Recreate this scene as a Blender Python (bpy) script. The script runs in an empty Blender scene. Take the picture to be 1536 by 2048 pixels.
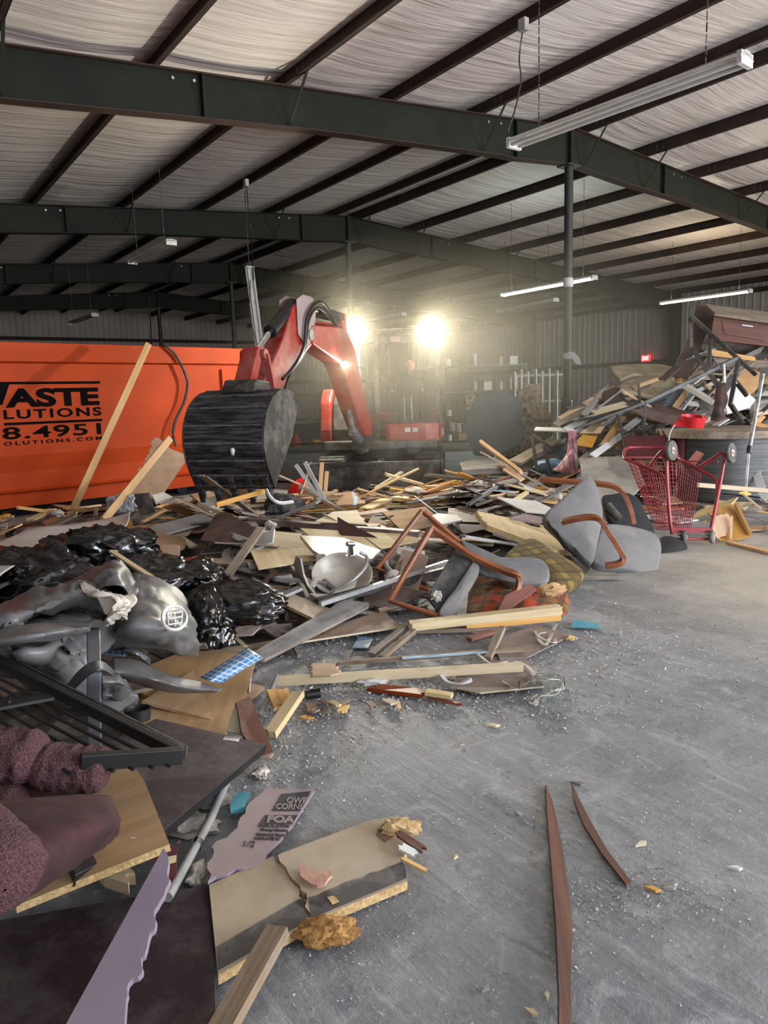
import bpy, bmesh, math, random
import numpy as np
from mathutils import Vector, Matrix, noise
R = math.radians
scene = bpy.context.scene
COL = scene.collection
# ------------------------------------------------------------------ camera
HC = 1.5; FPX = 1479.0; PITCH = R(8.8); ROLL = R(1.8)
_f = Vector((0, math.cos(PITCH), -math.sin(PITCH))); _u0 = Vector((0, math.sin(PITCH), math.cos(PITCH))); _r0 = Vector((1, 0, 0))
_rt = _r0*math.cos(ROLL) - _u0*math.sin(ROLL); _up = _u0*math.cos(ROLL) + _r0*math.sin(ROLL)
CAM = Vector((0, 0, HC))
cd = bpy.data.cameras.new('camera'); cam = bpy.data.objects.new('camera', cd); COL.objects.link(cam)
cd.sensor_fit = 'VERTICAL'; cd.sensor_height = 36; cd.sensor_width = 27; cd.lens = FPX/2048*36; cd.clip_end = 200; cd.clip_start = .05
cam.matrix_world = Matrix(((_rt.x, _up.x, -_f.x, 0), (_rt.y, _up.y, -_f.y, 0), (_rt.z, _up.z, -_f.z, HC), (0, 0, 0, 1)))
scene.camera = cam
# ------------------------------------------------------------------ exposure, sky, big lights
vs = scene.view_settings
vs.view_transform = 'Standard'; vs.look = 'None'; vs.gamma = 1; vs.use_curve_mapping = False; vs.exposure = 0.66
TH = R(35.36)
UU = Vector((-math.sin(TH), math.cos(TH), 0)); VV = Vector((math.cos(TH), math.sin(TH), 0))
def bw(u, v, z): return UU*u + VV*v + Vector((0, 0, z))
def lin(c): return tuple(((x/255/12.92) if x/255 <= .04045 else ((x/255+.055)/1.055)**2.4) for x in c)
w = bpy.data.worlds.new('world'); scene.world = w; w.use_nodes = True
wn = w.node_tree.nodes['Background']; wn.inputs[0].default_value = (*lin((222, 228, 240)), 1); wn.inputs[1].default_value = 1.35
def area(name, loc, tgt, sx, sy, power, col):
    l = bpy.data.lights.new(name, 'AREA'); l.shape = 'RECTANGLE'; l.size = sx; l.size_y = sy; l.energy = power; l.color = col
    o = bpy.data.objects.new(name, l); COL.objects.link(o); o.location = loc
    o.rotation_euler = (Vector(tgt)-Vector(loc)).to_track_quat('-Z', 'Y').to_euler(); return o
# added area lights tilted up to fill the ceiling, standing in for daylight from behind
area('door_daylight_fill', bw(-5.3, 8, 2.0), bw(6, 5, 6.5), 9, 3.6, 1250, lin((228, 232, 244)))
area('ceiling_glare_fill', bw(-2, 20, 2.0), bw(9, 9, 5.0), 6, 3.6, 900, lin((255, 240, 224)))  # added low to one side for doorway glare on the ceiling vinyl
# ------------------------------------------------------------------ pixel helpers (a point seen in the photo, at a height or a depth)
def ray(x, y): return (_f*FPX + _rt*(x-768) - _up*(y-1024)).normalized()
def Z(x, y, z=0.0):
    d = ray(x, y); return CAM + d*((z-HC)/d.z)
def D(x, y, Y):
    d = ray(x, y); return CAM + d*(Y/d.y)
def onpl(x, y, p, n):
    d = ray(x, y); return CAM + d*((Vector(p)-CAM).dot(n)/d.dot(n))
# ------------------------------------------------------------------ materials
def mat(name, col, rough=.6, col2=None, kind='mottle', scale=6, metal=0, bump=0, spec=.5, det=6, var=0.0, stretch=None, emit=None, estr=0, coat=0, dust=0.0, p=(.35,.65)):
    m = bpy.data.materials.new(name); m.use_nodes = True; nt = m.node_tree; N = nt.nodes; L = nt.links; b = N['Principled BSDF']
    c1 = (*lin(col), 1); b.inputs['Roughness'].default_value = rough; b.inputs['Metallic'].default_value = metal
    b.inputs['Specular IOR Level'].default_value = spec; b.inputs['Coat Weight'].default_value = coat
    tc = N.new('ShaderNodeTexCoord'); mp = N.new('ShaderNodeMapping'); L.new(tc.outputs['Object'], mp.inputs[0])
    oi = N.new('ShaderNodeObjectInfo'); ad = N.new('ShaderNodeVectorMath'); ad.operation = 'MULTIPLY_ADD'
    L.new(oi.outputs['Random'], ad.inputs[0]); ad.inputs[1].default_value = (17, 9, 5); L.new(mp.outputs[0], ad.inputs[2])
    st = stretch or ((.06, 1, 1) if kind == 'wood' else (1, 1, 1)); mp.inputs['Scale'].default_value = st
    nz = N.new('ShaderNodeTexNoise'); nz.inputs['Scale'].default_value = scale*(3 if kind == 'wood' else 1); nz.inputs['Detail'].default_value = det; nz.inputs['Roughness'].default_value = .62
    L.new(ad.outputs[0], nz.inputs['Vector'])
    cr = N.new('ShaderNodeValToRGB'); L.new(nz.outputs[0], cr.inputs[0])
    c2 = (*lin(col2 or tuple(x*.72 for x in col)), 1)
    cr.color_ramp.elements[0].position = p[0]; cr.color_ramp.elements[0].color = c2
    cr.color_ramp.elements[1].position = p[1]; cr.color_ramp.elements[1].color = c1
    out = cr.outputs[0]
    if dust > 0:
        n2 = N.new('ShaderNodeTexNoise'); n2.inputs['Scale'].default_value = 2.3; n2.inputs['Detail'].default_value = 9; n2.inputs['Roughness'].default_value = .75; L.new(tc.outputs['Object'], n2.inputs['Vector'])
        r2 = N.new('ShaderNodeValToRGB'); L.new(n2.outputs[0], r2.inputs[0]); r2.color_ramp.elements[0].position = .45; r2.color_ramp.elements[1].position = .75; r2.color_ramp.elements[1].color = (dust, dust, dust, 1)
        mx = N.new('ShaderNodeMixRGB'); L.new(r2.outputs[0], mx.inputs[0]); L.new(out, mx.inputs[1]); mx.inputs[2].default_value = (*lin((176, 170, 158)), 1); out = mx.outputs[0]
    if var > 0:
        hs = N.new('ShaderNodeHueSaturation'); L.new(out, hs.inputs['Color'])
        mr = N.new('ShaderNodeMapRange'); L.new(oi.outputs['Random'], mr.inputs[0]); mr.inputs[3].default_value = 1-var; mr.inputs[4].default_value = 1+var*.7; L.new(mr.outputs[0], hs.inputs['Value'])
        m2 = N.new('ShaderNodeMath'); m2.operation = 'MULTIPLY'; m2.inputs[1].default_value = 7.31; m3 = N.new('ShaderNodeMath'); m3.operation = 'FRACT'; L.new(oi.outputs['Random'], m2.inputs[0]); L.new(m2.outputs[0], m3.inputs[0])
        m4 = N.new('ShaderNodeMapRange'); L.new(m3.outputs[0], m4.inputs[0]); m4.inputs[3].default_value = .7; m4.inputs[4].default_value = 1.2; L.new(m4.outputs[0], hs.inputs['Saturation'])
        out = hs.outputs[0]
    L.new(out, b.inputs['Base Color'])
    if bump:
        bp = N.new('ShaderNodeBump'); bp.inputs['Strength'].default_value = bump; bp.inputs['Distance'].default_value = .02; L.new(nz.outputs[0], bp.inputs['Height']); L.new(bp.outputs[0], b.inputs['Normal'])
    if emit: b.inputs['Emission Color'].default_value = (*lin(emit), 1); b.inputs['Emission Strength'].default_value = estr
    m['nz'] = 1
    return m
def xnode(m): return m.node_tree.nodes, m.node_tree.links, m.node_tree.nodes['Principled BSDF']
M = {}
M['frame'] = mat('green_steel', (32, 36, 27), .7, (26, 29, 23), scale=1.5, bump=.05, spec=.2)
M['purlin'] = mat('primer_steel', (62, 48, 41), .7, (48, 38, 33), scale=2, spec=.25)
M['post'] = mat('post_paint', (46, 50, 42), .55, (36, 40, 34), scale=5)
M['white'] = mat('white_enamel', (206, 204, 200), .45, (175, 172, 168), scale=4)
M['steel'] = mat('bright_steel', (180, 182, 184), .35, (130, 132, 134), metal=.7, scale=9)
M['chrome'] = mat('chrome', (235, 235, 235), .15, (200, 200, 200), metal=1)
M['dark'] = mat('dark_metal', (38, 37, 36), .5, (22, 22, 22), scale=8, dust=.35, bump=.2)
M['black'] = mat('black_paint', (26, 26, 27), .45, (16, 16, 16), scale=8)
M['rubber'] = mat('rubber', (46, 45, 43), .8, (30, 29, 28), scale=20, dust=.5, bump=.3)
M['orange'] = mat('orange_paint', (178, 64, 12), .6, (160, 55, 10), scale=1.2, bump=.03, spec=.2)
M['letter'] = mat('black_lettering', (14, 12, 12), .8, spec=.05)
M['exred'] = mat('machine_red', (156, 30, 18), .42, (134, 25, 16), scale=2, dust=.35)
M['exdark'] = mat('machine_black', (44, 43, 40), .55, (28, 27, 25), scale=4, dust=.5, bump=.2)
M['worn'] = mat('worn_steel_edge', (138, 136, 134), .4, (70, 70, 70), metal=.4, scale=12)
M['bucket'] = mat('worn_bucket_steel', (104, 104, 108), .4, (26, 26, 30), scale=7, metal=.3, bump=.3, stretch=(.5, .5, 5), p=(.42, .8), det=9)
M['wall'] = mat('wall_panel', (164, 157, 150), .5, (146, 140, 134), scale=.8)
M['pine'] = mat('fresh_pine', (222, 182, 122), .65, (196, 148, 90), 'wood', 7, var=.14, bump=.15)
M['pale'] = mat('pale_plywood', (214, 196, 158), .7, (188, 166, 124), 'wood', 5, var=.12, bump=.15, dust=.3)
M['ply'] = mat('golden_plywood', (176, 136, 78), .6, (150, 112, 60), 'wood', 4, var=.06, bump=.08, dust=.25)
M['oldwood'] = mat('weathered_wood', (146, 128, 108), .75, (98, 84, 70), 'wood', 8, var=.18, bump=.3, dust=.5)
M['greywood'] = mat('grey_board', (128, 124, 118), .75, (86, 84, 80), 'wood', 5, var=.18, bump=.25, dust=.5)
M['brown'] = mat('brown_veneer', (88, 58, 45), .55, (60, 39, 31), 'wood', 5, var=.25, bump=.06, dust=.3)
M['mahog'] = mat('dark_mahogany_veneer', (62, 36, 30), .5, (46, 27, 23), 'wood', 3, spec=.3)
M['cherry'] = mat('cherry_cabinet_wood', (112, 56, 34), .45, (74, 36, 24), 'wood', 5, bump=.05)
M['walnut'] = mat('dark_walnut_strip', (96, 64, 48), .6, (64, 42, 32), 'wood', 6, bump=.2)
M['redwood'] = mat('reddish_veneer', (150, 76, 48), .45, (112, 52, 34), 'wood', 6, var=.1, bump=.06)
M['purple'] = mat('dark_maroon_laminate', (52, 37, 42), .7, (38, 27, 31), scale=2.5, dust=.2, bump=.04, spec=.18)
M['tanboard'] = mat('hardboard', (160, 126, 94), .7, (134, 102, 74), scale=3, var=.14, dust=.35)
M['partboard'] = mat('chipboard', (176, 160, 134), .7, (150, 134, 110), scale=4, dust=.55, bump=.1)
M['edge'] = mat('raw_chipboard_edge', (206, 178, 128), .85, (170, 138, 88), scale=60, bump=.5)
M['whiteb'] = mat('white_laminate', (214, 214, 208), .5, (186, 186, 180), scale=2, var=.08, dust=.3)
M['greyb'] = mat('grey_laminate', (150, 148, 146), .55, (120, 118, 118), scale=3, var=.15, dust=.45)
M['darkb'] = mat('dark_board', (62, 56, 54), .6, (42, 38, 37), scale=3, var=.2, dust=.5)
M['blue'] = mat('pale_blue_foam', (150, 186, 206), .6, (122, 160, 184), scale=4, var=.1)
M['cyan'] = mat('cyan_foam', (88, 150, 160), .6, (84, 160, 176), scale=6)
M['lav'] = mat('lavender_foam', (134, 122, 132), .7, (122, 110, 121), scale=3, dust=.1)
M['lavface'] = mat('lavender_foam_facing', (156, 138, 136), .7, (138, 122, 120), scale=3, dust=.2)
M['card'] = mat('cardboard', (186, 146, 98), .8, (164, 124, 80), scale=3, var=.1)
M['yellow'] = mat('yellow_scrap', (214, 172, 60), .7, (180, 138, 40), scale=6, var=.1)
M['insul'] = mat('fluffy_plaster', (204, 198, 186), .9, (150, 142, 130), scale=14, bump=.8)
M['rubble'] = mat('crumbled_debris', (112, 102, 90), .9, (46, 40, 36), scale=9, det=12, bump=1.0)
M['crumb'] = mat('plaster_crumbs', (196, 190, 180), .9, (132, 124, 112), scale=30, var=.3)
M['bag'] = mat('black_bin_liner', (9, 9, 10), .14, (6, 6, 7), scale=14, bump=.12, spec=.7)
M['tarp'] = mat('grey_vinyl', (92, 92, 92), .42, (78, 78, 79), scale=2.5, dust=.3, bump=.06)
M['tarp_pale'] = mat('pale_vinyl', (196, 190, 178), .5, (168, 162, 150), scale=4)
M['strap'] = mat('grey_webbing', (88, 90, 92), .5, (74, 76, 78), scale=10)
M['knit'] = mat('maroon_chenille', (98, 62, 64), .9, (58, 34, 38), scale=150, bump=.8, det=2, p=(.35,.65))
M['velvet'] = mat('maroon_velour', (70, 38, 37), .9, (48, 25, 27), scale=5, bump=.2, stretch=(1, 4, 1))
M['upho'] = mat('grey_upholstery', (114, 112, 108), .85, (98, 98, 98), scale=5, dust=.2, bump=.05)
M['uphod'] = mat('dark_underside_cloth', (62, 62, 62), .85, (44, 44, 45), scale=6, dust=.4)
M['arm'] = mat('bentwood', (142, 84, 50), .45, (112, 62, 38), 'wood', 6, bump=.05)
M['blackf'] = mat('black_fabric', (30, 31, 33), .8, (20, 20, 22), scale=8)
M['cartred'] = mat('red_enamel', (150, 34, 48), .38, (126, 26, 38), scale=6, dust=.15)
M['ceram'] = mat('white_ceramic', (182, 175, 160), .3, (160, 152, 138), scale=3, dust=.25)
M['wrap'] = mat('dark_stretch_wrap', (72, 74, 72), .35, (50, 52, 51), scale=3, stretch=(.5, .5, 14), bump=.5)
M['redcloth'] = mat('dark_red_sheet', (96, 42, 42), .7, (72, 30, 32), scale=4)
M['teal'] = mat('slate_blue_paint', (70, 84, 90), .65, (60, 72, 78), scale=3, dust=.15)
M['bark'] = mat('ragged_core', (150, 136, 116), .9, (70, 60, 50), scale=14, bump=1.0)
M['mattress'] = mat('stained_ticking', (170, 160, 132), .85, (128, 114, 84), scale=3, dust=.2, bump=.1)
M['redplastic'] = mat('red_plastic', (196, 28, 36), .35, (170, 20, 30))
M['fur'] = mat('brown_fur_cloth', (72, 48, 42), .9, (34, 22, 22), scale=6, bump=.5)
M['bluejean'] = mat('blue_plastic', (96, 130, 156), .5, (70, 104, 134), scale=6)
M['skin'] = mat('skin', (196, 146, 120), .6, (180, 128, 104))
M['shirt'] = mat('dark_shirt', (56, 58, 60), .85, (40, 42, 44), scale=6)
M['hair'] = mat('dark_hair', (40, 30, 24), .8)
M['tread'] = M['rubber']
M['zinc'] = mat('galvanised', (170, 170, 166), .45, (140, 140, 138), metal=.4, scale=5)
M['osb'] = mat('particle_core', (198, 152, 88), .9, (140, 98, 50), scale=45, bump=1.0)
def emis(name, col, s):
    m = bpy.data.materials.new(name); m.use_nodes = True; b = m.node_tree.nodes['Principled BSDF']
    b.inputs['Base Color'].default_value = (*lin(col), 1); b.inputs['Emission Color'].default_value = (*lin(col), 1); b.inputs['Emission Strength'].default_value = s
    return m
M['tube_off'] = mat('unlit_tube', (190, 190, 188), .2, (180, 180, 178))
M['tube_cool'] = emis('lit_tube_cool', (226, 255, 240), 14)
M['tube_warm'] = emis('lit_tube_warm', (255, 236, 196), 12)
M['headlamp'] = emis('lit_work_lamp', (255, 240, 200), 60)
M['exit'] = emis('lit_exit_face', (235, 30, 40), 1.6)
M['exitletter'] = emis('lit_exit_letters', (255, 190, 190), 2.5)
m = bpy.data.materials.new('window_glass'); m.use_nodes = True; b = m.node_tree.nodes['Principled BSDF']; b.inputs['Transmission Weight'].default_value = 1; b.inputs['Roughness'].default_value = .05; b.inputs['IOR'].default_value = 1.1; b.inputs['Base Color'].default_value = (.8, .85, .85, 1); M['glass'] = m
# plaid & stripes
def plaid(name, base, a, b_, sc, rot=0.0):
    m = mat(name, base, .9, tuple(x*.8 for x in base), scale=30, bump=.3); N, L, bs = xnode(m)
    tc = N.new('ShaderNodeTexCoord'); mp = N.new('ShaderNodeMapping'); L.new(tc.outputs['Object'], mp.inputs[0]); mp.inputs['Rotation'].default_value = (0, 0, rot)
    cur = bs.inputs['Base Color'].links[0].from_socket
    for (d, s, col, th) in ((0, sc, a, .62), (1, sc*.9, a, .62), (0, sc*2.3, b_, .72), (1, sc*2.1, b_, .72)):
        wv = N.new('ShaderNodeTexWave'); wv.bands_direction = 'XY'[d]; wv.inputs['Scale'].default_value = s; wv.inputs['Distortion'].default_value = .4; L.new(mp.outputs[0], wv.inputs[0])
        r = N.new('ShaderNodeValToRGB'); L.new(wv.outputs[1], r.inputs[0]); r.color_ramp.elements[0].position = th; r.color_ramp.elements[1].position = th+.08; r.color_ramp.elements[1].color = (.75, .75, .75, 1)
        x = N.new('ShaderNodeMixRGB'); L.new(r.outputs[0], x.inputs[0]); L.new(cur, x.inputs[1]); x.inputs[2].default_value = (*lin(col), 1); cur = x.outputs[0]
    L.new(cur, bs.inputs['Base Color']); return m
M['plaid'] = plaid('orange_plaid', (128, 92, 44), (166, 62, 32), (76, 58, 36), 1.1, .25)
M['stripe'] = plaid('olive_stripe', (134, 112, 50), (84, 66, 34), (66, 54, 30), 1.5, .25)
M['plaidw'] = plaid('pink_checked', (214, 196, 190), (186, 140, 142), (140, 84, 92), 1.8, 0)
M['bluefloral'] = plaid('navy_print', (60, 70, 96), (190, 192, 200), (210, 210, 214), 9, .6)
def tilemat():
    m = mat('pool_mosaic', (54, 124, 178), .4, (40, 104, 160), scale=4); N, L, bs = xnode(m)
    tc = N.new('ShaderNodeTexCoord'); br = N.new('ShaderNodeTexBrick'); L.new(tc.outputs['UV'], br.inputs[0]); br.offset = 0; br.inputs['Scale'].default_value = 1
    br.inputs['Color1'].default_value = (*lin((34, 96, 150)), 1); br.inputs['Color2'].default_value = (*lin((58, 120, 172)), 1); br.inputs['Mortar'].default_value = (*lin((168, 178, 182)), 1)
    br.inputs['Mortar Size'].default_value = .12; br.inputs['Brick Width'].default_value = 1; br.inputs['Row Height'].default_value = 1; br.inputs['Mortar Smooth'].default_value = .15
    L.new(br.outputs[0], bs.inputs['Base Color']); return m
M['mosaic'] = tilemat()
# floor: trowelled concrete with plaster dust, drag streaks and scuffs
def floormat():
    m = mat('concrete', (140, 143, 143), .55, (112, 115, 118), scale=.8, det=10); N, L, bs = xnode(m)
    tc = N.new('ShaderNodeTexCoord'); cur = bs.inputs['Base Color'].links[0].from_socket
    hgt = None
    for (sc, st, rot, lo, hi, amt, col) in ((2.2, (1, .12, 1), .5, .5, .72, .5, (168, 168, 166)), (3.0, (1, .12, 1), -.55, .54, .72, .4, (184, 184, 184)), (1.1, (1, 1, 1), 0, .52, .68, .5, (158, 158, 158)), (34, (1, 1, 1), 0, .6, .7, .6, (200, 196, 190)), (1.7, (1, 1, 1), 2, .5, .75, .6, (78, 80, 86)), (9, (1, .2, 1), 1.1, .58, .72, .5, (72, 72, 78)), (9, (1, .14, 1), .8, .57, .7, .4, (190, 190, 188)), (8, (.16, 1, 1), .35, .58, .72, .35, (188, 188, 190)), (5, (1, 1, 1), 0, .55, .66, .45, (176, 176, 178)), (70, (1, 1, 1), 0, .66, .7, .7, (60, 58, 58))):
        mp = N.new('ShaderNodeMapping'); L.new(tc.outputs['Object'], mp.inputs[0]); mp.inputs['Scale'].default_value = st; mp.inputs['Rotation'].default_value = (0, 0, rot); mp.inputs['Location'].default_value = (sc*3, rot*7, 0)
        nz = N.new('ShaderNodeTexNoise'); nz.inputs['Scale'].default_value = sc; nz.inputs['Detail'].default_value = 8; nz.inputs['Roughness'].default_value = .68; nz.inputs['Distortion'].default_value = 1.4; L.new(mp.outputs[0], nz.inputs['Vector'])
        r = N.new('ShaderNodeValToRGB'); L.new(nz.outputs[0], r.inputs[0]); r.color_ramp.elements[0].position = lo; r.color_ramp.elements[1].position = hi; r.color_ramp.elements[1].color = (amt, amt, amt, 1)
        x = N.new('ShaderNodeMixRGB'); L.new(r.outputs[0], x.inputs[0]); L.new(cur, x.inputs[1]); x.inputs[2].default_value = (*lin(col), 1); cur = x.outputs[0]
        if sc in (3.0, 34, 9, 5):
            if hgt is None: hgt = nz.outputs[0]
            else:
                a = N.new('ShaderNodeMath'); a.operation = 'ADD'; L.new(hgt, a.inputs[0]); L.new(nz.outputs[0], a.inputs[1]); hgt = a.outputs[0]
    # pale dust at the right with warm lamp light painted in, ragged edge
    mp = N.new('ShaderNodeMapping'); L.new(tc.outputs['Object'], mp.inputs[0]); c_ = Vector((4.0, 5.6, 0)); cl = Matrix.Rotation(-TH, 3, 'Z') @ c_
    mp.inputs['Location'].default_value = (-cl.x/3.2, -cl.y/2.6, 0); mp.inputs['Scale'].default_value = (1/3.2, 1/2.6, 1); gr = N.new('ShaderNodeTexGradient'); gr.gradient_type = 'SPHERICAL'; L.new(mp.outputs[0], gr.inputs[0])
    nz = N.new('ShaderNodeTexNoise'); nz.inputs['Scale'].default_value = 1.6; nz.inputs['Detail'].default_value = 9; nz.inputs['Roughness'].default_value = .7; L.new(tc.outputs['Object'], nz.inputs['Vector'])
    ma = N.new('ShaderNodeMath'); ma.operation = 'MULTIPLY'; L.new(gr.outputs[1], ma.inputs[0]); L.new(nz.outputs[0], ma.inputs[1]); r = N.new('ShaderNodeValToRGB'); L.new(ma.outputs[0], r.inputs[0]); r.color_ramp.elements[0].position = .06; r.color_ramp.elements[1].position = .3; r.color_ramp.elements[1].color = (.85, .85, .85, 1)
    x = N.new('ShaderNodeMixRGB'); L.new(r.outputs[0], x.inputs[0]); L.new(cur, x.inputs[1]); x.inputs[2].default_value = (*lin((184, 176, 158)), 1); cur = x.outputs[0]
    L.new(cur, bs.inputs['Base Color'])
    bp = N.new('ShaderNodeBump'); bp.inputs['Strength'].default_value = .6; bp.inputs['Distance'].default_value = .012; L.new(hgt, bp.inputs['Height']); L.new(bp.outputs[0], bs.inputs['Normal'])
    return m
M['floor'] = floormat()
def ceilmat():      # vinyl-faced roof insulation with swagged wrinkles running across the bays
    m = mat('insulation_facing', (220, 213, 207), .3, (210, 202, 196), scale=.5); N, L, bs = xnode(m)
    tc = N.new('ShaderNodeTexCoord'); hgt = None
    for sc, st, w8 in ((1.0, (.35, 3.2, 1), 1.0), (1.0, (.7, 8, 1), .5), (1.0, (1.6, 24, 1), .16)):
        mp = N.new('ShaderNodeMapping'); L.new(tc.outputs['Object'], mp.inputs[0]); mp.inputs['Scale'].default_value = st; mp.inputs['Rotation'].default_value = (0, 0, 0.06)
        nz = N.new('ShaderNodeTexNoise'); nz.inputs['Scale'].default_value = sc; nz.inputs['Detail'].default_value = 3; nz.inputs['Distortion'].default_value = .35; L.new(mp.outputs[0], nz.inputs['Vector'])
        a = N.new('ShaderNodeMath'); a.operation = 'MULTIPLY_ADD'; L.new(nz.outputs[0], a.inputs[0]); a.inputs[1].default_value = w8
        if hgt is None: a.inputs[2].default_value = 0
        else: L.new(hgt, a.inputs[2])
        hgt = a.outputs[0]
    bp = N.new('ShaderNodeBump'); bp.inputs['Strength'].default_value = .42; bp.inputs['Distance'].default_value = .09; L.new(hgt, bp.inputs['Height']); L.new(bp.outputs[0], bs.inputs['Normal'])
    return m
M['ceil'] = ceilmat()
# ------------------------------------------------------------------ mesh builder
class MB:
    def __init__(s): s.v = []; s.f = []; s.smooth = False
    def add(s, vs_, fs):
        k = len(s.v); s.v += [tuple(p) for p in vs_]; s.f += [tuple(i+k for i in q) for q in fs]; return s
    def box(s, c, size, X=(1, 0, 0), Y=(0, 1, 0), Zv=(0, 0, 1)):
        c = Vector(c); X = Vector(X)*size[0]/2; Y = Vector(Y)*size[1]/2; W = Vector(Zv)*size[2]/2
        vs_ = [c+X*a+Y*b+W*d for a in (-1, 1) for b in (-1, 1) for d in (-1, 1)]
        return s.add(vs_, [(0, 1, 3, 2), (4, 6, 7, 5), (0, 4, 5, 1), (2, 3, 7, 6), (0, 2, 6, 4), (1, 5, 7, 3)])
    def beam(s, a, b, w_, h, up=(0, 0, 1)):
        a = Vector(a); b = Vector(b); d = (b-a); L_ = d.length; d.normalize(); up = Vector(up); sd = d.cross(up)
        if sd.length < 1e-3: sd = d.cross(Vector((1, 0, 0)))
        sd.normalize(); u2 = sd.cross(d); return s.box((a+b)/2, (L_, w_, h), d, sd, u2)
    def prism(s, pts, vec):
        n = len(pts); vec = Vector(vec); a = [Vector(p) for p in pts]; b = [p+vec for p in a]
        return s.add(a+b, [tuple(range(n))[::-1], tuple(range(n, 2*n))]+[(i, (i+1) % n, n+(i+1) % n, n+i) for i in range(n)])
    def cyl(s, a, b, r0, r1=None, n=14):
        r1 = r0 if r1 is None else r1; a = Vector(a); b = Vector(b); d = (b-a).normalized(); x = d.orthogonal().normalized(); y = d.cross(x)
        vs_ = [a+(x*math.cos(2*math.pi*i/n)+y*math.sin(2*math.pi*i/n))*r0 for i in range(n)]+[b+(x*math.cos(2*math.pi*i/n)+y*math.sin(2*math.pi*i/n))*r1 for i in range(n)]
        s.smooth = True
        return s.add(vs_, [tuple(range(n))[::-1], tuple(range(n, 2*n))]+[(i, (i+1) % n, n+(i+1) % n, n+i) for i in range(n)])
    def tube(s, pts, r, n=8, closed=False, rect=None, up=(0, 0, 1)):
        pts = [Vector(p) for p in pts]; k = len(pts); rings = []; up = Vector(up)
        for i, p in enumerate(pts):
            a = pts[(i-1) % k] if (i or closed) else p; b = pts[(i+1) % k] if (i < k-1 or closed) else p
            d = (b-a).normalized(); x = d.cross(up)
            if x.length < .05: x = d.cross(Vector((0, 1, 0)))
            x.normalize(); y = x.cross(d)
            rr = r[i] if isinstance(r, (list, tuple)) else r
            if rect: ring = [p+x*sx*rect[0]/2+y*sy*rect[1]/2 for sx, sy in ((-1, -1), (1, -1), (1, 1), (-1, 1))]
            else: ring = [p+(x*math.cos(2*math.pi*j/n)+y*math.sin(2*math.pi*j/n))*rr for j in range(n)]
            rings.append(ring)
        m_ = len(rings[0]); fs = []
        for i in range(k if closed else k-1):
            for j in range(m_): fs.append((i*m_+j, i*m_+(j+1) % m_, ((i+1) % k)*m_+(j+1) % m_, ((i+1) % k)*m_+j))
        if not closed: fs += [tuple(range(m_))[::-1], tuple(range((k-1)*m_, k*m_))]
        if not rect: s.smooth = True
        return s.add([q for g in rings for q in g], fs)
    def lathe(s, base, axis, prof, n=24, arc=None):
        base = Vector(base); axis = Vector(axis).normalized(); x = axis.orthogonal().normalized(); y = axis.cross(x); k = len(prof); vs_ = []
        for i in range(n):
            a = 2*math.pi*i/n
            for r, h in prof: vs_.append(base+axis*h+(x*math.cos(a)+y*math.sin(a))*r)
        fs = [(i*k+j, ((i+1) % n)*k+j, ((i+1) % n)*k+j+1, i*k+j+1) for i in range(n) for j in range(k-1)]
        s.smooth = True; return s.add(vs_, fs)
    def grid(s, rows, th=0):
        nr = len(rows); nc = len(rows[0]); return s.add([p for r_ in rows for p in r_], [(i*nc+j, i*nc+j+1, (i+1)*nc+j+1, (i+1)*nc+j) for i in range(nr-1) for j in range(nc-1)])
    def blob(s, c, r, sub=3, amp=.2, freq=2, seed=0, ax=((1, 0, 0), (0, 1, 0), (0, 0, 1)), ridge=False, flat=None):
        bm = bmesh.new(); bmesh.ops.create_icosphere(bm, subdivisions=sub, radius=1); c = Vector(c); A = [Vector(a) for a in ax]; vs_ = []
        for v in bm.verts:
            p = v.co.copy(); q = p*freq+Vector((seed*3.7, seed*1.3, seed))
            if ridge:
                wq = q+nvec(q*1.5)*.5; dsp = noise.noise(q*.8)*amp*1.2+((1-abs(noise.noise(wq*1.3)))**5)*amp*.55+((1-abs(noise.noise(wq*3.1+Vector((9, 0, 0)))))**7)*amp*.3-amp*.25
            else: dsp = noise.fractal(q, .8, 2.0, 4)*amp
            p *= 1+dsp
            if flat is not None and p.z < flat: p.z = flat
            vs_.append(c+A[0]*p.x*r[0]+A[1]*p.y*r[1]+A[2]*p.z*r[2])
        fs = [tuple(v.index for v in f.verts) for f in bm.faces]; bm.free(); s.smooth = True; return s.add(vs_, fs)
def finish(me, smooth, ang=40):
    me.validate(); bm = bmesh.new(); bm.from_mesh(me); bmesh.ops.recalc_face_normals(bm, faces=bm.faces); bm.to_mesh(me); bm.free()
    if smooth:
        for p in me.polygons: p.use_smooth = True
        me.set_sharp_from_angle(angle=R(ang))
def tagit(o, label=None, cat=None, group=None, kind=None):
    if label: o['label'] = label
    if cat: o['category'] = cat
    if group: o['group'] = group
    if kind: o['kind'] = kind
    return o
def wmx(o):
    m = o.matrix_basis.copy()
    while o.parent is not None: o = o.parent; m = o.matrix_basis @ m
    return m
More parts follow.
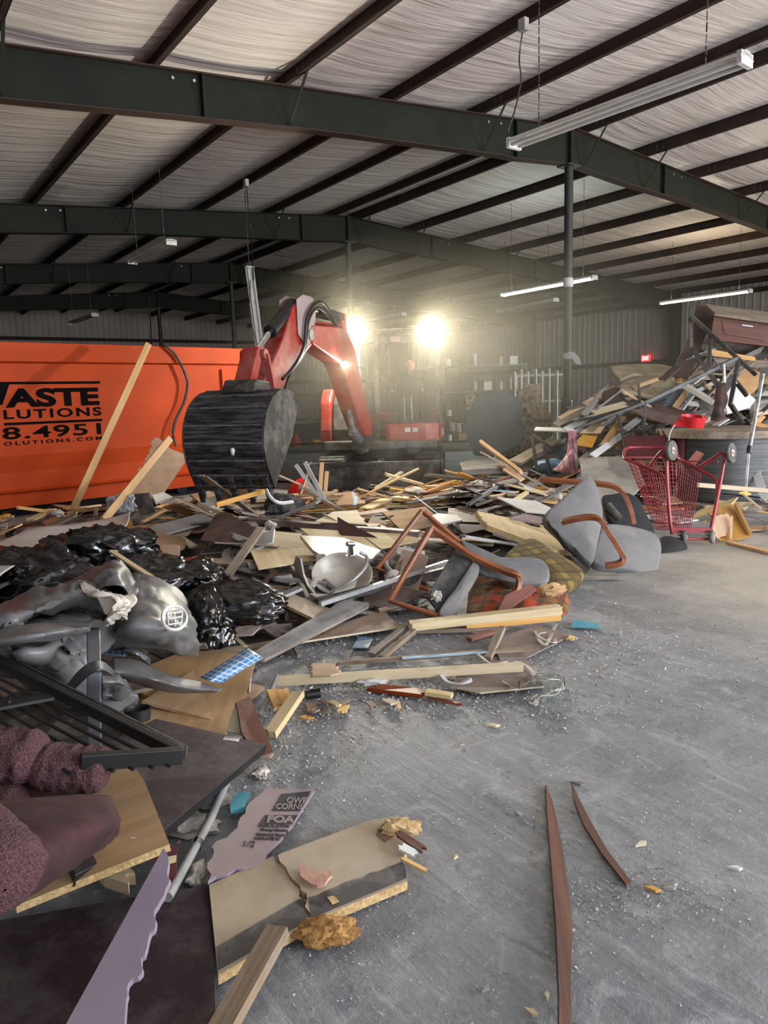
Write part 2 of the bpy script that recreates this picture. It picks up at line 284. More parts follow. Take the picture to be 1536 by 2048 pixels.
def obj(name, mb, m, parent=None, label=None, cat=None, group=None, kind=None, origin=None, bev=0, mw=None, ang=40):
    """link the builder's geometry (world coordinates) as ONE mesh object"""
    vs_ = [Vector(p) for p in mb.v]
    if mw is not None: inv = mw.inverted(); vs_ = [inv @ p for p in vs_]
    else:
        if parent is not None: o0 = parent['_o']; o0 = Vector(o0)
        elif origin is not None: o0 = Vector(origin)
        else:
            lo = Vector((min(p.x for p in vs_), min(p.y for p in vs_), min(p.z for p in vs_))); hi = Vector((max(p.x for p in vs_), max(p.y for p in vs_), max(p.z for p in vs_)))
            o0 = Vector(((lo.x+hi.x)/2, (lo.y+hi.y)/2, lo.z))
        vs_ = [p-o0 for p in vs_]
    me = bpy.data.meshes.new(name); me.from_pydata([tuple(p) for p in vs_], [], mb.f); finish(me, mb.smooth, ang)
    me.materials.append(m if not isinstance(m, str) else M[m]); o = bpy.data.objects.new(name, me); COL.objects.link(o)
    if mw is not None: 
        o.matrix_basis = mw
        if parent is not None: o.parent = parent; o.matrix_basis = wmx(parent).inverted() @ mw; o['_o'] = tuple(parent['_o'])
    elif parent is not None:
        o.parent = parent; o.matrix_basis = wmx(parent).inverted() @ Matrix.Translation(o0); o['_o'] = tuple(parent['_o'])
    else: o.location = o0; o['_o'] = tuple(o0)
    if bev: b_ = o.modifiers.new('bevel', 'BEVEL'); b_.width = bev; b_.segments = 2; b_.limit_method = 'ANGLE'
    return tagit(o, label, cat, group, kind)
def thing(name, label, cat, loc, group=None):
    o = bpy.data.objects.new(name, None); COL.objects.link(o); o.location = loc; o['_o'] = tuple(loc); o.empty_display_size = .2
    return tagit(o, label, cat, group)
def struct(name, mb, m): return obj(name, mb, m, kind='structure')
def spline(pts, n=8, closed=False):
    pts = [Vector(p) for p in pts]; out = []; k = len(pts)
    for i in range(k if closed else k-1):
        if closed: p0, p1, p2, p3 = pts[(i-1) % k], pts[i], pts[(i+1) % k], pts[(i+2) % k]
        else: p0, p1, p2, p3 = pts[max(i-1, 0)], pts[i], pts[i+1], pts[min(i+2, k-1)]
        for j in range(n):
            t = j/n; out.append(.5*((2*p1)+(p2-p0)*t+(2*p0-5*p1+4*p2-p3)*t*t+(3*p1-p0-3*p2+p3)*t*t*t))
    if not closed: out.append(pts[-1])
    return out
def text_mb(body, height, width, bold=0.0, space=1.0):
    """flat lettering as mesh in the XY plane, lower-left at the origin, fitted to width x height"""
    cu = bpy.data.curves.new('t', 'FONT'); cu.body = body; cu.size = 1; cu.offset = bold; cu.extrude = .004; cu.space_character = space
    to = bpy.data.objects.new('t', cu); COL.objects.link(to); dg = bpy.context.evaluated_depsgraph_get(); dg.update()
    me = bpy.data.meshes.new_from_object(to.evaluated_get(dg)); vs_ = [v.co.copy() for v in me.vertices]; fs = [tuple(p.vertices) for p in me.polygons]
    bpy.data.objects.remove(to); bpy.data.curves.remove(cu); bpy.data.meshes.remove(me)
    x0 = min(v.x for v in vs_); x1 = max(v.x for v in vs_); y0 = min(v.y for v in vs_); y1 = max(v.y for v in vs_)
    return [((v.x-x0)/(x1-x0)*width, (v.y-y0)/(y1-y0)*height, v.z) for v in vs_], fs
def text_on(name, body, o, ex, ey, width, height, m, parent, bold=.02, space=1.0, lift=.003):
    vs_, fs = text_mb(body, height, width, bold, space); ex = Vector(ex).normalized(); ey = Vector(ey).normalized(); n = ex.cross(ey); mb = MB()
    mb.add([Vector(o)+ex*v[0]+ey*v[1]+n*(v[2]*.3+lift) for v in vs_], fs); return obj(name, mb, m, parent)
random.seed(4)
def nvec(q): return Vector((noise.noise(q+Vector((9.3, 1.7, 4.1))), noise.noise(q+Vector((-5.2, 8.8, 2.6))), noise.noise(q+Vector((3.4, -7.5, 6.9)))))
# ------------------------------------------------------------------ the building
U0, U1_, V0, V1 = -5.6, 41.8, -4.2, 28.0; RV = 11.9; RZ = 6.52; SL = .08
def ztop(v): return RZ-SL*abs(v-RV)
mb = MB(); mb.prism([bw(U0-14, V0-6, -.15), bw(U0-14, V1+4, -.15), bw(U1_, V1+4, -.15), bw(U1_, V0-6, -.15)], (0, 0, .15)); 
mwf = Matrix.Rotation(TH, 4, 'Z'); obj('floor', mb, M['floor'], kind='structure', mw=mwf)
PV = [RV-.38-1.93*i for i in range(0, 8)]+[RV+.38+1.93*i for i in range(0, 9)]
FR = [2.3, 10.2, 18.1, 26.0, 33.9]
# ceiling : sagging insulation sheets between the purlins
vs_list = sorted(PV+[V0, V1, RV]); mb = MB(); us = [U0+i*(U1_-U0)/60 for i in range(61)]
cols = []
for a, b in zip(vs_list[:-1], vs_list[1:]):
    for k in range(6): t = k/6; cols.append((a+(b-a)*t, .055*math.sin(math.pi*t)*min(1, (b-a)/1.5)))
cols.append((V1, 0)); rows = []
for u_ in us: rows.append([bw(u_, v_, ztop(v_)+.2-s_*(1+.6*noise.noise(Vector((u_*.8, v_*.5, 0))))) for v_, s_ in cols])
mb.grid(rows); mb.smooth = True; obj('ceiling', mb, M['ceil'], kind='structure', mw=mwf, ang=60)
mb = MB(); mb.prism([bw(U0, V0, ztop(V0)+.24), bw(U0, RV, RZ+.24), bw(U0, V1, ztop(V1)+.24), bw(U0, V1, ztop(V1)+.3), bw(U0, RV, RZ+.3), bw(U0, V0, ztop(V0)+.3)], UU*(U1_-U0)); struct('trim_1', mb, M['wall'])
# corrugated walls
def corr(name, a, b, ztopf, n, inw):
    a = Vector(a); b = Vector(b); L_ = (b-a).length; d = (b-a)/L_; mb = MB(); pts = []; s = 0; inw = Vector(inw)
    while s < L_:
        for ds, h in ((0, 0), (.22, 0), (.235, .03), (.275, .03), (.29, 0)): 
            if s+ds <= L_: pts.append((s+ds, h))
        s += .305
    rows = [[a+d*s_+inw*h for s_, h in pts], [a+d*s_+inw*h+Vector((0, 0, ztopf(s_))) for s_, h in pts]]; mb.grid(rows)
    o = obj(name, mb, M['wall'], kind='structure'); return o
corr('wall_right', bw(U0, V1, 0), bw(U1_, V1, 0), lambda s: ztop(V1)+.2, 0, -VV)
corr('wall_left', bw(U0, V0, 0), bw(U1_, V0, 0), lambda s: ztop(V0)+.2, 0, VV)
corr('wall_back', bw(U1_, V0, 0), bw(U1_, V1, 0), lambda s: ztop(V0+s)+.2, 0, -UU)
for i, (z0, h) in enumerate(((2.62, .2), (5.02, .16))):
    mb = MB(); mb.beam(bw(U0, V1-.1, z0+.0), bw(U1_, V1-.1, z0), .2, h); struct('trim_%d' % (i*2+2), mb, M['purlin'])
    mb = MB(); mb.beam(bw(U1_-.1, V0, z0), bw(U1_-.1, V1, z0), .2, h); struct('trim_%d' % (i*2+3), mb, M['purlin'])
# exit door, its frame and sign on the right wall
dr = MB(); dr.beam(bw(19.9, V1-.06, 1.1), bw(21.3, V1-.06, 1.1), .06, 2.2); door = obj('door_1', dr, M['wall'], kind='structure')
fr = MB()
for a, b in ((19.8, 19.9), (21.3, 21.4)): fr.beam(bw((a+b)/2, V1-.07, 0), bw((a+b)/2, V1-.07, 2.5), .12, .1, VV)
fr.beam(bw(19.75, V1-.07, 2.53), bw(21.45, V1-.07, 2.53), .12, .12); obj('door_frame', fr, M['zinc'], door)
h = MB(); h.cyl(bw(20.02, V1-.1, 1.0), bw(20.02, V1-.16, 1.0), .03); obj('door_handle', h, M['steel'], door)
c = bw(19.55, V1-.22, 2.8); ex_ = -UU; sign = thing('exit_sign', 'small lit red exit sign above the door on the right wall', 'sign', c)
mb = MB(); mb.box(c, (.44, .06, .27), ex_, VV, (0, 0, 1)); obj('sign_box', mb, M['exit'], sign, bev=.01)
text_on('sign_letters', 'EXIT', c+UU*.17-VV*.034-Vector((0, 0, .085)), ex_*1.0, (0, 0, 1), .34, .17, M['exitletter'], sign, .03)
# purlins
k_side = ['first', 'second', 'third', 'fourth', 'fifth', 'sixth', 'seventh', 'eighth', 'ninth']
for i, v_ in enumerate(PV):
    z = ztop(v_); mb = MB(); s = 1 if v_ < RV else -1; t = Vector((0, 0, 1))
    mb.beam(bw(U0, v_, z+.105), bw(U1_, v_, z+.105), .012, .21); mb.beam(bw(U0, v_-s*.035, z+.006), bw(U1_, v_-s*.035, z+.006), .07, .012); mb.beam(bw(U0, v_+s*.035, z+.204), bw(U1_, v_+s*.035, z+.204), .07, .012)
    side = 'left' if i < 8 else 'right'; kk = i if i < 8 else i-8
    p = obj('roof_purlin', mb, M['purlin'], label='brown primed steel roof purlin, %s to the %s of the ridge' % (k_side[kk], side), cat='roof beam', group='roof purlins running the length of the ceiling')
    bolts = MB()
    for fu in FR[:3]:
        for du in (-.5, -.35, .35, .5):
            for dz in (.06, .1, .14): 
                if v_ > 3: bolts.box(bw(fu+du, v_-.008, z+dz), (.014, .012, .014), UU, VV)
    if bolts.v: obj('purlin_bolts', bolts, M['steel'], p)
# tapered frames with columns
names = ['out of view above the camera', 'nearest to the camera, crossing the whole photo', 'second from the camera, behind the nearest one', 'third from the camera, above the orange container', 'farthest from the camera, low at the left']
def zbot(v):
    d = abs(v-RV)
    return ztop(v)-(.68 if d < 1.6 else (.66-.02*min(d-1.6, 4)) if d < 6 else .57+.012*(d-6))
for i, fu in enumerate(FR):
    f = thing('roof_frame', 'dark green tapered steel roof frame %s' % names[i], 'steel frame', bw(fu, V0, 0), 'green roof frames')
    vsx = [V0+.2+j*(RV-V0-.2)/8 for j in range(8)]+[RV-1.5, RV, RV+1.5]+[RV+1.6+j*(V1-.2-RV-1.6)/8 for j in range(1, 9)]
    web = MB(); web.prism([bw(fu-.006, v_, ztop(v_)) for v_ in vsx]+[bw(fu-.006, v_, zbot(v_)) for v_ in reversed(vsx)], UU*.012); obj('rafter_web', web, M['frame'], f)
    fl = MB()
    for zz, o_ in ((ztop, -.008), (zbot, .008)):
        for a, b in zip(vsx[:-1], vsx[1:]): fl.beam(bw(fu, a, zz(a)+o_), bw(fu, b, zz(b)+o_), .2, .016)
    obj('rafter_flange', fl, M['purlin' if i == 1 else 'frame'], f)
    for v_ in (RV-1.5, RV, RV+3.0, RV+7.5, RV-7.5):
        st = MB(); st.beam(bw(fu, v_, zbot(v_)), bw(fu, v_, ztop(v_)), .19, .03 if v_ != RV else .1, VV); obj('stiffener', st, M['frame'], f)
    for vw, s in ((V1-.12, -1), (V0+.12, 1)):
        co = MB(); z1 = ztop(vw)
        co.prism([bw(fu-.006, vw, 0), bw(fu-.006, vw+s*.3, 0), bw(fu-.006, vw+s*.62, z1-.6), bw(fu-.006, vw+s*.62, z1), bw(fu-.006, vw, z1)], UU*.012)
        co.beam(bw(fu, vw, 0), bw(fu, vw, z1), .2, .012, VV); co.beam(bw(fu, vw+s*.3, 0), bw(fu, vw+s*.62, z1-.6), .2, .012, VV); obj('column', co, M['frame'], f)
    for v_ in (PV[1::2]+[PV[8]]) if i < 4 else []:
        if v_ > 22: continue
        for sg in ((-1,) if i > 1 else (-1, 1)):
            if i == 0: continue
            br = MB(); br.beam(bw(fu+sg*.62, v_, ztop(v_)+.02), bw(fu+sg*.05, v_, zbot(v_)+.03), .04, .012); obj('brace', br, M['frame'], f)
    bt = MB()
    for v_ in (RV-1.85, RV-2.15, RV-7.9, RV-7.6, RV+3.4, RV+3.7):
        for s in (-1, 1): bt.cyl(bw(fu+s*.006, v_, ztop(v_)-.1), bw(fu+s*.03, v_, ztop(v_)-.1), .022, n=8)
    obj('frame_bolts', bt, M['steel'], f)
# centre posts
posts = []
for i, fu in enumerate(FR[1:]):
    lab = ['green round steel post wrapped in black plastic beside the right heap', 'green round steel post rising behind the excavator', 'green round steel post rising behind the orange container', 'farthest green steel post, low behind the orange container'][i]
    b0 = bw(fu, RV, 0); po = thing('support_post', lab, 'post', b0, 'posts under the roof ridge')
    mb = MB(); mb.cyl(b0, bw(fu, RV, zbot(RV)-.03), .085, n=20); obj('post_tube', mb, M['post'], po)
    mb = MB(); mb.box(bw(fu, RV, zbot(RV)-.02), (.36, .3, .03), VV, UU); obj('cap_plate', mb, M['post'], po); mb = MB(); mb.box(bw(fu, RV, .012), (.34, .34, .024), VV, UU); obj('base_plate', mb, M['post'], po)
    posts.append(po)
po = posts[0]; b0 = Vector(po['_o'])
mb = MB(); mb.smooth = True; mb.lathe(b0, (0, 0, 1), [(.09, 0), (.13, .05), (.12, .5), (.14, .9), (.125, 1.3), (.13, 1.35), (.1, 1.4)], 18); obj('plastic_wrap', mb, M['bag'], po)
mb = MB(); mb.lathe(b0+Vector((0, 0, 3.55)), (0, 0, 1), [(.086, 0), (.1, .02), (.1, .16), (.086, .18)], 18); obj('white_tape', mb, M['whiteb'], po)
mb = MB(); mb.lathe(b0+Vector((0, 0, 2.15)), (0, 0, 1), [(.086, 0), (.093, .02), (.093, .1), (.086, .12)], 18); mb.add([b0+Vector((-.02, -.1, 2.3)), b0+Vector((.1, -.14, 2.27)), b0+Vector((.2, -.15, 2.16)), b0+Vector((.24, -.16, 2.02)), b0+Vector((.14, -.14, 2.04)), b0+Vector((.02, -.12, 2.2))], [(0, 1, 2, 3, 4, 5)]); obj('torn_tape', mb, M['whiteb'], po)
# ------------------------------------------------------------------ strip lights
def striplight(a, b, lab, lit=None, chain=True, wpow=0):
    a = Vector(a); b = Vector(b); d = (b-a).normalized(); sd = d.cross(Vector((0, 0, 1)))
    if sd.length < .3: sd = VV.copy()
    sd.normalize(); up = sd.cross(d); o = thing('strip_light', lab, 'light fixture', (a+b)/2, 'hanging strip lights')
    mb = MB(); c = (a+b)/2; L_ = (b-a).length
    mb.prism([a+sd*.04+up*.04, a-sd*.04+up*.04, a-sd*.11-up*.01, a-sd*.11-up*.02, a-sd*.03+up*.0, a+sd*.03+up*.0, a+sd*.11-up*.02, a+sd*.11-up*.01], b-a); obj('housing', mb, M['white'], o)
    for s in (-1, 1):
        t = MB(); t.cyl(a+d*.05+sd*s*.06-up*.04, b-d*.05+sd*s*.06-up*.04, .02, n=10); obj('tube', t, M[lit] if lit else M['tube_off'], o)
    for e, dd in ((a, d), (b, -d)):
        t = MB(); t.box(e+dd*.02-up*.02, (.04, .2, .1), d, sd, up); obj('end_cap', t, M['white'], o)
    if chain:
        for e in (a+d*.35, b-d*.35):
            v_ = e.dot(VV); ch = MB(); zt = ztop(v_)+.05; n_ = max(2, int((zt-e.z)/.09))
            for j in range(n_): 
                z = e.z+.04+(zt-e.z-.04)*j/n_; ch.beam((e.x, e.y, z), (e.x, e.y, z+(zt-e.z)/n_*.8), .012 if j % 2 else .005, .005 if j % 2 else .012, VV)
            obj('chain', ch, M['dark'], o)
    if lit:
        l = bpy.data.lights.new('tube_lamp', 'AREA'); l.shape = 'RECTANGLE'; l.size = L_*.95; l.size_y = .16; l.energy = wpow; l.color = (.85, 1, .93) if 'cool' in lit else (1, .82, .58)
        lo = bpy.data.objects.new('tube_lamp', l); COL.objects.link(lo); lo.location = c-up*.09; q = Matrix((d, sd, up)).transposed().to_4x4(); lo.rotation_euler = q.to_euler()
        l2 = l.copy(); l2.energy = wpow*.35; lo2 = bpy.data.objects.new('tube_lamp', l2); COL.objects.link(lo2); lo2.location = c+up*.08; lo2.rotation_euler = (q @ Matrix.Rotation(math.pi, 4, 'X')).to_euler()
    return o
HL = 4.12
striplight(Z(1495, 112, HL), Z(1025, 285, HL), 'large unlit white strip light hanging nearest, at the upper right', None)
striplight(Z(1190, 553, HL), Z(1005, 588, HL), 'lit greenish-white strip light hanging behind the wrapped post', 'tube_cool', wpow=60)
striplight(Z(1502, 580, HL), Z(1322, 605, HL), 'lit warm white strip light hanging over the right heap', 'tube_warm', wpow=85)
striplight(Z(343, 482, 4.5), Z(264, 522, 4.5), 'unlit white strip light hanging above the orange container, under the second frame', None)
striplight(Z(190, 628, HL), Z(140, 645, HL), 'small unlit strip light hanging far back above the left of the container', None)
striplight(Z(808, 627, HL), Z(716, 641, HL), 'unlit strip light hanging above the excavator cab', None)
striplight(Z(1113, 598, HL), Z(997, 620, HL), 'dim unlit strip light hanging just below the lit greenish one', None)
striplight(Z(578, 650, HL), Z(520, 661, HL), 'unlit strip light far back between dangling fixture and excavator arm', None)
o = striplight(D(498, 533, 18), D(524, 735, 18), 'white strip light dangling upright by one end beside the container', None, chain=False)
mb = MB(); p = D(498, 533, 18); mb.cyl(p, Vector((p.x, p.y, ztop(p.dot(VV))+.1)), .012, n=6); mb.tube([D(501, 560, 17.9), D(499, 620, 17.9), D(505, 655, 17.9), D(514, 690, 17.9)], .008, 6); obj('hanging_wire', mb, M['dark'], o)
# junction boxes and cables
def jbox(px, py, v_, lab):
    d = ray(px, py); zt = ztop(v_)+.05; P = CAM+d*((zt-HC)/d.z); mb = MB(); mb.box(P, (.1, .07, .13), UU, VV); obj('junction_box', mb, M['zinc'], label=lab, cat='electrical box', group='junction boxes on the purlins'); return P
P = jbox(1047, 50, 0, 'grey junction box on a purlin above the nearest strip light')
mb = MB(); e = Z(1025, 285, HL); mb.tube(spline([P, P+Vector((-.03, .1, -.3)), (P+e)/2+Vector((.03, 0, 0)), e+Vector((0.02, 0, .3)), e+Vector((-.05, 0, .1)), e]), .009, 6); obj('power_cable', mb, M['black'], label='black cable dropping from a junction box to the nearest strip light', cat='cable')
P = jbox(492, 366, 0, 'grey junction box on a purlin above the dangling strip light')
mb = MB(); mb.tube(spline([P, P+Vector((.02, 0, -.5)), D(503, 480, 15), D(507, 560, 16)]), .012, 6); obj('power_cable', mb, M['black'], label='black cable hanging from a junction box above the dangling strip light', cat='cable')
# ------------------------------------------------------------------ orange roll-off container
A0 = Z(0, 1040, .0); B0 = Z(424, 985, .0); DD = (B0-A0); DD.z = 0; DD.normalize(); DN = Vector((DD.y, -DD.x, 0)).normalized()   # DN points at the camera
if DN.dot(CAM-A0) < 0: DN = -DN
P0 = A0-DD*3.0
Pend = onpl(524, 800, A0, DN); S1 = (Pend-P0).dot(DD); S1 = S1
root = thing('waste_container', 'long orange steel roll-off waste container with black lettering at the left', 'container', P0)
prof = [(.0, .14), (.0, .34), (.05, .36), (-.1, .4), (.0, .86), (0.0, 2.12), (.07, 2.14), (.07, 2.4), (-.03, 2.4)]
inner = [(-.05, 2.34), (-.05, .3), (-.12, .14)]
def dp(s, n, z): return P0+DD*s+DN*n+Vector((0, 0, z))
mb = MB(); mb.prism([dp(0, n, z) for n, z in prof+inner], DD*S1); obj('side_wall', mb, M['orange'], root, bev=.006)
mb = MB(); mb.prism([dp(0, -2.3+n*-1, z) for n, z in prof+inner], DD*S1); obj('far_wall', mb, M['orange'], root)
mb = MB(); mb.box(dp(S1/2, -1.15, .3), (S1, 2.2, .1), DD, DN); obj('floor_pan', mb, M['orange'], root)
for s in (0.03, S1-.03):
    mb = MB(); mb.box(dp(s, -1.15, 1.2), (.06, 2.3, 2.1), DD, DN); obj('end_wall', mb, M['orange'], root)
mb = MB(); mb.box(dp(S1-.06, .04, 1.27), (.12, .12, 2.26), DD, DN); obj('corner_post', mb, M['orange'], root, bev=.01)
mb = MB(); mb.box(dp(S1-.75, .03, 1.4), (.16, .05, 1.3), DD, DN); mb.beam(dp(S1-.7, .06, 1.85), dp(S1-.1, .06, 1.85), .05, .06); mb.beam(dp(S1-.7, .06, 1.62), dp(S1-.1, .06, 1.62), .05, .06); obj('latch_bracket', mb, M['orange'], root)
for s in (3.02,):
    mb = MB(); mb.box(dp(s, .012, 1.35), (.03, .02, 1.5), DD, DN); mb.box(dp(s+.03, .085, 2.27), (.03, .02, .24), DD, DN); obj('weld_seam', mb, M['exred'], root)
for s in (1.5, S1-1.5):
    for n in (-.35, -1.95):
        mb = MB(); mb.cyl(dp(s, n, .1), dp(s, n-.12, .1), .1); obj('wheel', mb, M['dark'], root)
def dl(px, py):
    p = onpl(px, py, A0, DN); return (p-P0).dot(DD), p.z
def dtext(body, x0, yb, x1, yt, bold=.03, space=1.0):
    s0, z0 = dl(x0, yb); s1, z1 = dl(x1, yb-0.02); _, zt = dl(x0, yt); text_on('lettering', body, dp(s0, .0, z0), DD, (0, 0, 1), s1-s0, zt-z0, M['letter'], root, bold, space)
if DD.cross(Vector((0, 0, 1))).dot(DN) < 0: pass
dtext('ASTE', 11, 816, 200, 777, .045)
dtext('LUTIONS', 8, 839, 204, 820, .03, 1.25)
dtext('8.4951', 6, 880, 204, 855, .02, 1.1)
dtext('OLUTIONS.COM', 8, 892, 205, 884, .03, 1.5)
for (x0, x1, ya, yb) in ((-40, 200, 764, 769), (8, 205, 846, 850.5)):
    s0, za = dl(x0, ya); s1, zb = dl(x1, ya); _, zc = dl(x0, yb); mb = MB(); mb.prism([dp(s0, .003, za), dp(s1, .003, za), dp(s1, .003, za-.035), dp(s0, .003, za-.035)], DN*.004); obj('lettering_bar', mb, M['letter'], root)
s0, za = dl(0, 768); mb = MB(); mb.prism([dp(s0-.3, .003, za), dp(s0+.12, .003, za), dp(s0+.0, .003, za-.28), dp(s0-.1, .003, za-.28)], DN*.004); obj('lettering_bar', mb, M['letter'], root)
# cables over the container
cf = lambda px, py, n=.12: onpl(px, py, A0+DN*n, DN)
p1 = onpl(303, 688, A0, DN)
mb = MB(); mb.tube(spline([cf(318, 694, -.02), cf(332, 692), cf(352, 712), cf(368, 742), cf(375, 768), cf(368, 805), cf(352, 838), cf(346, 868), cf(352, 893)], 6), .022, 8); obj('power_cable', mb, M['dark'], label='thick grey cable looping down the orange container side', cat='cable')
mb = MB(); mb.tube(spline([D(299, 592, 22), D(301, 640, 20), D(303, 690, 18)], 6), .018, 6); obj('power_cable', mb, M['dark'], label='thin cable hanging from the roof behind the orange container', cat='cable')
# ------------------------------------------------------------------ excavator
G = Vector((.06, 12.75, 0)); ex = thing('excavator', 'red mini excavator with lit work lamps, raised arm and black bucket', 'excavator', G)
def frm(yaw): f_ = Vector((-math.sin(yaw), -math.cos(yaw), 0)); l_ = Vector((math.cos(yaw), -math.sin(yaw), 0)); return f_, l_
fT, lT = frm(R(6)); fU, lU = frm(R(9)); fB, lB = frm(R(18.4)); ZV = Vector((0, 0, 1))
def T_(x, y, z): return G+fT*x+lT*y+ZV*z
def Q_(x, y, z): return G+fU*x+lU*y+ZV*z
# tracks
for s in (-1, 1):
    L_ = 1.25; rr = .28; n = 12; path = []
    for i in range(n+1): a = math.pi/2-math.pi*i/n; path.append((L_-rr+rr*math.cos(a), rr+rr*math.sin(a)))
    for i in range(n+1): a = -math.pi/2-math.pi*i/n; path.append((-L_+rr+rr*math.cos(a), rr+rr*math.sin(a)))
    mb = MB(); mb.prism([T_(x, s*.58, z) for x, z in path], lT*s*.38)
    per = [];  tot = 0; pp = path+[path[0]]
    segs = [(Vector(a), Vector(b)) for a, b in zip(pp[:-1], pp[1:])]; tot = sum((b-a).length for a, b in segs); k = 44; acc = 0; si = 0
    for j in range(k):
        t = tot*j/k
        while acc+(segs[si][1]-segs[si][0]).length < t: acc += (segs[si][1]-segs[si][0]).length; si += 1
        a, b = segs[si]; dd = (b-a).normalized(); q = a+dd*(t-acc); nn = Vector((-dd.y, dd.x)); 
        if nn.dot(q-Vector((0, rr))) < 0: nn = -nn
        c = T_(q.x, s*.77, q.y); N3 = fT*nn.x+ZV*nn.y; D3 = fT*dd.x+ZV*dd.y; mb.box(c+N3*.012, (.05, .38, .03), D3, lT, N3)
    tr = obj('track', mb, M['tread'], ex)
    mb = MB(); mb.prism([T_(x, s*.97, z) for x, z in ((-.9, .15), (.9, .15), (.9, .4), (-.9, .4))], lT*s*.03)
    for j in range(5): mb.cyl(T_(-.75+j*.37, s*.95, .12), T_(-.75+j*.37, s*1.0, .12), .08)
    for x in (-.97, .97): mb.cyl(T_(x, s*.95, .28), T_(x, s*1.0, .28), .2)
    obj('track_frame', mb, M['exdark'], ex)
mb = MB(); mb.prism([T_(x, -.58, z) for x, z in ((-.8, .25), (.9, .25), (.6, .5), (-.6, .5))], lT*1.16); mb.cyl(T_(0, 0, .5), T_(0, 0, .66), .38, n=24); obj('undercarriage', mb, M['exdark'], ex)
mb = MB()
bp = [(1.62, .53), (1.68, .5), (1.66, .28), (1.72, .06), (1.72, 0.03), (1.64, .03), (1.58, .28), (1.6, .53)]
mb.prism([T_(x, -.98, z) for x, z in bp], lT*1.96)
for s in (-1, 1): mb.prism([T_(x, s*.99, z) for x, z in ((1.5, .56), (1.7, .53), (1.75, .03), (1.55, .03))], lT*s*.025)
mb.beam(T_(1.65, -.98, .52), T_(1.65, .98, .52), .08, .06); bl = obj('dozer_blade', mb, M['exdark'], ex, bev=.01)
mb = MB()
for s in (-.35, .35): mb.beam(T_(.7, s, .3), T_(1.62, s, .25), .1, .14)
obj('blade_arm', mb, M['exdark'], ex)
mb = MB(); mb.cyl(T_(.7, 0, .5), T_(1.6, 0, .42), .05); obj('blade_cylinder', mb, M['steel'], ex)
# upper body
mb = MB(); mb.prism([Q_(x, y, .68) for x, y in ((.85, -.9), (.95, -.3), (.95, .2), (.8, .95), (-.5, .95), (-1.0, .6), (-1.08, 0), (-1.0, -.6), (-.5, -.95), (.6, -.98))], ZV*.14); obj('turntable_deck', mb, M['exdark'], ex, bev=.02)
mb = MB(); pts = []
for i in range(17): a = math.pi*.5+math.pi*i/16; pts.append(Q_(-.3+.85*math.cos(a), .97*math.sin(a), .8))
mb.prism(pts, ZV*.45); obj('counterweight', mb, M['exred'], ex, bev=.04)
mb = MB(); mb.prism([Q_(x, -.96, z) for x, z in ((-.9, .8), (.72, .8), (.75, 1.0), (.66, 1.45), (.45, 1.66), (-.9, 1.66))], lU*.18); obj('engine_hood', mb, M['exred'], ex, bev=.03)
mb = MB(); mb.prism([Q_(x, -.76, z) for x, z in ((-.9, .8), (.68, .8), (.7, 1.0), (.6, 1.42), (.4, 1.62), (-.9, 1.66))], lU*.42); obj('tank_cover', mb, M['exdark'], ex, bev=.03)
mb = MB(); mb.prism([Q_(x, y, .78) for x, y in ((.86, .14), (.9, .2), (.84, .78), (.7, .99), (-.4, .99), (-.4, .14))], ZV*.3); pn = obj('side_skirt', mb, M['exred'], ex, bev=.02)
for (x, y) in ((.88, .5), (.877, .62)):
    mb = MB(); mb.box(Q_(x, y, .98), (.01, .09, .07), fU, lU); obj('decal', mb, M['whiteb'], pn)
f1 = (Q_(.7, .99, 0)-Q_(.84, .78, 0)).normalized(); 
mb = MB(); mb.prism([Q_(x, y, z) for x, y, z in ((.69, 1.0, .84), (.0, 1.0, .84), (.0, 1.0, 1.02), (.66, 1.0, 1.02))], lU*.02); obj('skirt_end', mb, M['exred'], pn)
text_on('model_lettering', 'U55', Q_(.62, 1.023, .86), -fU, ZV, .34, .11, M['whiteb'], pn, .02)
# cab
cx0, cx1, cy0, cy1, cz0, cz1 = -.75, .62, -.02, .96, 1.06, 2.52
cabp = []
for (x, y) in ((cx1, cy0), (cx1, cy1), (cx0, cy0), (cx0, cy1)):
    mb = MB(); top = Q_(x-(.12 if x > 0 else 0), y, cz1); mb.beam(Q_(x, y, cz0-.2), top, .07, .07, fU); obj('cab_pillar', mb, M['exdark'], ex)
mb = MB(); mb.beam(Q_(.1, cy1, cz0), Q_(.08, cy1, cz1), .05, .05, fU); obj('cab_pillar', mb, M['exdark'], ex)
mb = MB(); mb.box(Q_((cx0+cx1)/2-.06, (cy0+cy1)/2, cz1+.02), (1.36, 1.04, .09), fU, lU); obj('cab_roof', mb, M['exdark'], ex, bev=.03)
for nm_, c_, s_ in (('front_sill', (cx1-.03, (cy0+cy1)/2, 1.02), (.05, .94, .18)), ('roof_visor', (cx1-.1, (cy0+cy1)/2, cz1-.1), (.04, .94, .12)), ('rear_panel', (cx0, (cy0+cy1)/2, 1.45), (.05, .94, 1.0)), ('cab_floor', (-.05, (cy0+cy1)/2, 1.02), (1.3, .94, .05))):
    mb = MB(); mb.box(Q_(*c_), s_, fU, lU); obj(nm_, mb, M['exdark'], ex)
mb = MB(); mb.box(Q_(cx1-.05, .3, cz1-.1), (.02, .16, .09), fU, lU); obj('warning_label', mb, M['lavface'], ex)
mb = MB(); mb.tube(spline([Q_(.66, 1.0, 2.0), Q_(.66, 1.02, 2.45), Q_(.6, .95, 2.6), Q_(.6, .8, 2.62)], 6), .015, 8); obj('mirror_rail', mb, M['steel'], ex)
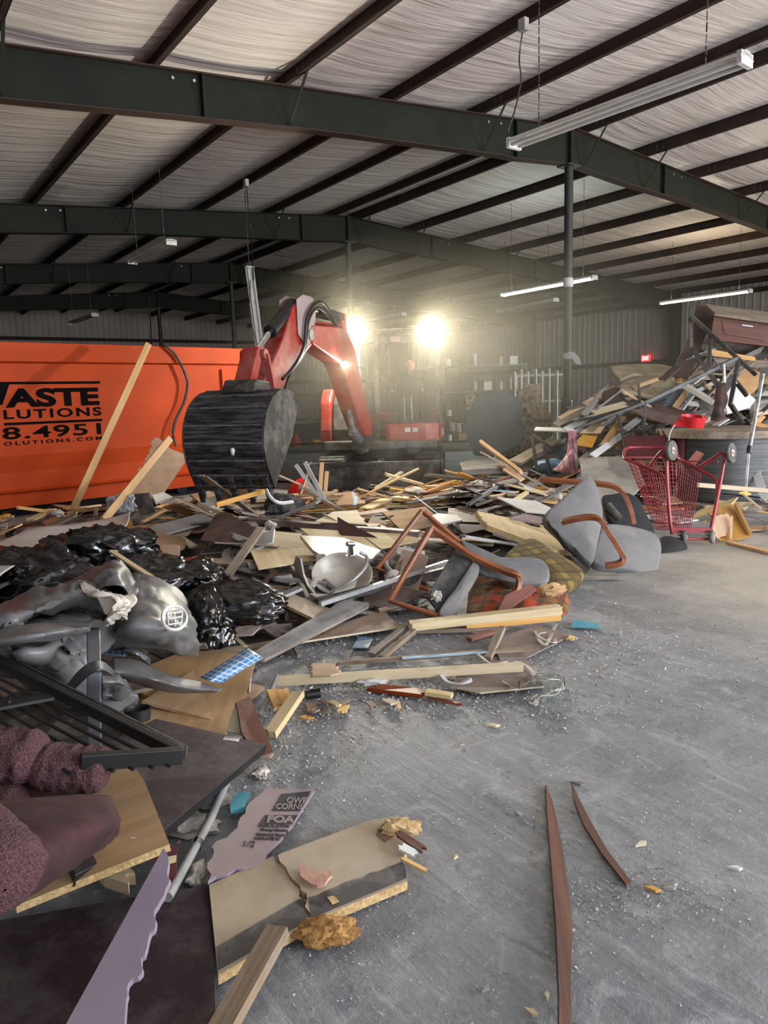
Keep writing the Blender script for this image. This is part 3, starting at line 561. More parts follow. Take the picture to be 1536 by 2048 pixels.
mb = MB(); mb.tube([Q_(.6, .95, 2.57), Q_(.62, -.05, 2.57), Q_(.62, -.25, 2.56)], .014, 8); obj('lamp_rail', mb, M['steel'], ex)
mb = MB(); mb.box(Q_(-.2, .45, 1.25), (.45, .46, .12), fU, lU); mb.box(Q_(-.42, .45, 1.62), (.12, .44, .66), fU, lU); obj('operator_seat', mb, M['blackf'], ex, bev=.04)
for y in (.2, .72):
    mb = MB(); mb.box(Q_(.05, y, 1.2), (.3, .14, .4), fU, lU); mb.cyl(Q_(.12, y, 1.4), Q_(.2, y, 1.62), .016); mb.blob(Q_(.2, y, 1.65), (.03, .03, .045), 2, 0); obj('joystick_console', mb, M['exdark'], ex)
mb = MB(); mb.cyl(Q_(.4, .4, 1.06), Q_(.45, .4, 1.5), .012); mb.cyl(Q_(.4, .52, 1.06), Q_(.45, .52, 1.5), .012); obj('travel_lever', mb, M['steel'], ex)
def worklamp(p, aim, e, size=.055, blend=.6, ang=120):
    aim = Vector(aim).normalized(); o_ = MB(); o_.cyl(p-aim*.06, p, size*.8, size*1.15, 16); h_ = obj('work_lamp', o_, M['exdark'], ex)
    o_ = MB(); o_.cyl(p, p+aim*.006, size, size, 16); obj('lens', o_, M['headlamp'], h_)
    l = bpy.data.lights.new('work_lamp_beam', 'SPOT'); l.energy = e; l.spot_size = R(ang); l.spot_blend = blend; l.shadow_soft_size = .035; l.color = (1, .93, .76)
    lo = bpy.data.objects.new('work_lamp_beam', l); COL.objects.link(lo); lo.location = p+aim*.03; lo.rotation_euler = aim.to_track_quat('-Z', 'Y').to_euler()
LR = D(851, 655, 12.0); LL = D(720, 662, 12.0)
worklamp(LR, (.36, -1, -.33), 400, ang=110, blend=.8); worklamp(LL, (-.75, -.62, -.12), 300, ang=178, blend=.2)
# boom assembly in its own swung plane
FT = Q_(1.0, -.2, 0); FT.z = 0
def K(s, y, z): return FT+fB*s+lB*y+ZV*z
mb = MB(); mb.prism([K(x, -.12, z) for x, z in ((-.15, .7), (.18, .7), (.18, 1.15), (-.05, 1.2))], lB*.24); mb.cyl(K(.02, 0, .66), K(.02, 0, 1.22), .1); obj('swing_bracket', mb, M['exdark'], ex)
bpz = [(-.05, .9), (.22, .92), (.62, 1.32), (.98, 1.78), (1.2, 2.0), (2.12, 2.2), (2.22, 2.32), (2.15, 2.45), (1.15, 2.5), (.85, 2.46), (.55, 2.2), (.25, 1.6), (-.08, 1.1)]
mb = MB(); mb.prism([K(x, -.13, z) for x, z in bpz], lB*.26); obj('boom', mb, M['exred'], ex, bev=.02)
mb = MB(); mb.cyl(K(.45, 0, 1.0), K(.62, 0, 1.35), .05); mb.cyl(K(.2, 0, .85), K(.45, 0, 1.0), .075); obj('boom_cylinder', mb, M['steel'], ex)
mb = MB(); mb.prism([K(.8, -.05, z) for z in ()]+[K(.72, -.07, 2.38), K(.95, -.07, 2.42), K(.9, -.07, 2.72), K(.78, -.07, 2.72)], lB*.14); mb.cyl(K(.84, -.09, 2.66), K(.84, .09, 2.66), .05); obj('cylinder_bracket', mb, M['exred'], ex)
mb = MB(); mb.cyl(K(.86, 0, 2.66), K(1.6, 0, 2.66), .075); ac = obj('arm_cylinder', mb, M['exdark'], ex); mb = MB(); mb.cyl(K(1.6, 0, 2.66), K(2.1, 0, 2.66), .035); obj('cylinder_rod', mb, M['chrome'], ac)
amz = [(3.62, 1.36), (3.72, 1.48), (3.6, 1.62), (2.95, 2.22), (2.62, 2.62), (2.35, 2.76), (2.08, 2.78), (1.98, 2.66), (2.05, 2.45), (2.1, 2.2), (2.3, 2.1), (3.45, 1.36)]
mb = MB(); mb.prism([K(x, -.1, z) for x, z in amz], lB*.2); arm_ = obj('arm', mb, M['exred'], ex, bev=.015)
mb = MB()
for s in (-.115, .115): mb.prism([K(x, s-.01, z) for x, z in ((2.55, 2.72), (2.35, 2.8), (2.05, 2.8), (1.97, 2.62), (2.08, 2.3), (2.3, 2.15), (2.55, 2.3))], lB*.02)
obj('arm_head_plate', mb, M['lavface'], ex, bev=.01)
mb = MB(); mb.cyl(K(2.2, -.15, 2.32), K(2.2, .15, 2.32), .07); mb.cyl(K(3.6, -.14, 1.48), K(3.6, .14, 1.48), .05); obj('pivot_pin', mb, M['steel'], ex)
mb = MB(); mb.cyl(K(2.42, 0, 2.68), K(3.08, 0, 2.3), .082); bc = obj('bucket_cylinder', mb, M['black'], ex); mb = MB(); mb.cyl(K(3.08, 0, 2.3), K(3.5, 0, 2.02), .036); obj('cylinder_rod', mb, M['chrome'], bc)
for s in (-.13, .13):
    mb = MB(); mb.beam(K(3.5, s, 2.02), K(3.38, s, 1.62), .03, .1, lB); mb.cyl(K(3.5, s-.02, 2.02), K(3.5, s+.02, 2.02), .06); obj('link_arm', mb, M['exred'], ex)
mb = MB(); mb.prism([K(x, -.1, z) for x, z in ((3.44, 2.1), (3.58, 2.1), (3.82, 1.72), (3.7, 1.64))], lB*.2); obj('bucket_link', mb, M['exred'], ex, bev=.01)
mb = MB(); mb.tube(spline([K(1.3, .15, 2.5), K(1.9, .18, 2.75), K(2.35, .17, 2.55), K(2.5, .16, 2.15), K(2.8, .15, 1.9), K(3.1, .14, 1.75)], 8), .02, 8); mb.tube(spline([K(1.3, .11, 2.52), K(1.9, .14, 2.68), K(2.25, .14, 2.5), K(2.45, .14, 2.1), K(2.9, .14, 1.8), K(3.25, .2, 1.45), K(3.1, .25, 1.3), K(2.95, .2, 1.5)], 8), .017, 8); obj('hydraulic_hose', mb, M['black'], ex)
mb = MB()
for y in (-.1, -.06, .06, .1): mb.tube([K(.95, y, 2.53), K(2.0, y, 2.5)], .014, 6)
obj('hydraulic_pipe', mb, M['exred'], ex)
LB = K(1.1, .17, 1.98); worklamp(LB, (-.1, -1, -.35), 60, size=.05, ang=150)
# bucket
BW = .46
shell = [(3.42, 1.52), (3.6, 1.6), (3.82, 1.62), (4.02, 1.56), (4.18, 1.44), (4.28, 1.26), (4.31, 1.08), (4.28, .9), (4.2, .74)]; 
lip = [(4.2, .74), (4.13, .62), (4.1, .58)]
path = [Vector(p) for p in spline([Vector((a, b, 0)) for a, b in shell+lip[1:]], 3)]
mb = MB(); t = .018; nrm = []
out = []; inn = []
for i, p in enumerate(path):
    a = path[max(i-1, 0)]; b = path[min(i+1, len(path)-1)]; dd = (b-a).normalized(); n2 = Vector((dd.y, -dd.x, 0)); 
    if n2.dot(p-Vector((3.7, 1.1, 0))) < 0: n2 = -n2
    nrm.append(n2); out.append(p); inn.append(p-n2*t)
mb.prism([K(p.x, -BW, p.y) for p in out+inn[::-1]], lB*2*BW); bk = obj('bucket', mb, M['bucket'], ex, ang=35)
for i in range(3, len(path)-3, 3):
    mb = MB(); p = path[i]; n3 = fB*nrm[i].x+ZV*nrm[i].y; d3 = n3.cross(lB); mb.box(K(p.x, 0, p.y)+n3*.006, (.014, 2*BW-.01, .016), d3, lB, n3); obj('wear_rib', mb, M['worn'], bk)
for s in (-1, 1):
    mb = MB(); pl = [(3.42, 1.5)]+[(p.x, p.y) for p in path[1:-1]]+[(3.98, .75), (3.62, 1.12)]
    mb.prism([K(x, s*BW, z) for x, z in pl], lB*s*.022); obj('side_plate', mb, M['exdark'], bk)
for j in range(5):
    y = -BW+.05+j*(2*BW-.1)/4; mb = MB(); mb.prism([K(x, y-.032, z) for x, z in ((4.19, .74), (4.21, .7), (4.13, .5), (4.1, .42), (4.07, .5), (4.1, .66))], lB*.064); obj('tooth', mb, M['bucket'], bk, bev=.006)
mb = MB(); mb.prism([K(x, -.2, z) for x, z in ((3.5, 1.56), (3.95, 1.6), (3.85, 1.74), (3.55, 1.72))], lB*.4); obj('bucket_ear', mb, M['exdark'], bk, bev=.02)
mb = MB(); mb.box(K(4.27, -.3, 1.2), (.012, .05, .06), fB, lB); mb.blob(K(4.27, .1, 1.0), (.03, .07, .05), 2, .3); obj('plaster_splash', mb, M['whiteb'], bk)
# ------------------------------------------------------------------ operator
def skinned(name, joints, edges, m, parent=None, **kw):
    me = bpy.data.meshes.new(name); me.from_pydata([tuple(j[0]) for j in joints], edges, []); o = bpy.data.objects.new(name, me); COL.objects.link(o)
    s = o.modifiers.new('skin', 'SKIN'); 
    for i, j in enumerate(joints):
        sv = me.skin_vertices[0].data[i]; r_ = j[1]; sv.radius = (r_, r_) if not isinstance(r_, tuple) else r_; sv.use_root = (i == 0)
    ss = o.modifiers.new('sub', 'SUBSURF'); ss.levels = 2; ss.render_levels = 2; me.materials.append(m)
    if parent is not None: o.parent = parent
    return tagit(o, **kw)
op = Vector(Q_(-.2, .45, 1.31)); per = thing('person', 'person in a dark shirt sitting at the levers inside the excavator cab', 'person', op)
def W(x, y, z): return fU*x+lU*y+ZV*z
jt = [(W(0, 0, .08), (.15, .12)), (W(.0, 0, .25), (.14, .11)), (W(.0, 0, .42), (.16, .12)), (W(.02, 0, .53), (.08, .08)), (W(.04, 0, .6), .05),
      (W(0, .17, .47), .06), (W(.06, .24, .24), .048), (W(.32, .27, .3), .036), (W(0, -.17, .47), .06), (W(.06, -.24, .24), .048), (W(.32, -.25, .3), .036),
      (W(.08, .1, .06), .09), (W(.48, .12, .1), .07), (W(.5, .12, -.25), .045), (W(.6, .12, -.28), .04), (W(.08, -.1, .06), .09), (W(.48, -.12, .1), .07), (W(.5, -.12, -.25), .045), (W(.6, -.12, -.28), .04)]
skinned('body', jt, [(0, 1), (1, 2), (2, 3), (3, 4), (2, 5), (5, 6), (6, 7), (2, 8), (8, 9), (9, 10), (0, 11), (11, 12), (12, 13), (13, 14), (0, 15), (15, 16), (16, 17), (17, 18)], M['shirt'], per)
mb = MB(); mb.blob(op+W(.05, 0, .72), (.085, .075, .115), 3, .03, ax=(fU, lU, ZV)); mb.blob(op+W(.135, 0, .71), (.018, .014, .025), 2, 0, ax=(fU, lU, ZV))
for s in (-1, 1): mb.blob(op+W(.04, s*.078, .72), (.02, .01, .03), 2, 0, ax=(fU, lU, ZV))
obj('head', mb, M['skin'], per)
mb = MB(); mb.blob(op+W(.02, 0, .77), (.092, .082, .085), 3, .05, ax=(fU, lU, ZV), flat=-.3); obj('hair', mb, M['hair'], per)
for s in (-1, 1):
    mb = MB(); h0 = op+W(.34, s*.26, .31); mb.blob(h0, (.045, .035, .025), 2, 0, ax=(fU, lU, ZV))
    for k in range(4): mb.tube([h0+W(.03, (k-1.5)*.017, .005), h0+W(.06, (k-1.5)*.018, .0), h0+W(.065-.003*k, (k-1.5)*.017, -.03)], .0085, 6)
    mb.tube([h0+W(.0, -s*.03, 0), h0+W(.035, -s*.045, -.012)], .0095, 6); obj('hand', mb, M['skin'], per)
# dust in the air around the machine
mb = MB(); mb.blob((1.6, 12.8, 1.9), (4.6, 5.2, 2.3), 4, 0); 
hz = bpy.data.materials.new('airborne_dust'); hz.use_nodes = True; nt = hz.node_tree; N = nt.nodes; L = nt.links; N.clear()
om = N.new('ShaderNodeOutputMaterial'); sc_ = N.new('ShaderNodeVolumeScatter'); sc_.inputs['Color'].default_value = (*lin((236, 228, 206)), 1); sc_.inputs['Anisotropy'].default_value = .45
tc = N.new('ShaderNodeTexCoord'); mp = N.new('ShaderNodeMapping'); L.new(tc.outputs['Generated'], mp.inputs[0]); mp.inputs['Location'].default_value = (-1, -1, -1); mp.inputs['Scale'].default_value = (2, 2, 2)
gr = N.new('ShaderNodeTexGradient'); gr.gradient_type = 'SPHERICAL'; L.new(mp.outputs[0], gr.inputs[0])
nz = N.new('ShaderNodeTexNoise'); nz.inputs['Scale'].default_value = .8; nz.inputs['Detail'].default_value = 3; L.new(tc.outputs['Object'], nz.inputs['Vector'])
m1 = N.new('ShaderNodeMath'); m1.operation = 'MULTIPLY'; L.new(gr.outputs[1], m1.inputs[0]); L.new(nz.outputs[0], m1.inputs[1]); m2 = N.new('ShaderNodeMath'); m2.operation = 'MULTIPLY'; L.new(m1.outputs[0], m2.inputs[0]); m2.inputs[1].default_value = .22
L.new(m2.outputs[0], sc_.inputs['Density']); L.new(sc_.outputs[0], om.inputs['Volume'])
obj('dust_haze', mb, hz, label='pale dust haze hanging in the air around the excavator', cat='dust', kind='stuff', origin=(1.6, 12.8, 1.9))
# dim shelving and tubs behind the machine
def shelf(px, py, Y, w_, h_, lab, n=4, m='zinc', yaw=0):
    b = D(px, 800, Y); b.z = 0; o = thing('shelf_rack', lab, 'shelving', b); X = Vector((math.cos(yaw), math.sin(yaw), 0)); Yv = Vector((-X.y, X.x, 0))
    for sx in (-1, 1):
        for sy in (0, .5):
            mb = MB(); mb.beam(b+X*sx*w_/2+Yv*sy, b+X*sx*w_/2+Yv*sy+ZV*h_, .05, .05, X); obj('upright', mb, M[m], o)
    for k in range(n):
        mb = MB(); mb.box(b+Yv*.25+ZV*(.25+k*(h_-.3)/max(1, n-1)), (w_, .5, .04), X, Yv); obj('shelf', mb, M[m], o)
    return b, X, Yv
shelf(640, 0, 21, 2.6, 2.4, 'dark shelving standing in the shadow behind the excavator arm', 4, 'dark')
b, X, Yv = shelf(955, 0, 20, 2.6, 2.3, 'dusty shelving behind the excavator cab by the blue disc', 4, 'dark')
for k in range(4):
    for j in range(7):
        if random.random() < .75:
            mb = MB(); h_ = .12+random.random()*.2; c = b+X*(-1.1+j*.35)+Yv*.22+ZV*(.28+k*.667); mb.cyl(c, c+ZV*h_, .07, n=10) if j % 2 else mb.box(c+ZV*h_/2, (.2, .2, h_), X, Yv)
            obj('storage_tub', mb, M[['greyb', 'white', 'tanboard'][j % 3]], label='small dusty tub on the shelving behind the cab', cat='tub', group='tubs on the far shelving')
for px, py, m, lab in ((905, 862, 'white', 'white plastic bucket on the floor right of the excavator skirt, leftmost of three'), (918, 864, 'white', 'white plastic bucket on the floor, middle of three beyond the excavator'), (931, 866, 'bluejean', 'pale blue round tub on the floor beside the white buckets')):
    p = Z(px, py, 0); mb = MB(); mb.lathe(p, ZV, [(0, .0), (.14, 0), (.17, .36), (.16, .36), (.13, .02)], 16); o = obj('bucket', mb, M[m], label=lab, cat='bucket'); mb = MB(); mb.tube([p+Vector((.17*math.cos(a), -.02, .34+.12*math.sin(a))) for a in [math.pi*i/8 for i in range(9)]], .005, 6); obj('handle', mb, M['steel'], o)
# upright rack behind the heap
b = D(1078, 850, 17.5); b.z = 0; o = thing('metal_rack', 'bare metal rack of upright rails behind the blue disc', 'rack', b); X = UU*-1; 
for i in range(8):
    q = D(1028+i*14, 800, 17.5); q.z = 0; mb = MB(); mb.beam(q, q+ZV*(2.05 if i % 2 else 2.0), .05 if i % 3 else .1, .04, ZV.cross(X)); obj('upright', mb, M['zinc'], o)
for z in (.7, 1.3, 1.9):
    q1 = D(1028, 800, 17.5); q2 = D(1126, 800, 17.5); q1.z = q2.z = z; mb = MB(); mb.beam(q1, q2, .04, .05); obj('rail', mb, M['zinc'], o)
# ------------------------------------------------------------------ heaps: a height map of what the debris has piled up to
HX0, HY0, CS = -9.0, .8, .05; NX, NY = 460, 380
HM = np.zeros((NX, NY)); gx = HX0+(np.arange(NX)+.5)*CS; gy = HY0+(np.arange(NY)+.5)*CS; GX, GY = np.meshgrid(gx, gy, indexing='ij')
def bump_(x, y, rx, ry, h, ang=0.0, pw=2):
    c, s = math.cos(ang), math.sin(ang); a = ((GX-x)*c+(GY-y)*s)/rx; b = (-(GX-x)*s+(GY-y)*c)/ry
    return h*np.exp(-(np.abs(a)**pw+np.abs(b)**pw))
def pg(px, py): p = Z(px, py, 0); return p.x, p.y
for (px, py, rx, ry, h) in ((160, 1235, 1.0, .8, .42), (30, 1330, .7, .7, .35), (110, 1480, .5, .5, .18), (330, 1230, .9, .6, .22), (430, 1110, 1.6, 1.0, .22), (250, 1060, 1.6, .9, .25), (660, 1110, 1.2, .8, .2), (640, 1045, 2.0, .9, .12), (860, 1060, 1.3, 1.0, .2), (1000, 1040, 1.1, 1.0, .2), (1030, 1000, 1.2, 1.0, .14), (930, 1130, .9, .5, .12)):
    x, y = pg(px, py); HM = np.maximum(HM, bump_(x, y, rx, ry, h)) + .25*np.minimum(HM, bump_(x, y, rx, ry, h))
for (x, y, rx, ry, h, an) in ((5.3, 12.6, 2.0, 1.7, 1.5, .35), (7.0, 12.6, 2.2, 1.7, 1.95, .2), (4.2, 12.6, 1.5, 1.2, .75, .3), (8.2, 12.0, 1.6, 2.0, 1.9, 0), (5.2, 10.6, 1.5, .9, .22, 0), (2.9, 12.6, 1.1, .7, .3, .5), (4.6, 9.4, 1.2, .6, .12, 0)):
    HM = np.maximum(HM, bump_(x, y, rx, ry, h, an))
HM[HM < .015] = 0
rs = np.random.RandomState(5)
H0 = HM.copy()
def hs(x, y, A=None):
    A = HM if A is None else A; i = int((x-HX0)/CS); j = int((y-HY0)/CS)
    return float(A[i, j]) if 0 <= i < NX and 0 <= j < NY else 0.0
# the crumbly body of the heaps (uncountable rubble)
mb = MB(); st = 3; rows = []
for i in range(0, NX, st):
    rows.append([Vector((gx[i], gy[j], H0[i, j]*.92-.03+(.05*noise.noise(Vector((gx[i]*4, gy[j]*4, 0)))+.025*noise.noise(Vector((gx[i]*11, gy[j]*11, 3))) if H0[i, j] > .03 else 0)-(0.03 if H0[i, j] < .03 else 0))) for j in range(0, NY, st)])
mb.grid(rows); k = [f for f in mb.f if max(mb.v[i][2] for i in f) > .001]; mb.f = k
used = sorted({i for f in k for i in f}); mp_ = {a: b for b, a in enumerate(used)}; mb.v = [mb.v[i] for i in used]; mb.f = [tuple(mp_[i] for i in f) for f in k]
obj('rubble_heap', mb, M['rubble'], label='dark crumbled debris forming the body of the demolition heaps', cat='rubble', kind='stuff')
# --- shapes of single scraps, in local coordinates (x along the length)
def plank_mb(L_, w_, t, jag, rng):
    n = 6; mb = MB(); top = []
    le = [(-L_/2 + (rng.random()*jag if jag else 0)) for _ in range(n)]; ri = [(L_/2 - (rng.random()*jag if jag else 0)) for _ in range(n)]
    ys = [-w_/2+w_*i/(n-1) for i in range(n)]
    if jag == 0: pts = [(-L_/2, -w_/2), (L_/2, -w_/2), (L_/2, w_/2), (-L_/2, w_/2)]
    else: pts = [(ri[i], ys[i]) for i in range(n)]+[(le[i], ys[i]) for i in reversed(range(n))]
    mb.prism([Vector((a, b, -t/2)) for a, b in pts], (0, 0, t)); return mb
def panel_mb(L_, w_, t, rng, tear=.05, curl=0.0):
    c = [(-L_/2, -w_/2), (L_/2, -w_/2), (L_/2, w_/2), (-L_/2, w_/2)]; pts = []; sides = [rng.random() < .5 for _ in range(4)]
    if rng.random() < .5: c[rng.randrange(4)] = tuple(a*rng.uniform(.2, .75) for a in c[rng.randrange(4)]) if False else c[0]
    cut = rng.randrange(4) if rng.random() < .45 else -1
    for i in range(4):
        a = Vector(c[i]); b = Vector(c[(i+1) % 4])
        if i == cut: a = a*.55
        if (i+1) % 4 == cut: b = b*.55
        m_ = 7 if sides[i] else 1; nn = Vector((b-a).yx); nn.x *= -1; nn.normalize()
        for k in range(m_): pts.append(a+(b-a)*k/m_+(nn*rng.uniform(-tear, tear)*.5 if k else Vector((0, 0))))
    mb = MB(); mb.prism([Vector((p[0], p[1], -t/2)) for p in pts], (0, 0, t))
    if curl: mb.v = [(x, y, z+curl*x*x) for x, y, z in mb.v]
    return mb
def lump_mb(L_, w_, t, rng): mb = MB(); mb.blob((0, 0, 0), (L_/2, w_/2, t/2), 2, .45, 1.6, rng.random()*50); return mb
LIB = {}
def libmesh(kind, idx, L_, w_, t, m):
    key = (kind, idx, m)
    if key in LIB: return LIB[key]
    rng = random.Random(idx*7+len(kind))
    mb = plank_mb(L_, w_, t, .12*L_*.5 if idx % 3 else 0, rng) if kind == 'plank' else panel_mb(L_, w_, t, rng, .07*min(L_, w_)*2, (.12 if idx % 4 == 3 else 0)) if kind == 'panel' else lump_mb(L_, w_, t, rng)
    me = bpy.data.meshes.new(m+'_'+kind); me.from_pydata(mb.v, [], mb.f); finish(me, mb.smooth, 35); me.materials.append(M[m]); LIB[key] = me; return me
def settle(x, y, L_, w_, t, yaw, rng, tilt=0.0, lim=.05, smooth=.7):
    c, s = math.cos(yaw), math.sin(yaw); P = []; 
    for a in np.linspace(-.5, .5, 7):
        for b in np.linspace(-.5, .5, 3):
            P.append((a*L_, b*w_, hs(x+a*L_*c-b*w_*s, y+a*L_*s+b*w_*c)))
    P = np.array(P); A = np.c_[np.ones(len(P)), P[:, 0], P[:, 1]]; k = np.linalg.lstsq(A, P[:, 2], rcond=None)[0]; res = P[:, 2]-A@k
    sx = max(-1.1, min(1.1, k[1])); sy = max(-1.0, min(1.0, k[2])); z = k[0]+min(res.max(), lim)+t/2
    X = Vector((c, s, sx)).normalized(); Yv = Vector((-s, c, sy)); n_ = X.cross(Yv).normalized(); Yv = n_.cross(X)
    mw = Matrix((X, Yv, n_)).transposed().to_4x4()
    if tilt: mw = mw @ Matrix.Rotation(tilt, 4, 'Y'); z += abs(math.sin(tilt))*L_*.42
    mw.translation = Vector((x, y, z))
    # raise the height map under the piece
    R_ = math.hypot(L_, w_)/2+CS; i0 = max(0, int((x-R_-HX0)/CS)); i1 = min(NX, int((x+R_-HX0)/CS)+1); j0 = max(0, int((y-R_-HY0)/CS)); j1 = min(NY, int((y+R_-HY0)/CS)+1)
    gx_ = GX[i0:i1, j0:j1]-x; gy_ = GY[i0:i1, j0:j1]-y; a = gx_*c+gy_*s; b = -gx_*s+gy_*c; inside = (abs(a) < L_/2) & (abs(b) < w_/2)
    top = z+t/2+a*sx+b*sy; sub = HM[i0:i1, j0:j1]; upd = np.where(inside & (top > sub) & (top < sub+.3), sub+(top-sub)*smooth, sub); HM[i0:i1, j0:j1] = upd
    return mw
SPEC = {  # kind -> list of (type, L, w, t) variants
 'plank': [(1.1, .09, .02), (.8, .06, .035), (1.5, .1, .02), (.55, .05, .02), (.9, .14, .018), (.7, .035, .035)],
 'panel': [(.7, .45, .014), (.5, .32, .016), (.9, .4, .012), (.42, .3, .01), (.6, .25, .018)],
 'lump': [(.28, .2, .12), (.2, .14, .09), (.36, .18, .1)]}
TXT = {'pine': ('fresh yellow pine', 'pine board'), 'pale': ('pale cream plywood', 'plywood scrap'), 'ply': ('golden plywood', 'plywood scrap'), 'oldwood': ('weathered grey-brown wood', 'old board'), 'greywood': ('dusty grey wood', 'grey board'),
       'brown': ('dark brown veneered', 'brown panel'), 'redwood': ('reddish brown wood', 'red-brown board'), 'tanboard': ('tan hardboard', 'hardboard scrap'), 'whiteb': ('white laminate', 'white panel'), 'greyb': ('grey laminate', 'grey panel'),
       'darkb': ('dark charcoal', 'dark panel'), 'blue': ('pale blue foam', 'blue foam'), 'insul': ('crumpled off-white plaster', 'plaster chunk'), 'card': ('torn cardboard', 'cardboard'), 'bag': ('crumpled black plastic', 'plastic scrap'), 'yellow': ('bright yellow', 'yellow scrap'), 'bluejean': ('dusty blue plastic', 'blue scrap'), 'partboard': ('beige chipboard', 'chipboard scrap'), 'purple': ('dark maroon laminate', 'maroon panel')}
NOUN = {'plank': 'plank', 'panel': 'sheet scrap', 'lump': 'chunk'}
NAME = {'pine': 'pine', 'pale': 'plywood', 'ply': 'plywood', 'oldwood': 'weathered_wood', 'greywood': 'weathered_wood', 'brown': 'veneered', 'redwood': 'veneered', 'tanboard': 'hardboard', 'whiteb': 'laminate', 'greyb': 'laminate', 'darkb': 'dark_laminate', 'blue': 'foam', 'insul': 'plaster', 'card': 'cardboard', 'bag': 'plastic', 'yellow': 'painted', 'bluejean': 'plastic', 'partboard': 'chipboard', 'purple': 'dark_laminate'}
KN = {'plank': '_plank', 'panel': '_sheet_scrap', 'lump': '_chunk'}
def scatter(n, where, zone, kinds, seed, yawf, sc=1.0, tiltp=.15, lim=.05, smooth=.7):
    rng = random.Random(seed); tot = sum(k[2] for k in kinds)
    for i in range(n):
        x, y = where(rng); r = rng.random()*tot
        for kd, m, w_ in kinds:
            r -= w_
            if r <= 0: break
        idx = rng.randrange(len(SPEC[kd])); L_, ww, t = SPEC[kd][idx]; me = libmesh(kd, idx, L_, ww, t, m); f = sc*rng.uniform(.6, 1.15); fw = f*rng.uniform(.8, 1.3)
        yaw = yawf(rng); tilt = rng.uniform(.12, .5)*rng.choice((-1, 1)) if rng.random() < tiltp else 0
        mw = settle(x, y, L_*f, ww*fw, t*1.0, yaw, rng, tilt, lim, smooth)
        nm, nn = NAME[m]+KN[kd], NOUN[kd]; o = bpy.data.objects.new(nm, me); COL.objects.link(o); o.matrix_world = mw @ Matrix.Diagonal((f, fw, 1, 1))
        desc, cat = TXT[m]; tagit(o, '%s %s lying %s' % (desc, nn, zone), 'wood scrap' if kd == 'plank' else 'debris', '%s %ss %s' % (desc, nn, zone))
def inpoly(poly):
    xs = [p[0] for p in poly]; ys = [p[1] for p in poly]
    def inside(x, y):
        c = False; n = len(poly)
        for i in range(n):
            (x1, y1), (x2, y2) = poly[i], poly[(i+1) % n]
            if (y1 > y) != (y2 > y) and x < (x2-x1)*(y-y1)/(y2-y1)+x1: c = not c
        return c
    def f(rng):
        while True:
            x = rng.uniform(min(xs), max(xs)); y = rng.uniform(min(ys), max(ys))
            if inside(x, y): return pg(x, y)
    return f
anyyaw = lambda r: r.uniform(0, math.pi)
acr = lambda r: r.gauss(.15, .45)
# before the excavator: mostly fresh pine lying crosswise
scatter(120, inpoly([(560, 1002), (1140, 992), (1120, 1012), (1040, 1042), (600, 1047), (470, 1016)]), 'in front of the excavator blade', [('plank', 'pine', 8), ('plank', 'pale', 4), ('panel', 'pale', 3), ('panel', 'pine', 2), ('plank', 'oldwood', 3), ('plank', 'redwood', 1.2), ('panel', 'blue', 1.0), ('panel', 'greyb', 1.5), ('lump', 'insul', .8), ('panel', 'darkb', 1.2)], 11, acr, 1.0, .2)
scatter(34, inpoly([(590, 995), (760, 998), (1100, 990), (1100, 1010), (560, 1020)]), 'in a low drift at the foot of the blade', [('plank', 'pine', 8), ('plank', 'pale', 3), ('panel', 'pine', 1)], 12, acr, .9, .12)
scatter(70, inpoly([(880, 975), (1130, 965), (1180, 1000), (1090, 1070), (900, 1040)]), 'in the drift behind the right chair', [('plank', 'pine', 5), ('plank', 'oldwood', 3), ('plank', 'greywood', 2), ('panel', 'greyb', 2), ('panel', 'blue', 1.3), ('panel', 'whiteb', 2), ('panel', 'brown', 1), ('lump', 'insul', 1.5), ('lump', 'bag', 1), ('plank', 'redwood', 1)], 13, lambda r: r.gauss(.45, .35), .9, .15)
# between the container and the black bags
scatter(110, inpoly([(-60, 1010), (200, 1010), (480, 990), (520, 1050), (420, 1110), (200, 1120), (-60, 1150)]), 'between the orange container and the black bags', [('plank', 'pine', 3), ('plank', 'oldwood', 3), ('panel', 'brown', 3), ('panel', 'tanboard', 3), ('panel', 'greyb', 2), ('panel', 'pale', 2), ('plank', 'greywood', 2), ('lump', 'insul', 1), ('panel', 'darkb', 2), ('panel', 'card', 1.5), ('lump', 'bag', .8), ('panel', 'yellow', .4)], 14, anyyaw, .95, .2)
# the middle
scatter(170, inpoly([(380, 1040), (1080, 1030), (1080, 1090), (950, 1150), (760, 1200), (560, 1230), (450, 1180), (330, 1120)]), 'in the middle of the debris field', [('panel', 'pale', 4), ('panel', 'tanboard', 3), ('panel', 'brown', 2.6), ('plank', 'pale', 3), ('plank', 'oldwood', 4), ('plank', 'greywood', 3), ('panel', 'greyb', 2.5), ('panel', 'whiteb', 1.3), ('panel', 'darkb', 2), ('panel', 'partboard', 2), ('lump', 'insul', 1.2), ('panel', 'blue', .7), ('plank', 'redwood', .8), ('lump', 'bag', .6), ('panel', 'ply', 1.5)], 15, anyyaw, .85, .16)
scatter(34, inpoly([(540, 1200), (820, 1190), (900, 1230), (760, 1270), (560, 1320), (430, 1330)]), 'at the near edge of the debris, left of the chair', [('plank', 'oldwood', 3), ('panel', 'tanboard', 2), ('plank', 'greywood', 2), ('panel', 'greyb', 1), ('plank', 'brown', 1.4), ('lump', 'insul', .8)], 16, anyyaw, .55, .08)
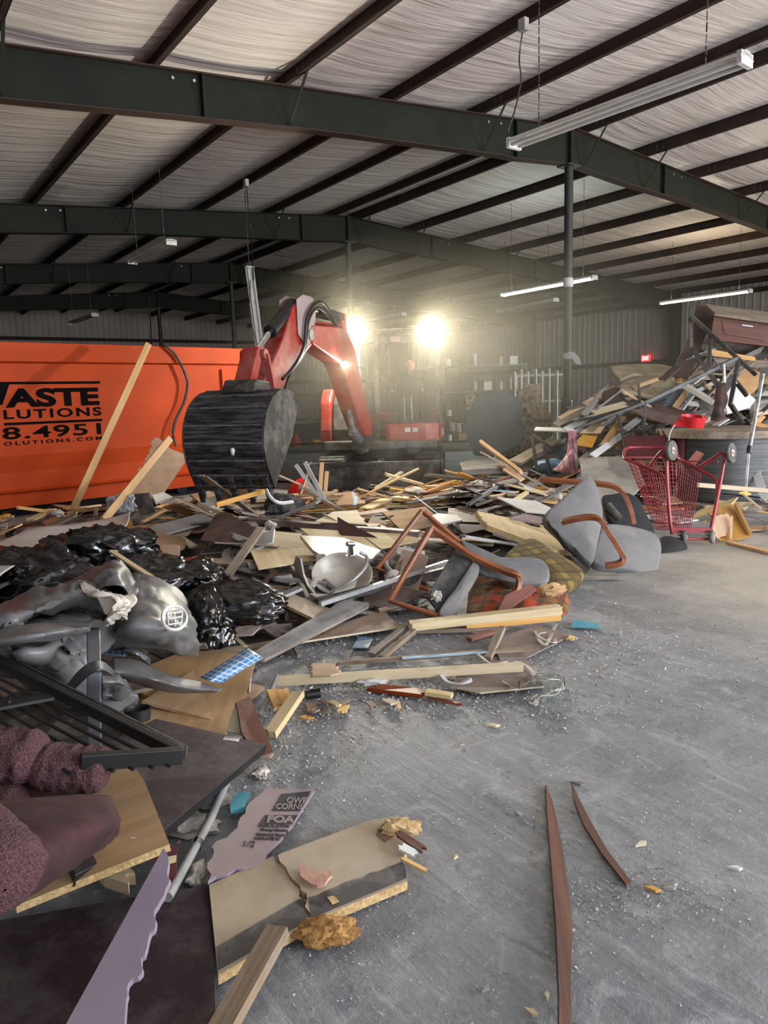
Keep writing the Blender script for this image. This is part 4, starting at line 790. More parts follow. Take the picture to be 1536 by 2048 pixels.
# under and around the bags, left foreground
scatter(34, inpoly([(-60, 1180), (420, 1180), (520, 1260), (420, 1420), (200, 1440), (-60, 1440)]), 'under the vinyl and black bags at the left', [('panel', 'tanboard', 2), ('panel', 'darkb', 2), ('plank', 'oldwood', 2), ('panel', 'ply', 2), ('panel', 'brown', 1)], 17, anyyaw, .7, .05)
# right: heap against the wall and the litter at its foot
def rheap(rng):
    while True:
        x = rng.uniform(2.4, 9.5); y = rng.uniform(10.4, 14.2)
        if hs(x, y, H0) > .12 and x/y < .58: return x, y
hk = [('plank', 'oldwood', 5), ('plank', 'greywood', 4), ('plank', 'pine', 2.4), ('panel', 'tanboard', 3), ('panel', 'ply', 2.5), ('panel', 'greyb', 3), ('panel', 'whiteb', 3), ('panel', 'brown', 3), ('panel', 'darkb', 3.5), ('plank', 'brown', 2.5), ('panel', 'pale', 2.5), ('panel', 'card', 1.4), ('lump', 'insul', 1), ('lump', 'bag', 1), ('plank', 'whiteb', 2), ('panel', 'partboard', 2), ('panel', 'bluejean', .6)]
scatter(290, rheap, 'in the tall heap along the right wall', hk, 21, lambda r: r.gauss(.35, .6), 1.05, .3, .12, .6)
def rfoot(rng):
    while True:
        x = rng.uniform(2.6, 8.2); y = rng.uniform(9.9, 11.6)
        if x/y < .58 and x/y > .24 and not (abs(x-4.55) < 1.1 and y < 10.6): return x, y
scatter(70, rfoot, 'at the foot of the right heap', [('plank', 'greywood', 4), ('plank', 'oldwood', 4), ('plank', 'whiteb', 2), ('plank', 'darkb', 3), ('panel', 'whiteb', 1.5), ('panel', 'ply', 1.5), ('plank', 'pine', 2), ('panel', 'darkb', 2)], 23, lambda r: r.gauss(.5, .4), .9, .35, .1)
scatter(90, inpoly([(1180, 960), (1560, 930), (1560, 1075), (1440, 1070), (1290, 1040), (1170, 1000)]), 'on the floor behind the red cart', [('plank', 'oldwood', 3), ('plank', 'pine', 3), ('panel', 'whiteb', 2), ('panel', 'tanboard', 2), ('panel', 'greyb', 2), ('panel', 'pale', 2), ('panel', 'brown', 2), ('lump', 'insul', 1), ('panel', 'blue', .6), ('panel', 'darkb', 1)], 22, anyyaw, .75, .1)
# crumbs and dust on the open floor (uncountable)
rng = random.Random(77); mb = MB()
def crumb(x, y, r):
    z = r*.5; p = [Vector((x+rng.uniform(-r, r), y+rng.uniform(-r, r), max(.0, z+rng.uniform(-r, r)*.6))) for _ in range(4)]; mb.add(p, [(0, 1, 2), (0, 3, 1), (1, 3, 2), (0, 2, 3)])
for (px, py, sx, sy, n, r) in ((1290, 1790, 90, 35, 380, .004), (1310, 1670, 60, 40, 120, .0035), (1150, 1830, 40, 90, 160, .004), (640, 1440, 90, 60, 500, .006), (820, 1385, 150, 25, 900, .008), (1040, 1420, 120, 25, 400, .006), (560, 1500, 60, 60, 250, .006), (540, 1600, 70, 60, 260, .005), (1180, 1290, 120, 40, 420, .008), (700, 1270, 120, 35, 700, .009), (700, 1900, 60, 80, 200, .0035), (1000, 1650, 300, 300, 420, .0035), (1250, 1450, 250, 160, 420, .004), (1050, 1620, 60, 60, 160, .004), (1280, 1330, 160, 60, 300, .006), (440, 1650, 60, 100, 260, .006)):
    for _ in range(int(n*1.8)):
        x, y = pg(px+rng.gauss(0, sx), min(2100, py+rng.gauss(0, sy)))
        if hs(x, y) < .05: crumb(x, y, r*rng.uniform(.4, 1.7))
obj('plaster_crumbs', mb, M['crumb'], label='pale plaster crumbs and splinters sprinkled over the concrete floor', cat='crumbs', kind='stuff', origin=(0, 0, 0))
# --- placing by eye: a point of the photo on (or dz above) what is already piled up
from numpy.lib.stride_tricks import sliding_window_view as _sw
HS = HM.copy(); _p = np.pad(HM, 2, mode='edge'); HS = _sw(_p, (5, 5)).mean(axis=(2, 3))*.5+_sw(_p, (5, 5)).max(axis=(2, 3))*.5
def PH(x, y, dz=0.0):
    d = ray(x, y); t = .8
    while t < 40:
        p = CAM+d*t
        if p.z <= hs(p.x, p.y, HS)+dz: return p
        t += .02
    return CAM+d*t
def pt(s):
    if s[0] == 'z': return Z(s[1], s[2], s[3])
    if s[0] == 'd': return D(s[1], s[2], s[3])
    return PH(*s)
def plane3(a, b, c):
    a, b, c = pt(a), pt(b), pt(c); n = (b-a).cross(c-a).normalized()
    if n.dot(CAM-a) < 0: n = -n
    return a, n
def tearline(P, n, tear, seed, amp):
    rng = random.Random(seed); out = []; k = len(P)
    for i in range(k):
        a, b = P[i], P[(i+1) % k]
        if i in tear:
            m_ = max(3, int((b-a).length/.03)); s = n.cross(b-a).normalized()
            for j in range(m_): out.append(a+(b-a)*j/m_+(s*rng.uniform(-amp, amp) if j else Vector()))
        else: out.append(a)
    return out
def flatten(a, n, mx=.5):
    """keep a resting sheet within a believable tilt"""
    if n.z < 0: n = -n
    t = math.acos(max(-1, min(1, n.z)))
    if t > mx: h = Vector((n.x, n.y, 0)).normalized(); n = (ZV*math.cos(mx)+h*math.sin(mx))
    return a, n
def plate(name, label, cat, m, outline, pl, th=.015, tear=(), amp=.012, parent=None, bev=0, group=None, edge=None, curl=None):
    """a sheet whose face is seen as `outline`, lying in the plane through three placed points; real thickness goes away from the viewer"""
    a, n = plane3(*pl) if len(pl) == 3 else pl; P = [onpl(x, y, a, n) for x, y in outline]; P = tearline(P, n, tear, len(outline)*7+int(outline[0][0]), amp)
    c = sum(P, Vector())/len(P); X = (P[1]-P[0]).normalized(); e = max(range(len(P)), key=lambda i: (P[(i+1) % len(P)]-P[i]).length); X = (P[(e+1) % len(P)]-P[e]).normalized(); Y = n.cross(X); mw = Matrix((X, Y, n)).transposed().to_4x4(); mw.translation = c
    mb = MB(); mb.prism(P, -n*th)
    o = obj(name, mb, m, parent, label, cat, group, mw=mw, bev=bev)
    if edge: 
        me = o.data; me.materials.append(M[edge]); 
        for p in me.polygons:
            if abs(p.normal.z) < .5: p.material_index = 1
    if parent is None: o['_o'] = tuple(c)
    return o
def board(name, label, cat, m, a, b, w_, t, roll=0.0, jag=0.0, parent=None, group=None, n0=None):
    a, b = pt(a) if isinstance(a, tuple) else a, pt(b) if isinstance(b, tuple) else b; d = b-a; L_ = d.length; X = d/L_; up = Vector(n0) if n0 else Vector((0, 0, 1)); Y = up.cross(X).normalized(); W_ = X.cross(Y); q = Matrix.Rotation(roll, 3, X); Y = q @ Y; W_ = q @ W_
    mw = Matrix((X, Y, W_)).transposed().to_4x4(); mw.translation = (a+b)/2; rng = random.Random(int(L_*1000)); mb = plank_mb(L_, w_, t, jag, rng)
    mb.v = [tuple(mw @ Vector(v)) for v in mb.v]; o = obj(name, mb, m, parent, label, cat, group, mw=mw); o['_o'] = tuple((a+b)/2); return o
def drape(name, label, cat, m, rows, sub=5, fold=.02, ff=6, th=.006, seed=1, parent=None, kindz='h', group=None, uv=None, fine=.004, rough_edges=False):
    """sheet through a grid of placed points, smoothly interpolated, with folds"""
    G_ = [[pt(p) if isinstance(p, tuple) else p for p in r] for r in rows]; H_ = [spline(r, sub) for r in G_]; cols_ = [spline([H_[i][j] for i in range(len(H_))], sub) for j in range(len(H_[0]))]
    R2 = [[cols_[j][i] for j in range(len(cols_))] for i in range(len(cols_[0]))]; nr, nc = len(R2), len(R2[0]); out = []
    for i in range(nr):
        rr = []
        for j in range(nc):
            a = R2[max(i-1, 0)][j]; b = R2[min(i+1, nr-1)][j]; c = R2[i][max(j-1, 0)]; d = R2[i][min(j+1, nc-1)]; n = (b-a).cross(d-c)
            n = n.normalized() if n.length > 1e-9 else Vector((0, 0, 1))
            if n.dot(CAM-R2[i][j]) < 0: n = -n
            q = R2[i][j]*ff+Vector((seed*5.1, 0, 0)); wq = q+nvec(q*.7)*.6; f = noise.noise(q*.6)*fold*1.2-((1-abs(noise.noise(Vector((wq.x*.5, wq.y*1.1, wq.z*.8)))))**3)*fold*.9+((1-abs(noise.noise(Vector((wq.x*.9, wq.y*1.6, wq.z))+Vector((7, 3, 0)))))**4)*fold*.4+noise.noise(q*8)*fine
            rr.append(R2[i][j]+n*f)
        out.append(rr)
    mb = MB(); mb.grid(out); mb.smooth = True; o = obj(name, mb, m, parent, label, cat, group, ang=80)
    if th: s = o.modifiers.new('thick', 'SOLIDIFY'); s.thickness = th; s.offset = 0
    if uv:
        ul = o.data.uv_layers.new(name='UVMap'); 
        for lp in o.data.loops: i, j = divmod(lp.vertex_index, nc); ul.data[lp.index].uv = (j/(nc-1)*uv[0], i/(nr-1)*uv[1])
    return o
def pad(name, label, cat, m, outline, pl, th, rnd=.03, crown=.0, parent=None, group=None, wr=0.0, seed=1, sub=6):
    """cushion: rounded thick slab whose face is seen as `outline`"""
    a, n = plane3(*pl) if len(pl) == 3 else pl; P = [onpl(x, y, a, n) for x, y in outline]; P = spline(P, sub, True); c = sum(P, Vector())/len(P); k = len(P)
    prof = []; 
    for i in range(7): t = math.pi/2*i/6; prof.append((-rnd*(1-math.sin(t)), -rnd*(1-math.cos(t))-0))
    layers = [(-rnd*(1-math.sin(t)), -th+rnd*(1-math.cos(t))) for t in [math.pi/2*i/4 for i in range(5)]]
    layers += [(-rnd*(1-math.cos(t)), -rnd*(1-math.sin(t))) for t in [math.pi/2*i/5 for i in range(6)]]
    rad = sum((p-c).length for p in P)/k; mb = MB(); vs_ = []
    for off, h in layers: 
        for p in P: d = (p-c); vs_.append(c+d*(1+off/max(d.length, .02))+n*h)
    for f_ in (.8, .6, .4, .2):
        for p in P: d = (p-c); q = c+d*(1-rnd/max(d.length, .02))*f_+n*crown*(1-f_*f_); vs_.append(q+n*(noise.noise(q*9+Vector((seed, 0, 0)))*wr))
    vs_.append(c+n*crown); nl = len(layers)+4; fs = [(i*k+j, i*k+(j+1) % k, (i+1)*k+(j+1) % k, (i+1)*k+j) for i in range(nl-1) for j in range(k)]
    fs += [((nl-1)*k+j, (nl-1)*k+(j+1) % k, nl*k) for j in range(k)]; fs.append(tuple(range(k))[::-1]); mb.add(vs_, fs); mb.smooth = True
    X = (P[k//4]-P[0]).normalized(); Y = n.cross(X); mw = Matrix((X, Y, n)).transposed().to_4x4(); mw.translation = c-n*th
    o = obj(name, mb, m, parent, label, cat, group, mw=mw, ang=60); o['_o'] = tuple(c-n*th) if parent is None else parent['_o']; return o
def bag(name, label, m, c, r, seed, amp=.28, freq=1.5, axr=0.0, flat=-.5, sub=5):
    c = pt(c) if isinstance(c, tuple) else c; X = Vector((math.cos(axr), math.sin(axr), 0)); Yv = Vector((-X.y, X.x, 0)); mb = MB(); mb.blob(c, r, sub, amp, freq, seed, (X, Yv, ZV), ridge=True, flat=flat); return obj(name, mb, m, label=label, cat='bag', ang=80)
# ------------------------------------------------------------------ left foreground, from the floor up
# maroon panel on the floor
plate('laminate_sheet', 'dark maroon laminate panel flat on the floor at the bottom left corner', 'panel', 'purple', [(-120, 1860), (423, 1768), (436, 2120), (436, 2300), (-300, 2300)], [('z', 0, 1850, .045), ('z', 423, 1768, .04), ('z', 436, 2050, .04)], .028, bev=.002, edge='darkb')
# broken chipboard tabletop, two halves that came apart
def chip(name, lab, out, tear, pl):
    o = plate(name, lab, 'board', 'partboard', out, pl, .03, tear, .012, edge='edge'); return o
plA = [('z', 430, 1940, .045), ('z', 548, 1712, .05), ('z', 620, 1840, .045)]; plB = [('z', 620, 1840, .05), ('z', 560, 1705, .06), ('z', 810, 1700, .04)]
o1 = chip('chipboard_slab', 'beige chipboard slab with a charcoal front strip, left half beside the maroon panel', [(418, 1770), (546, 1712), (590, 1770), (612, 1800), (622, 1842), (436, 1950)], (1, 2, 3), plA)
o2 = chip('chipboard_slab', 'beige chipboard slab with a notched corner, right half under the pink fibre scrap', [(556, 1709), (740, 1640), (798, 1632), (812, 1690), (806, 1722), (812, 1738), (815, 1762), (622, 1842), (614, 1798), (600, 1770)], (2, 3, 7, 8, 9), plB)
a_, n_ = plane3(*plA); plate('charcoal_strip', None, None, 'darkb', [(433, 1893), (600, 1797), (613, 1802), (621, 1838), (436, 1940)], (a_+n_*.0015, n_), .0012, (1,), .006, parent=o1)
a_, n_ = plane3(*plB); plate('charcoal_strip', None, None, 'darkb', [(617, 1795), (806, 1722), (812, 1740), (813, 1756), (623, 1836)], (a_+n_*.0015, n_), .0012, (0,), .006, parent=o2)
plate('chipped_patch', None, None, 'edge', [(654, 1794), (668, 1791), (678, 1802), (664, 1808)], (a_+n_*.004, n_), .003, parent=o2); plate('chipped_patch', None, None, 'tanboard', [(752, 1666), (780, 1650), (802, 1664), (772, 1684)], (a_+n_*.004, n_), .003, parent=o2)
mb = MB(); mb.blob(Z(800, 1655, .06), (.07, .035, .03), 3, .5, 2.2, 4); obj('splintered_end', mb, M['edge'], o2)
for i, (a, b, w_, lab, m) in enumerate((((795, 1690), (838, 1712), .035, 'small white chip on the chipboard slab corner', 'whiteb'), ((790, 1662), (850, 1702), .03, 'brown splintered sliver hanging off the chipboard slab end', 'brown'), ((800, 1715), (858, 1745), .015, 'thin tan splinter beyond the chipboard slab notch', 'pine'), ((770, 1637), (836, 1668), .025, 'pale fibrous splinter topmost on the chipboard slab end', 'pale'))):
    board('splinter', lab, 'wood scrap', m, ('z', a[0], a[1], .075+.004*i), ('z', b[0], b[1], .05+.004*i), w_, .008, jag=.02)
plate('fibre_scrap', 'pink torn fibreboard scrap lying across the chipboard crack', 'wood scrap', 'redcloth', [(596, 1730), (625, 1742), (660, 1740), (650, 1768), (612, 1760)], [('z', 596, 1730, .075), ('z', 660, 1740, .075), ('z', 640, 1765, .07)], .01, (0, 1, 2, 3, 4), .012); 
bpy.data.objects['fibre_scrap'].data.materials[0] = mat('pink_fibre', (178, 130, 116), .85, (206, 170, 140), scale=12, bump=.4)
mb = MB(); mb.blob(Z(655, 1862, .035), (.085, .045, .035), 4, .35, 2.0, 9, flat=-.8); obj('core_chunk', mb, M['osb'], label='golden crumbly chunk of particle core on the floor below the chipboard', cat='debris')
board('wood_batten', 'tan wooden batten lying over the chipboard edge at the bottom centre', 'batten', 'oldwood', ('z', 556, 1860, .09), ('z', 420, 2100, .05), .062, .03, roll=.12)
# yellow plywood sheet, maroon door panel
plate('plywood_underlay', 'golden plywood underlay sheet beneath the blue mosaic strip', 'board', 'ply', [(372, 1300), (515, 1308), (490, 1392), (450, 1470), (300, 1470), (200, 1420), (250, 1350)], [('z', 372, 1300, .12), ('z', 515, 1308, .08), ('z', 300, 1460, .1)], .012)
plate('door_panel', 'dark maroon laminate door panel with black edges and a small metal plate', 'panel', 'purple', [(312, 1437), (534, 1488), (330, 1658), (150, 1750), (60, 1560)], [('z', 312, 1437, .2), ('z', 534, 1488, .1), ('z', 328, 1657, .19)], .038, bev=.003, edge='black')
dp_ = bpy.data.objects['door_panel']; a_, n_ = plane3(('z', 312, 1437, .2), ('z', 534, 1488, .1), ('z', 328, 1657, .19)); plate('strike_plate', None, None, 'steel', [(450, 1471), (481, 1475), (477, 1483), (446, 1479)], (a_+n_*.002, n_), .002, parent=dp_)
plate('plywood_sheet', 'golden plywood sheet with a cut corner lying on the maroon door panel', 'board', 'ply', [(180, 1532), (270, 1536), (288, 1560), (339, 1688), (30, 1812), (5, 1700), (60, 1560)], [('z', 270, 1536, .29), ('z', 339, 1688, .25), ('z', 30, 1812, .2)], .024, edge='edge')
mb = MB(); mb.tube([Z(272, 1676, .262), Z(262, 1676, .27), Z(263, 1681, .262)], .0015, 5); obj('staple', mb, M['steel'], bpy.data.objects['plywood_sheet'])
# lavender foam blade
plate('foam_strip', 'long lavender foam offcut with one torn edge across the maroon panel', 'foam board', 'lav', [(327, 1696), (337, 1718), (334, 1745), (340, 1758), (328, 1790), (308, 1821), (311, 1850), (298, 1873), (290, 1905), (282, 1920), (284, 1945), (256, 1967), (252, 2000), (248, 2060), (246, 2200), (60, 2200), (131, 2050)], [('z', 327, 1700, .285), ('z', 250, 2050, .12), ('z', 131, 2050, .12)], .02, (0, 1, 2, 3, 4, 5, 6, 7, 8, 9, 10, 11), .0035)
# foam board with print
plF = [('z', 535, 1576, .05), ('z', 629, 1580, .04), ('z', 420, 1755, .06)]
fb = plate('foam_board', 'torn lavender insulation foam board with printed lettering', 'foam board', 'lavface', [(535, 1576), (629, 1580), (590, 1640), (553, 1686), (536, 1702), (520, 1730), (470, 1738), (416, 1762), (424, 1692), (475, 1655), (497, 1607)], plF, .012, (2, 4, 5, 6, 7, 8, 9), .01, edge='lav')
a_, n_ = plane3(*plF)
def px_text(body, x0, y0, x1, y1, hpx, m, par, pl, bold=.02, space=1.0):
    a, n = pl; p = onpl(x0, y0, a, n); q = onpl(x1, y1, a, n); r = onpl(x0, y0-hpx, a, n); ex_ = (q-p).normalized(); ey = n.cross(ex_); text_on('lettering', body, p, ex_, ey, (q-p).length, max(.004, (r-p).dot(ey)), m, par, bold, space, .002)
lt = mat('grey_print', (70, 68, 72), .7); ll = M['lavface']
plate('print_block', None, None, lt, [(562, 1588), (622, 1582), (600, 1622), (543, 1622)], (a_+n_*.0012, n_), .001, parent=fb); plate('print_block', None, None, lt, [(530, 1630), (596, 1630), (585, 1648), (517, 1648)], (a_+n_*.0012, n_), .001, parent=fb)
px_text('OWE', 572, 1607, 612, 1608, 12, ll, fb, (a_, n_)); px_text('CORNI', 550, 1619, 602, 1620, 11, ll, fb, (a_, n_)); px_text('FOA', 533, 1646, 588, 1647, 14, ll, fb, (a_, n_), .04)
px_text('INSULATIN', 517, 1655, 578, 1656, 6, lt, fb, (a_, n_)); px_text('Energy-Saving', 520, 1664, 575, 1666, 7, lt, fb, (a_, n_)); px_text('Moistured Foam', 512, 1672, 568, 1674, 6, lt, fb, (a_, n_)); px_text('INSULATES RT', 508, 1680, 560, 1682, 6, lt, fb, (a_, n_))
px_text('1/2', 486, 1694, 508, 1695, 12, lt, fb, (a_, n_), 0)
plate('foam_scrap', 'small cyan foam scrap behind the printed lavender board', 'foam board', 'cyan', [(473, 1586), (500, 1582), (490, 1614), (461, 1618), (460, 1608)], [('z', 473, 1586, .04), ('z', 500, 1582, .04), ('z', 461, 1616, .05)], .02, (1, 2), .004)
mb = MB(); mb.tube([Z(455, 1560, .03), Z(420, 1640, .05), Z(335, 1795, .06)], .016, 12); pp_ = obj('metal_pipe', mb, M['zinc'], label='dusty grey metal pipe lying between the door panel and printed foam', cat='pipe')
mb = MB(); mb.cyl(Z(396, 1684, .055), Z(391, 1694, .055), .02); obj('coupling', mb, M['chrome'], pp_)
for (px, py, r, s, m, lab) in ((385, 1650, (.1, .06, .03), 1, 'insul', 'crumpled dirty plaster sheet beside the pipe, near the plywood corner'), (430, 1600, (.06, .04, .02), 2, 'insul', 'torn off-white plaster scrap at the upper end of the pipe'), (395, 1750, (.03, .05, .025), 3, 'insul', 'curled off-white scrap beside the pipe lower end'), (522, 1545, (.03, .05, .02), 4, 'insul', 'plaster flake below the brown shard point')):
    mb = MB(); mb.blob(Z(px, py, r[2]*.8), r, 3, .5, 1.8, s); obj('plaster_scrap', mb, M[m], label=lab, cat='debris')
plate('striped_scrap', 'small red and cream striped board behind the lavender foam point', 'board', 'redcloth', [(310, 1702), (355, 1690), (352, 1750), (300, 1760)], [('z', 310, 1702, .1), ('z', 355, 1690, .1), ('z', 352, 1750, .08)], .012); plate('cream_band', None, None, 'pale', [(320, 1716), (353, 1710), (352, 1724), (318, 1732)], [('z', 310, 1702, .102), ('z', 355, 1690, .102), ('z', 352, 1750, .082)], .001, parent=bpy.data.objects['striped_scrap'])
board('wood_stub', 'short pale broken wood stub under the golden plywood sheet', 'wood scrap', 'pale', ('z', 205, 1745, .05), ('z', 272, 1768, .05), .06, .04, jag=.05)
# maroon seat cushions at the left edge
o = thing('sofa_cushion', 'maroon chenille sofa cushion roll at the left edge, uppermost', 'cushion', Z(110, 1590, .25))
mb = MB(); C0 = Z(-60, 1530, .46); C1 = Z(205, 1535, .4)
def roll(mb, a, b, r, seed, n=24, k=30, sq=.75, wob=.08):
    a, b = Vector(a), Vector(b); d = (b-a).normalized(); x = d.cross(ZV).normalized(); y = x.cross(d); rows = []
    for i in range(k+1):
        t = i/k; rr = r*(max(1e-3, 1-abs(2*t-1)**8))**.5; c = a+(b-a)*t; row = []
        for j in range(n+1):
            an = 2*math.pi*j/n; q = Vector((math.cos(an)*2, math.sin(an)*2, t*6+seed)); f = 1+wob*(1-2*abs(noise.noise(q)))+wob*.5*noise.noise(q*2.5); row.append(c+(x*math.cos(an)+y*math.sin(an)*sq)*rr*f)
        rows.append(row)
    mb.grid(rows); mb.smooth = True
roll(mb, Z(-90, 1510, .47), Z(88, 1512, .46), .088, 3, k=44, wob=.2); obj('left_lobe', mb, M['knit'], o, ang=80)
mb = MB(); roll(mb, Z(62, 1530, .43), Z(222, 1542, .39), .078, 9, k=44, wob=.16); obj('right_lobe', mb, M['knit'], o, ang=80)
mb = MB(); roll(mb, Z(40, 1562, .36), Z(190, 1562, .35), .06, 7); obj('lower_roll', mb, M['velvet'], o, ang=80)
o = thing('sofa_cushion', 'maroon velour sofa arm with a frayed corner at the left edge, lowest', 'cushion', Z(80, 1700, .2))
mb = MB(); rows = [[('z', -80, 1612, .46), ('z', 60, 1606, .45), ('z', 190, 1598, .42), ('z', 222, 1604, .4)], [('z', -80, 1700, .48), ('z', 60, 1675, .47), ('z', 190, 1650, .44), ('z', 232, 1640, .4)], [('z', -80, 1790, .44), ('z', 40, 1760, .42), ('z', 170, 1700, .36), ('z', 228, 1665, .32)], [('z', -80, 1870, .36), ('z', 30, 1800, .34), ('z', 120, 1740, .3), ('z', 215, 1675, .27)]]
d_ = drape('cover', None, None, M['velvet'], rows, 6, .006, 7, .03, 4, parent=o); 
mb = MB(); roll(mb, Z(-100, 1660, .5), Z(10, 1780, .48), .11, 12, wob=.1); obj('side_roll', mb, M['knit'], o, ang=80)
mb = MB(); roll(mb, Z(-60, 1590, .36), Z(50, 1590, .36), .07, 17, wob=.1); obj('cushion_pad', mb, M['knit'], label='small maroon knit cushion squeezed between the two large ones', cat='cushion', ang=80)
mb = MB(); roll(mb, Z(-60, 1600, .27), Z(170, 1605, .27), .06, 21, wob=.06); obj('cushion_pad', mb, M['velvet'], label='dark maroon velour pad lying beneath the chenille roll', cat='cushion', ang=80)
# black metal rack
o = thing('metal_rack', 'black metal tube rack lying tilted over the left debris', 'rack', Z(180, 1500, .3))
A1 = Z(365, 1510, .4); A2 = Z(210, 1521, .44); B1 = Z(60, 1356, .55); B2 = Z(-90, 1372, .55)
mb = MB(); mb.beam(A1, A2+(A2-A1)*.3, .03, .05); obj('end_rail', mb, M['black'], o, bev=.003)
dirv = (B1-A1); 
mb = MB(); mb.beam(A1, A1+dirv*1.35, .03, .04); obj('side_rail', mb, M['black'], o, bev=.003)
mb = MB(); mb.beam(A1+Vector((.0, .05, -.01)), A1+Vector((.0, .06, -.01))+dirv*1.2, .008, .03); obj('side_strip', mb, M['dark'], o)
for i, t in enumerate((.28, .5, .75, 1.0, 1.25, 1.5)):
    s_ = A1+(A2-A1)*t; e_ = s_+dirv*1.35; mb = MB(); mb.tube([s_+(s_-e_).normalized()*.035-ZV*.02, e_-ZV*.02], .006, 8); obj('rack_rod', mb, M['black'], o)
mb = MB(); mb.beam(A1+dirv*.75+(A2-A1)*.2, A1+dirv*.62+(A2-A1)*1.35, .07, .01); mb.cyl(A1+dirv*.67+(A2-A1)*.9+ZV*.0, A1+dirv*.67+(A2-A1)*.9+ZV*.012, .008); obj('cross_plate', mb, M['black'], o)
# brown shards near the door panel
plate('wood_shard', 'dark brown pointed board shard standing behind the door panel corner', 'board', 'brown', [(471, 1404), (500, 1393), (547, 1504), (520, 1512), (486, 1470)], [('z', 471, 1404, .2), ('z', 500, 1393, .2), ('z', 547, 1504, .05)], .014, (4,), .006)
plate('wood_shard', 'narrow pale shard left of the dark pointed one behind the door panel', 'board', 'pale', [(470, 1408), (478, 1440), (488, 1470), (452, 1462)], [('z', 470, 1408, .17), ('z', 488, 1470, .1), ('z', 452, 1462, .1)], .01, (1,), .008)
plate('wood_shard', 'tan shard tip poking out under the door panel corner', 'board', 'tanboard', [(500, 1490), (547, 1505), (540, 1514), (505, 1512)], [('z', 500, 1490, .06), ('z', 547, 1505, .05), ('z', 520, 1513, .05)], .01)
board('wood_block', 'short splintered tan block leaning in the floor litter beyond the door panel', 'wood scrap', 'pale', ('z', 598, 1385, .1), ('z', 540, 1470, .03), .055, .035, jag=.02)
board('wood_block', 'broken plywood stub with ragged layers beside the tan block', 'wood scrap', 'pine', ('z', 552, 1378, .09), ('z', 570, 1420, .04), .1, .03, jag=.04)
mb = MB(); mb.tube([Z(555, 1352, .09), Z(535, 1400, .05), Z(518, 1432, .03)], .012, 10); obj('metal_rod', mb, M['zinc'], label='thin grey metal rod pointing up from the litter beside the mosaic strip', cat='pipe')
mb = MB(); mb.tube([Z(503, 1335, .06), Z(497, 1388, .04)], .011, 10); obj('metal_rod', mb, M['chrome'], label='short chrome rod below the mosaic strip end', cat='pipe')
mb = MB(); mb.cyl(Z(612, 1390, .03), Z(640, 1386, .03), .024); obj('rubber_sleeve', mb, M['black'], label='short black cylinder lying in the litter at the long board end', cat='debris')
for i, (px, py) in enumerate(((585, 1410), (600, 1432), (568, 1440), (640, 1400), (660, 1402), (690, 1410), (700, 1398), (735, 1402), (770, 1398), (795, 1404), (655, 1415), (620, 1405), (575, 1395), (560, 1405), (610, 1418))):
    a = random.Random(i).uniform(0, 3); board('wood_splinter', 'small broken splinter in the row of litter before the long pale board', 'wood scrap', ['pale', 'pine', 'oldwood', 'tanboard'][i % 4], ('z', px, py, .02), ('z', px+26*math.cos(a), py+16*math.sin(a), .035), .02+.012*(i % 3), .008, jag=.02, group='splinters before the long pale board')
# cup, wrapped ring
mb = MB(); mb.lathe(Z(276, 1440, .21), (0, .1, 1), [(.0, .0), (.05, .0), (.055, .05), (.05, .05), (.046, .01), (0, .01)], 20); obj('black_cup', mb, M['black'], label='round black plastic cap lying on the golden underlay sheet', cat='cap')
# ------------------------------------------------------------------ vinyl, straps and bin bags
bag('trash_bag', 'shiny black bin bag at the left, under the pale curved sheet', M['bag'], D(60, 1165, 4.3), (.42, .3, .2), 2, .32, 1.6, .1)
bag('trash_bag', 'shiny black bin bag, the tall crumpled one right of the pale sheet', M['bag'], D(205, 1120, 4.75), (.36, .32, .22), 5, .3, 1.7, -.2)
bag('trash_bag', 'black bin bag slumping low between the two shiny ones', M['bag'], D(280, 1160, 4.6), (.34, .3, .16), 9, .28, 1.5, -.3)
bag('trash_bag', 'long black bin bag right of the grey vinyl with the logo', M['bag'], D(465, 1208, 4.35), (.33, .24, .14), 12, .22, 1.2, -.25)
bag('trash_bag', 'black bin bag hanging down beside the vinyl logo edge', M['bag'], D(418, 1250, 4.05), (.14, .2, .18), 15, .25, 1.5, .2)
bag('trash_bag', 'small black bin bag bulge above the long black bag', M['bag'], D(390, 1160, 4.7), (.18, .2, .12), 17, .25, 1.6, .2)
drape('curved_sheet', 'pale grey curved laminate sheet sweeping above the black bags', 'sheet', M['whiteb'], [[('z', -60, 1115, .55), ('z', 60, 1058, .5), ('z', 150, 1048, .48), ('z', 235, 1032, .46), ('z', 260, 1024, .56)], [('z', -60, 1150, .62), ('z', 60, 1095, .58), ('z', 150, 1078, .53), ('z', 235, 1055, .49), ('z', 256, 1046, .5)], [('z', -60, 1195, .66), ('z', 40, 1125, .62), ('z', 120, 1108, .6), ('z', 200, 1080, .52), ('z', 240, 1066, .5)]], 6, .004, 4, .006, 3, fine=0)
vin = thing('vinyl_cover', 'large crumpled grey vinyl pool cover with a white round logo', 'tarp', Z(220, 1350, .1))
drape('logo_section', None, None, M['tarp'], [[('z', 205, 1190, .5), ('z', 262, 1150, .58), ('z', 330, 1156, .52), ('z', 368, 1188, .44), ('z', 392, 1230, .36)], [('z', 200, 1240, .5), ('z', 262, 1200, .6), ('z', 325, 1200, .56), ('z', 372, 1225, .47), ('z', 398, 1262, .36)], [('z', 200, 1285, .46), ('z', 262, 1255, .56), ('z', 325, 1258, .52), ('z', 372, 1270, .42), ('z', 398, 1290, .32)], [('z', 200, 1310, .28), ('z', 262, 1302, .36), ('z', 325, 1308, .34), ('z', 372, 1312, .28), ('z', 396, 1312, .22)]], 9, .03, 6, .004, 2, parent=vin, fine=.001)
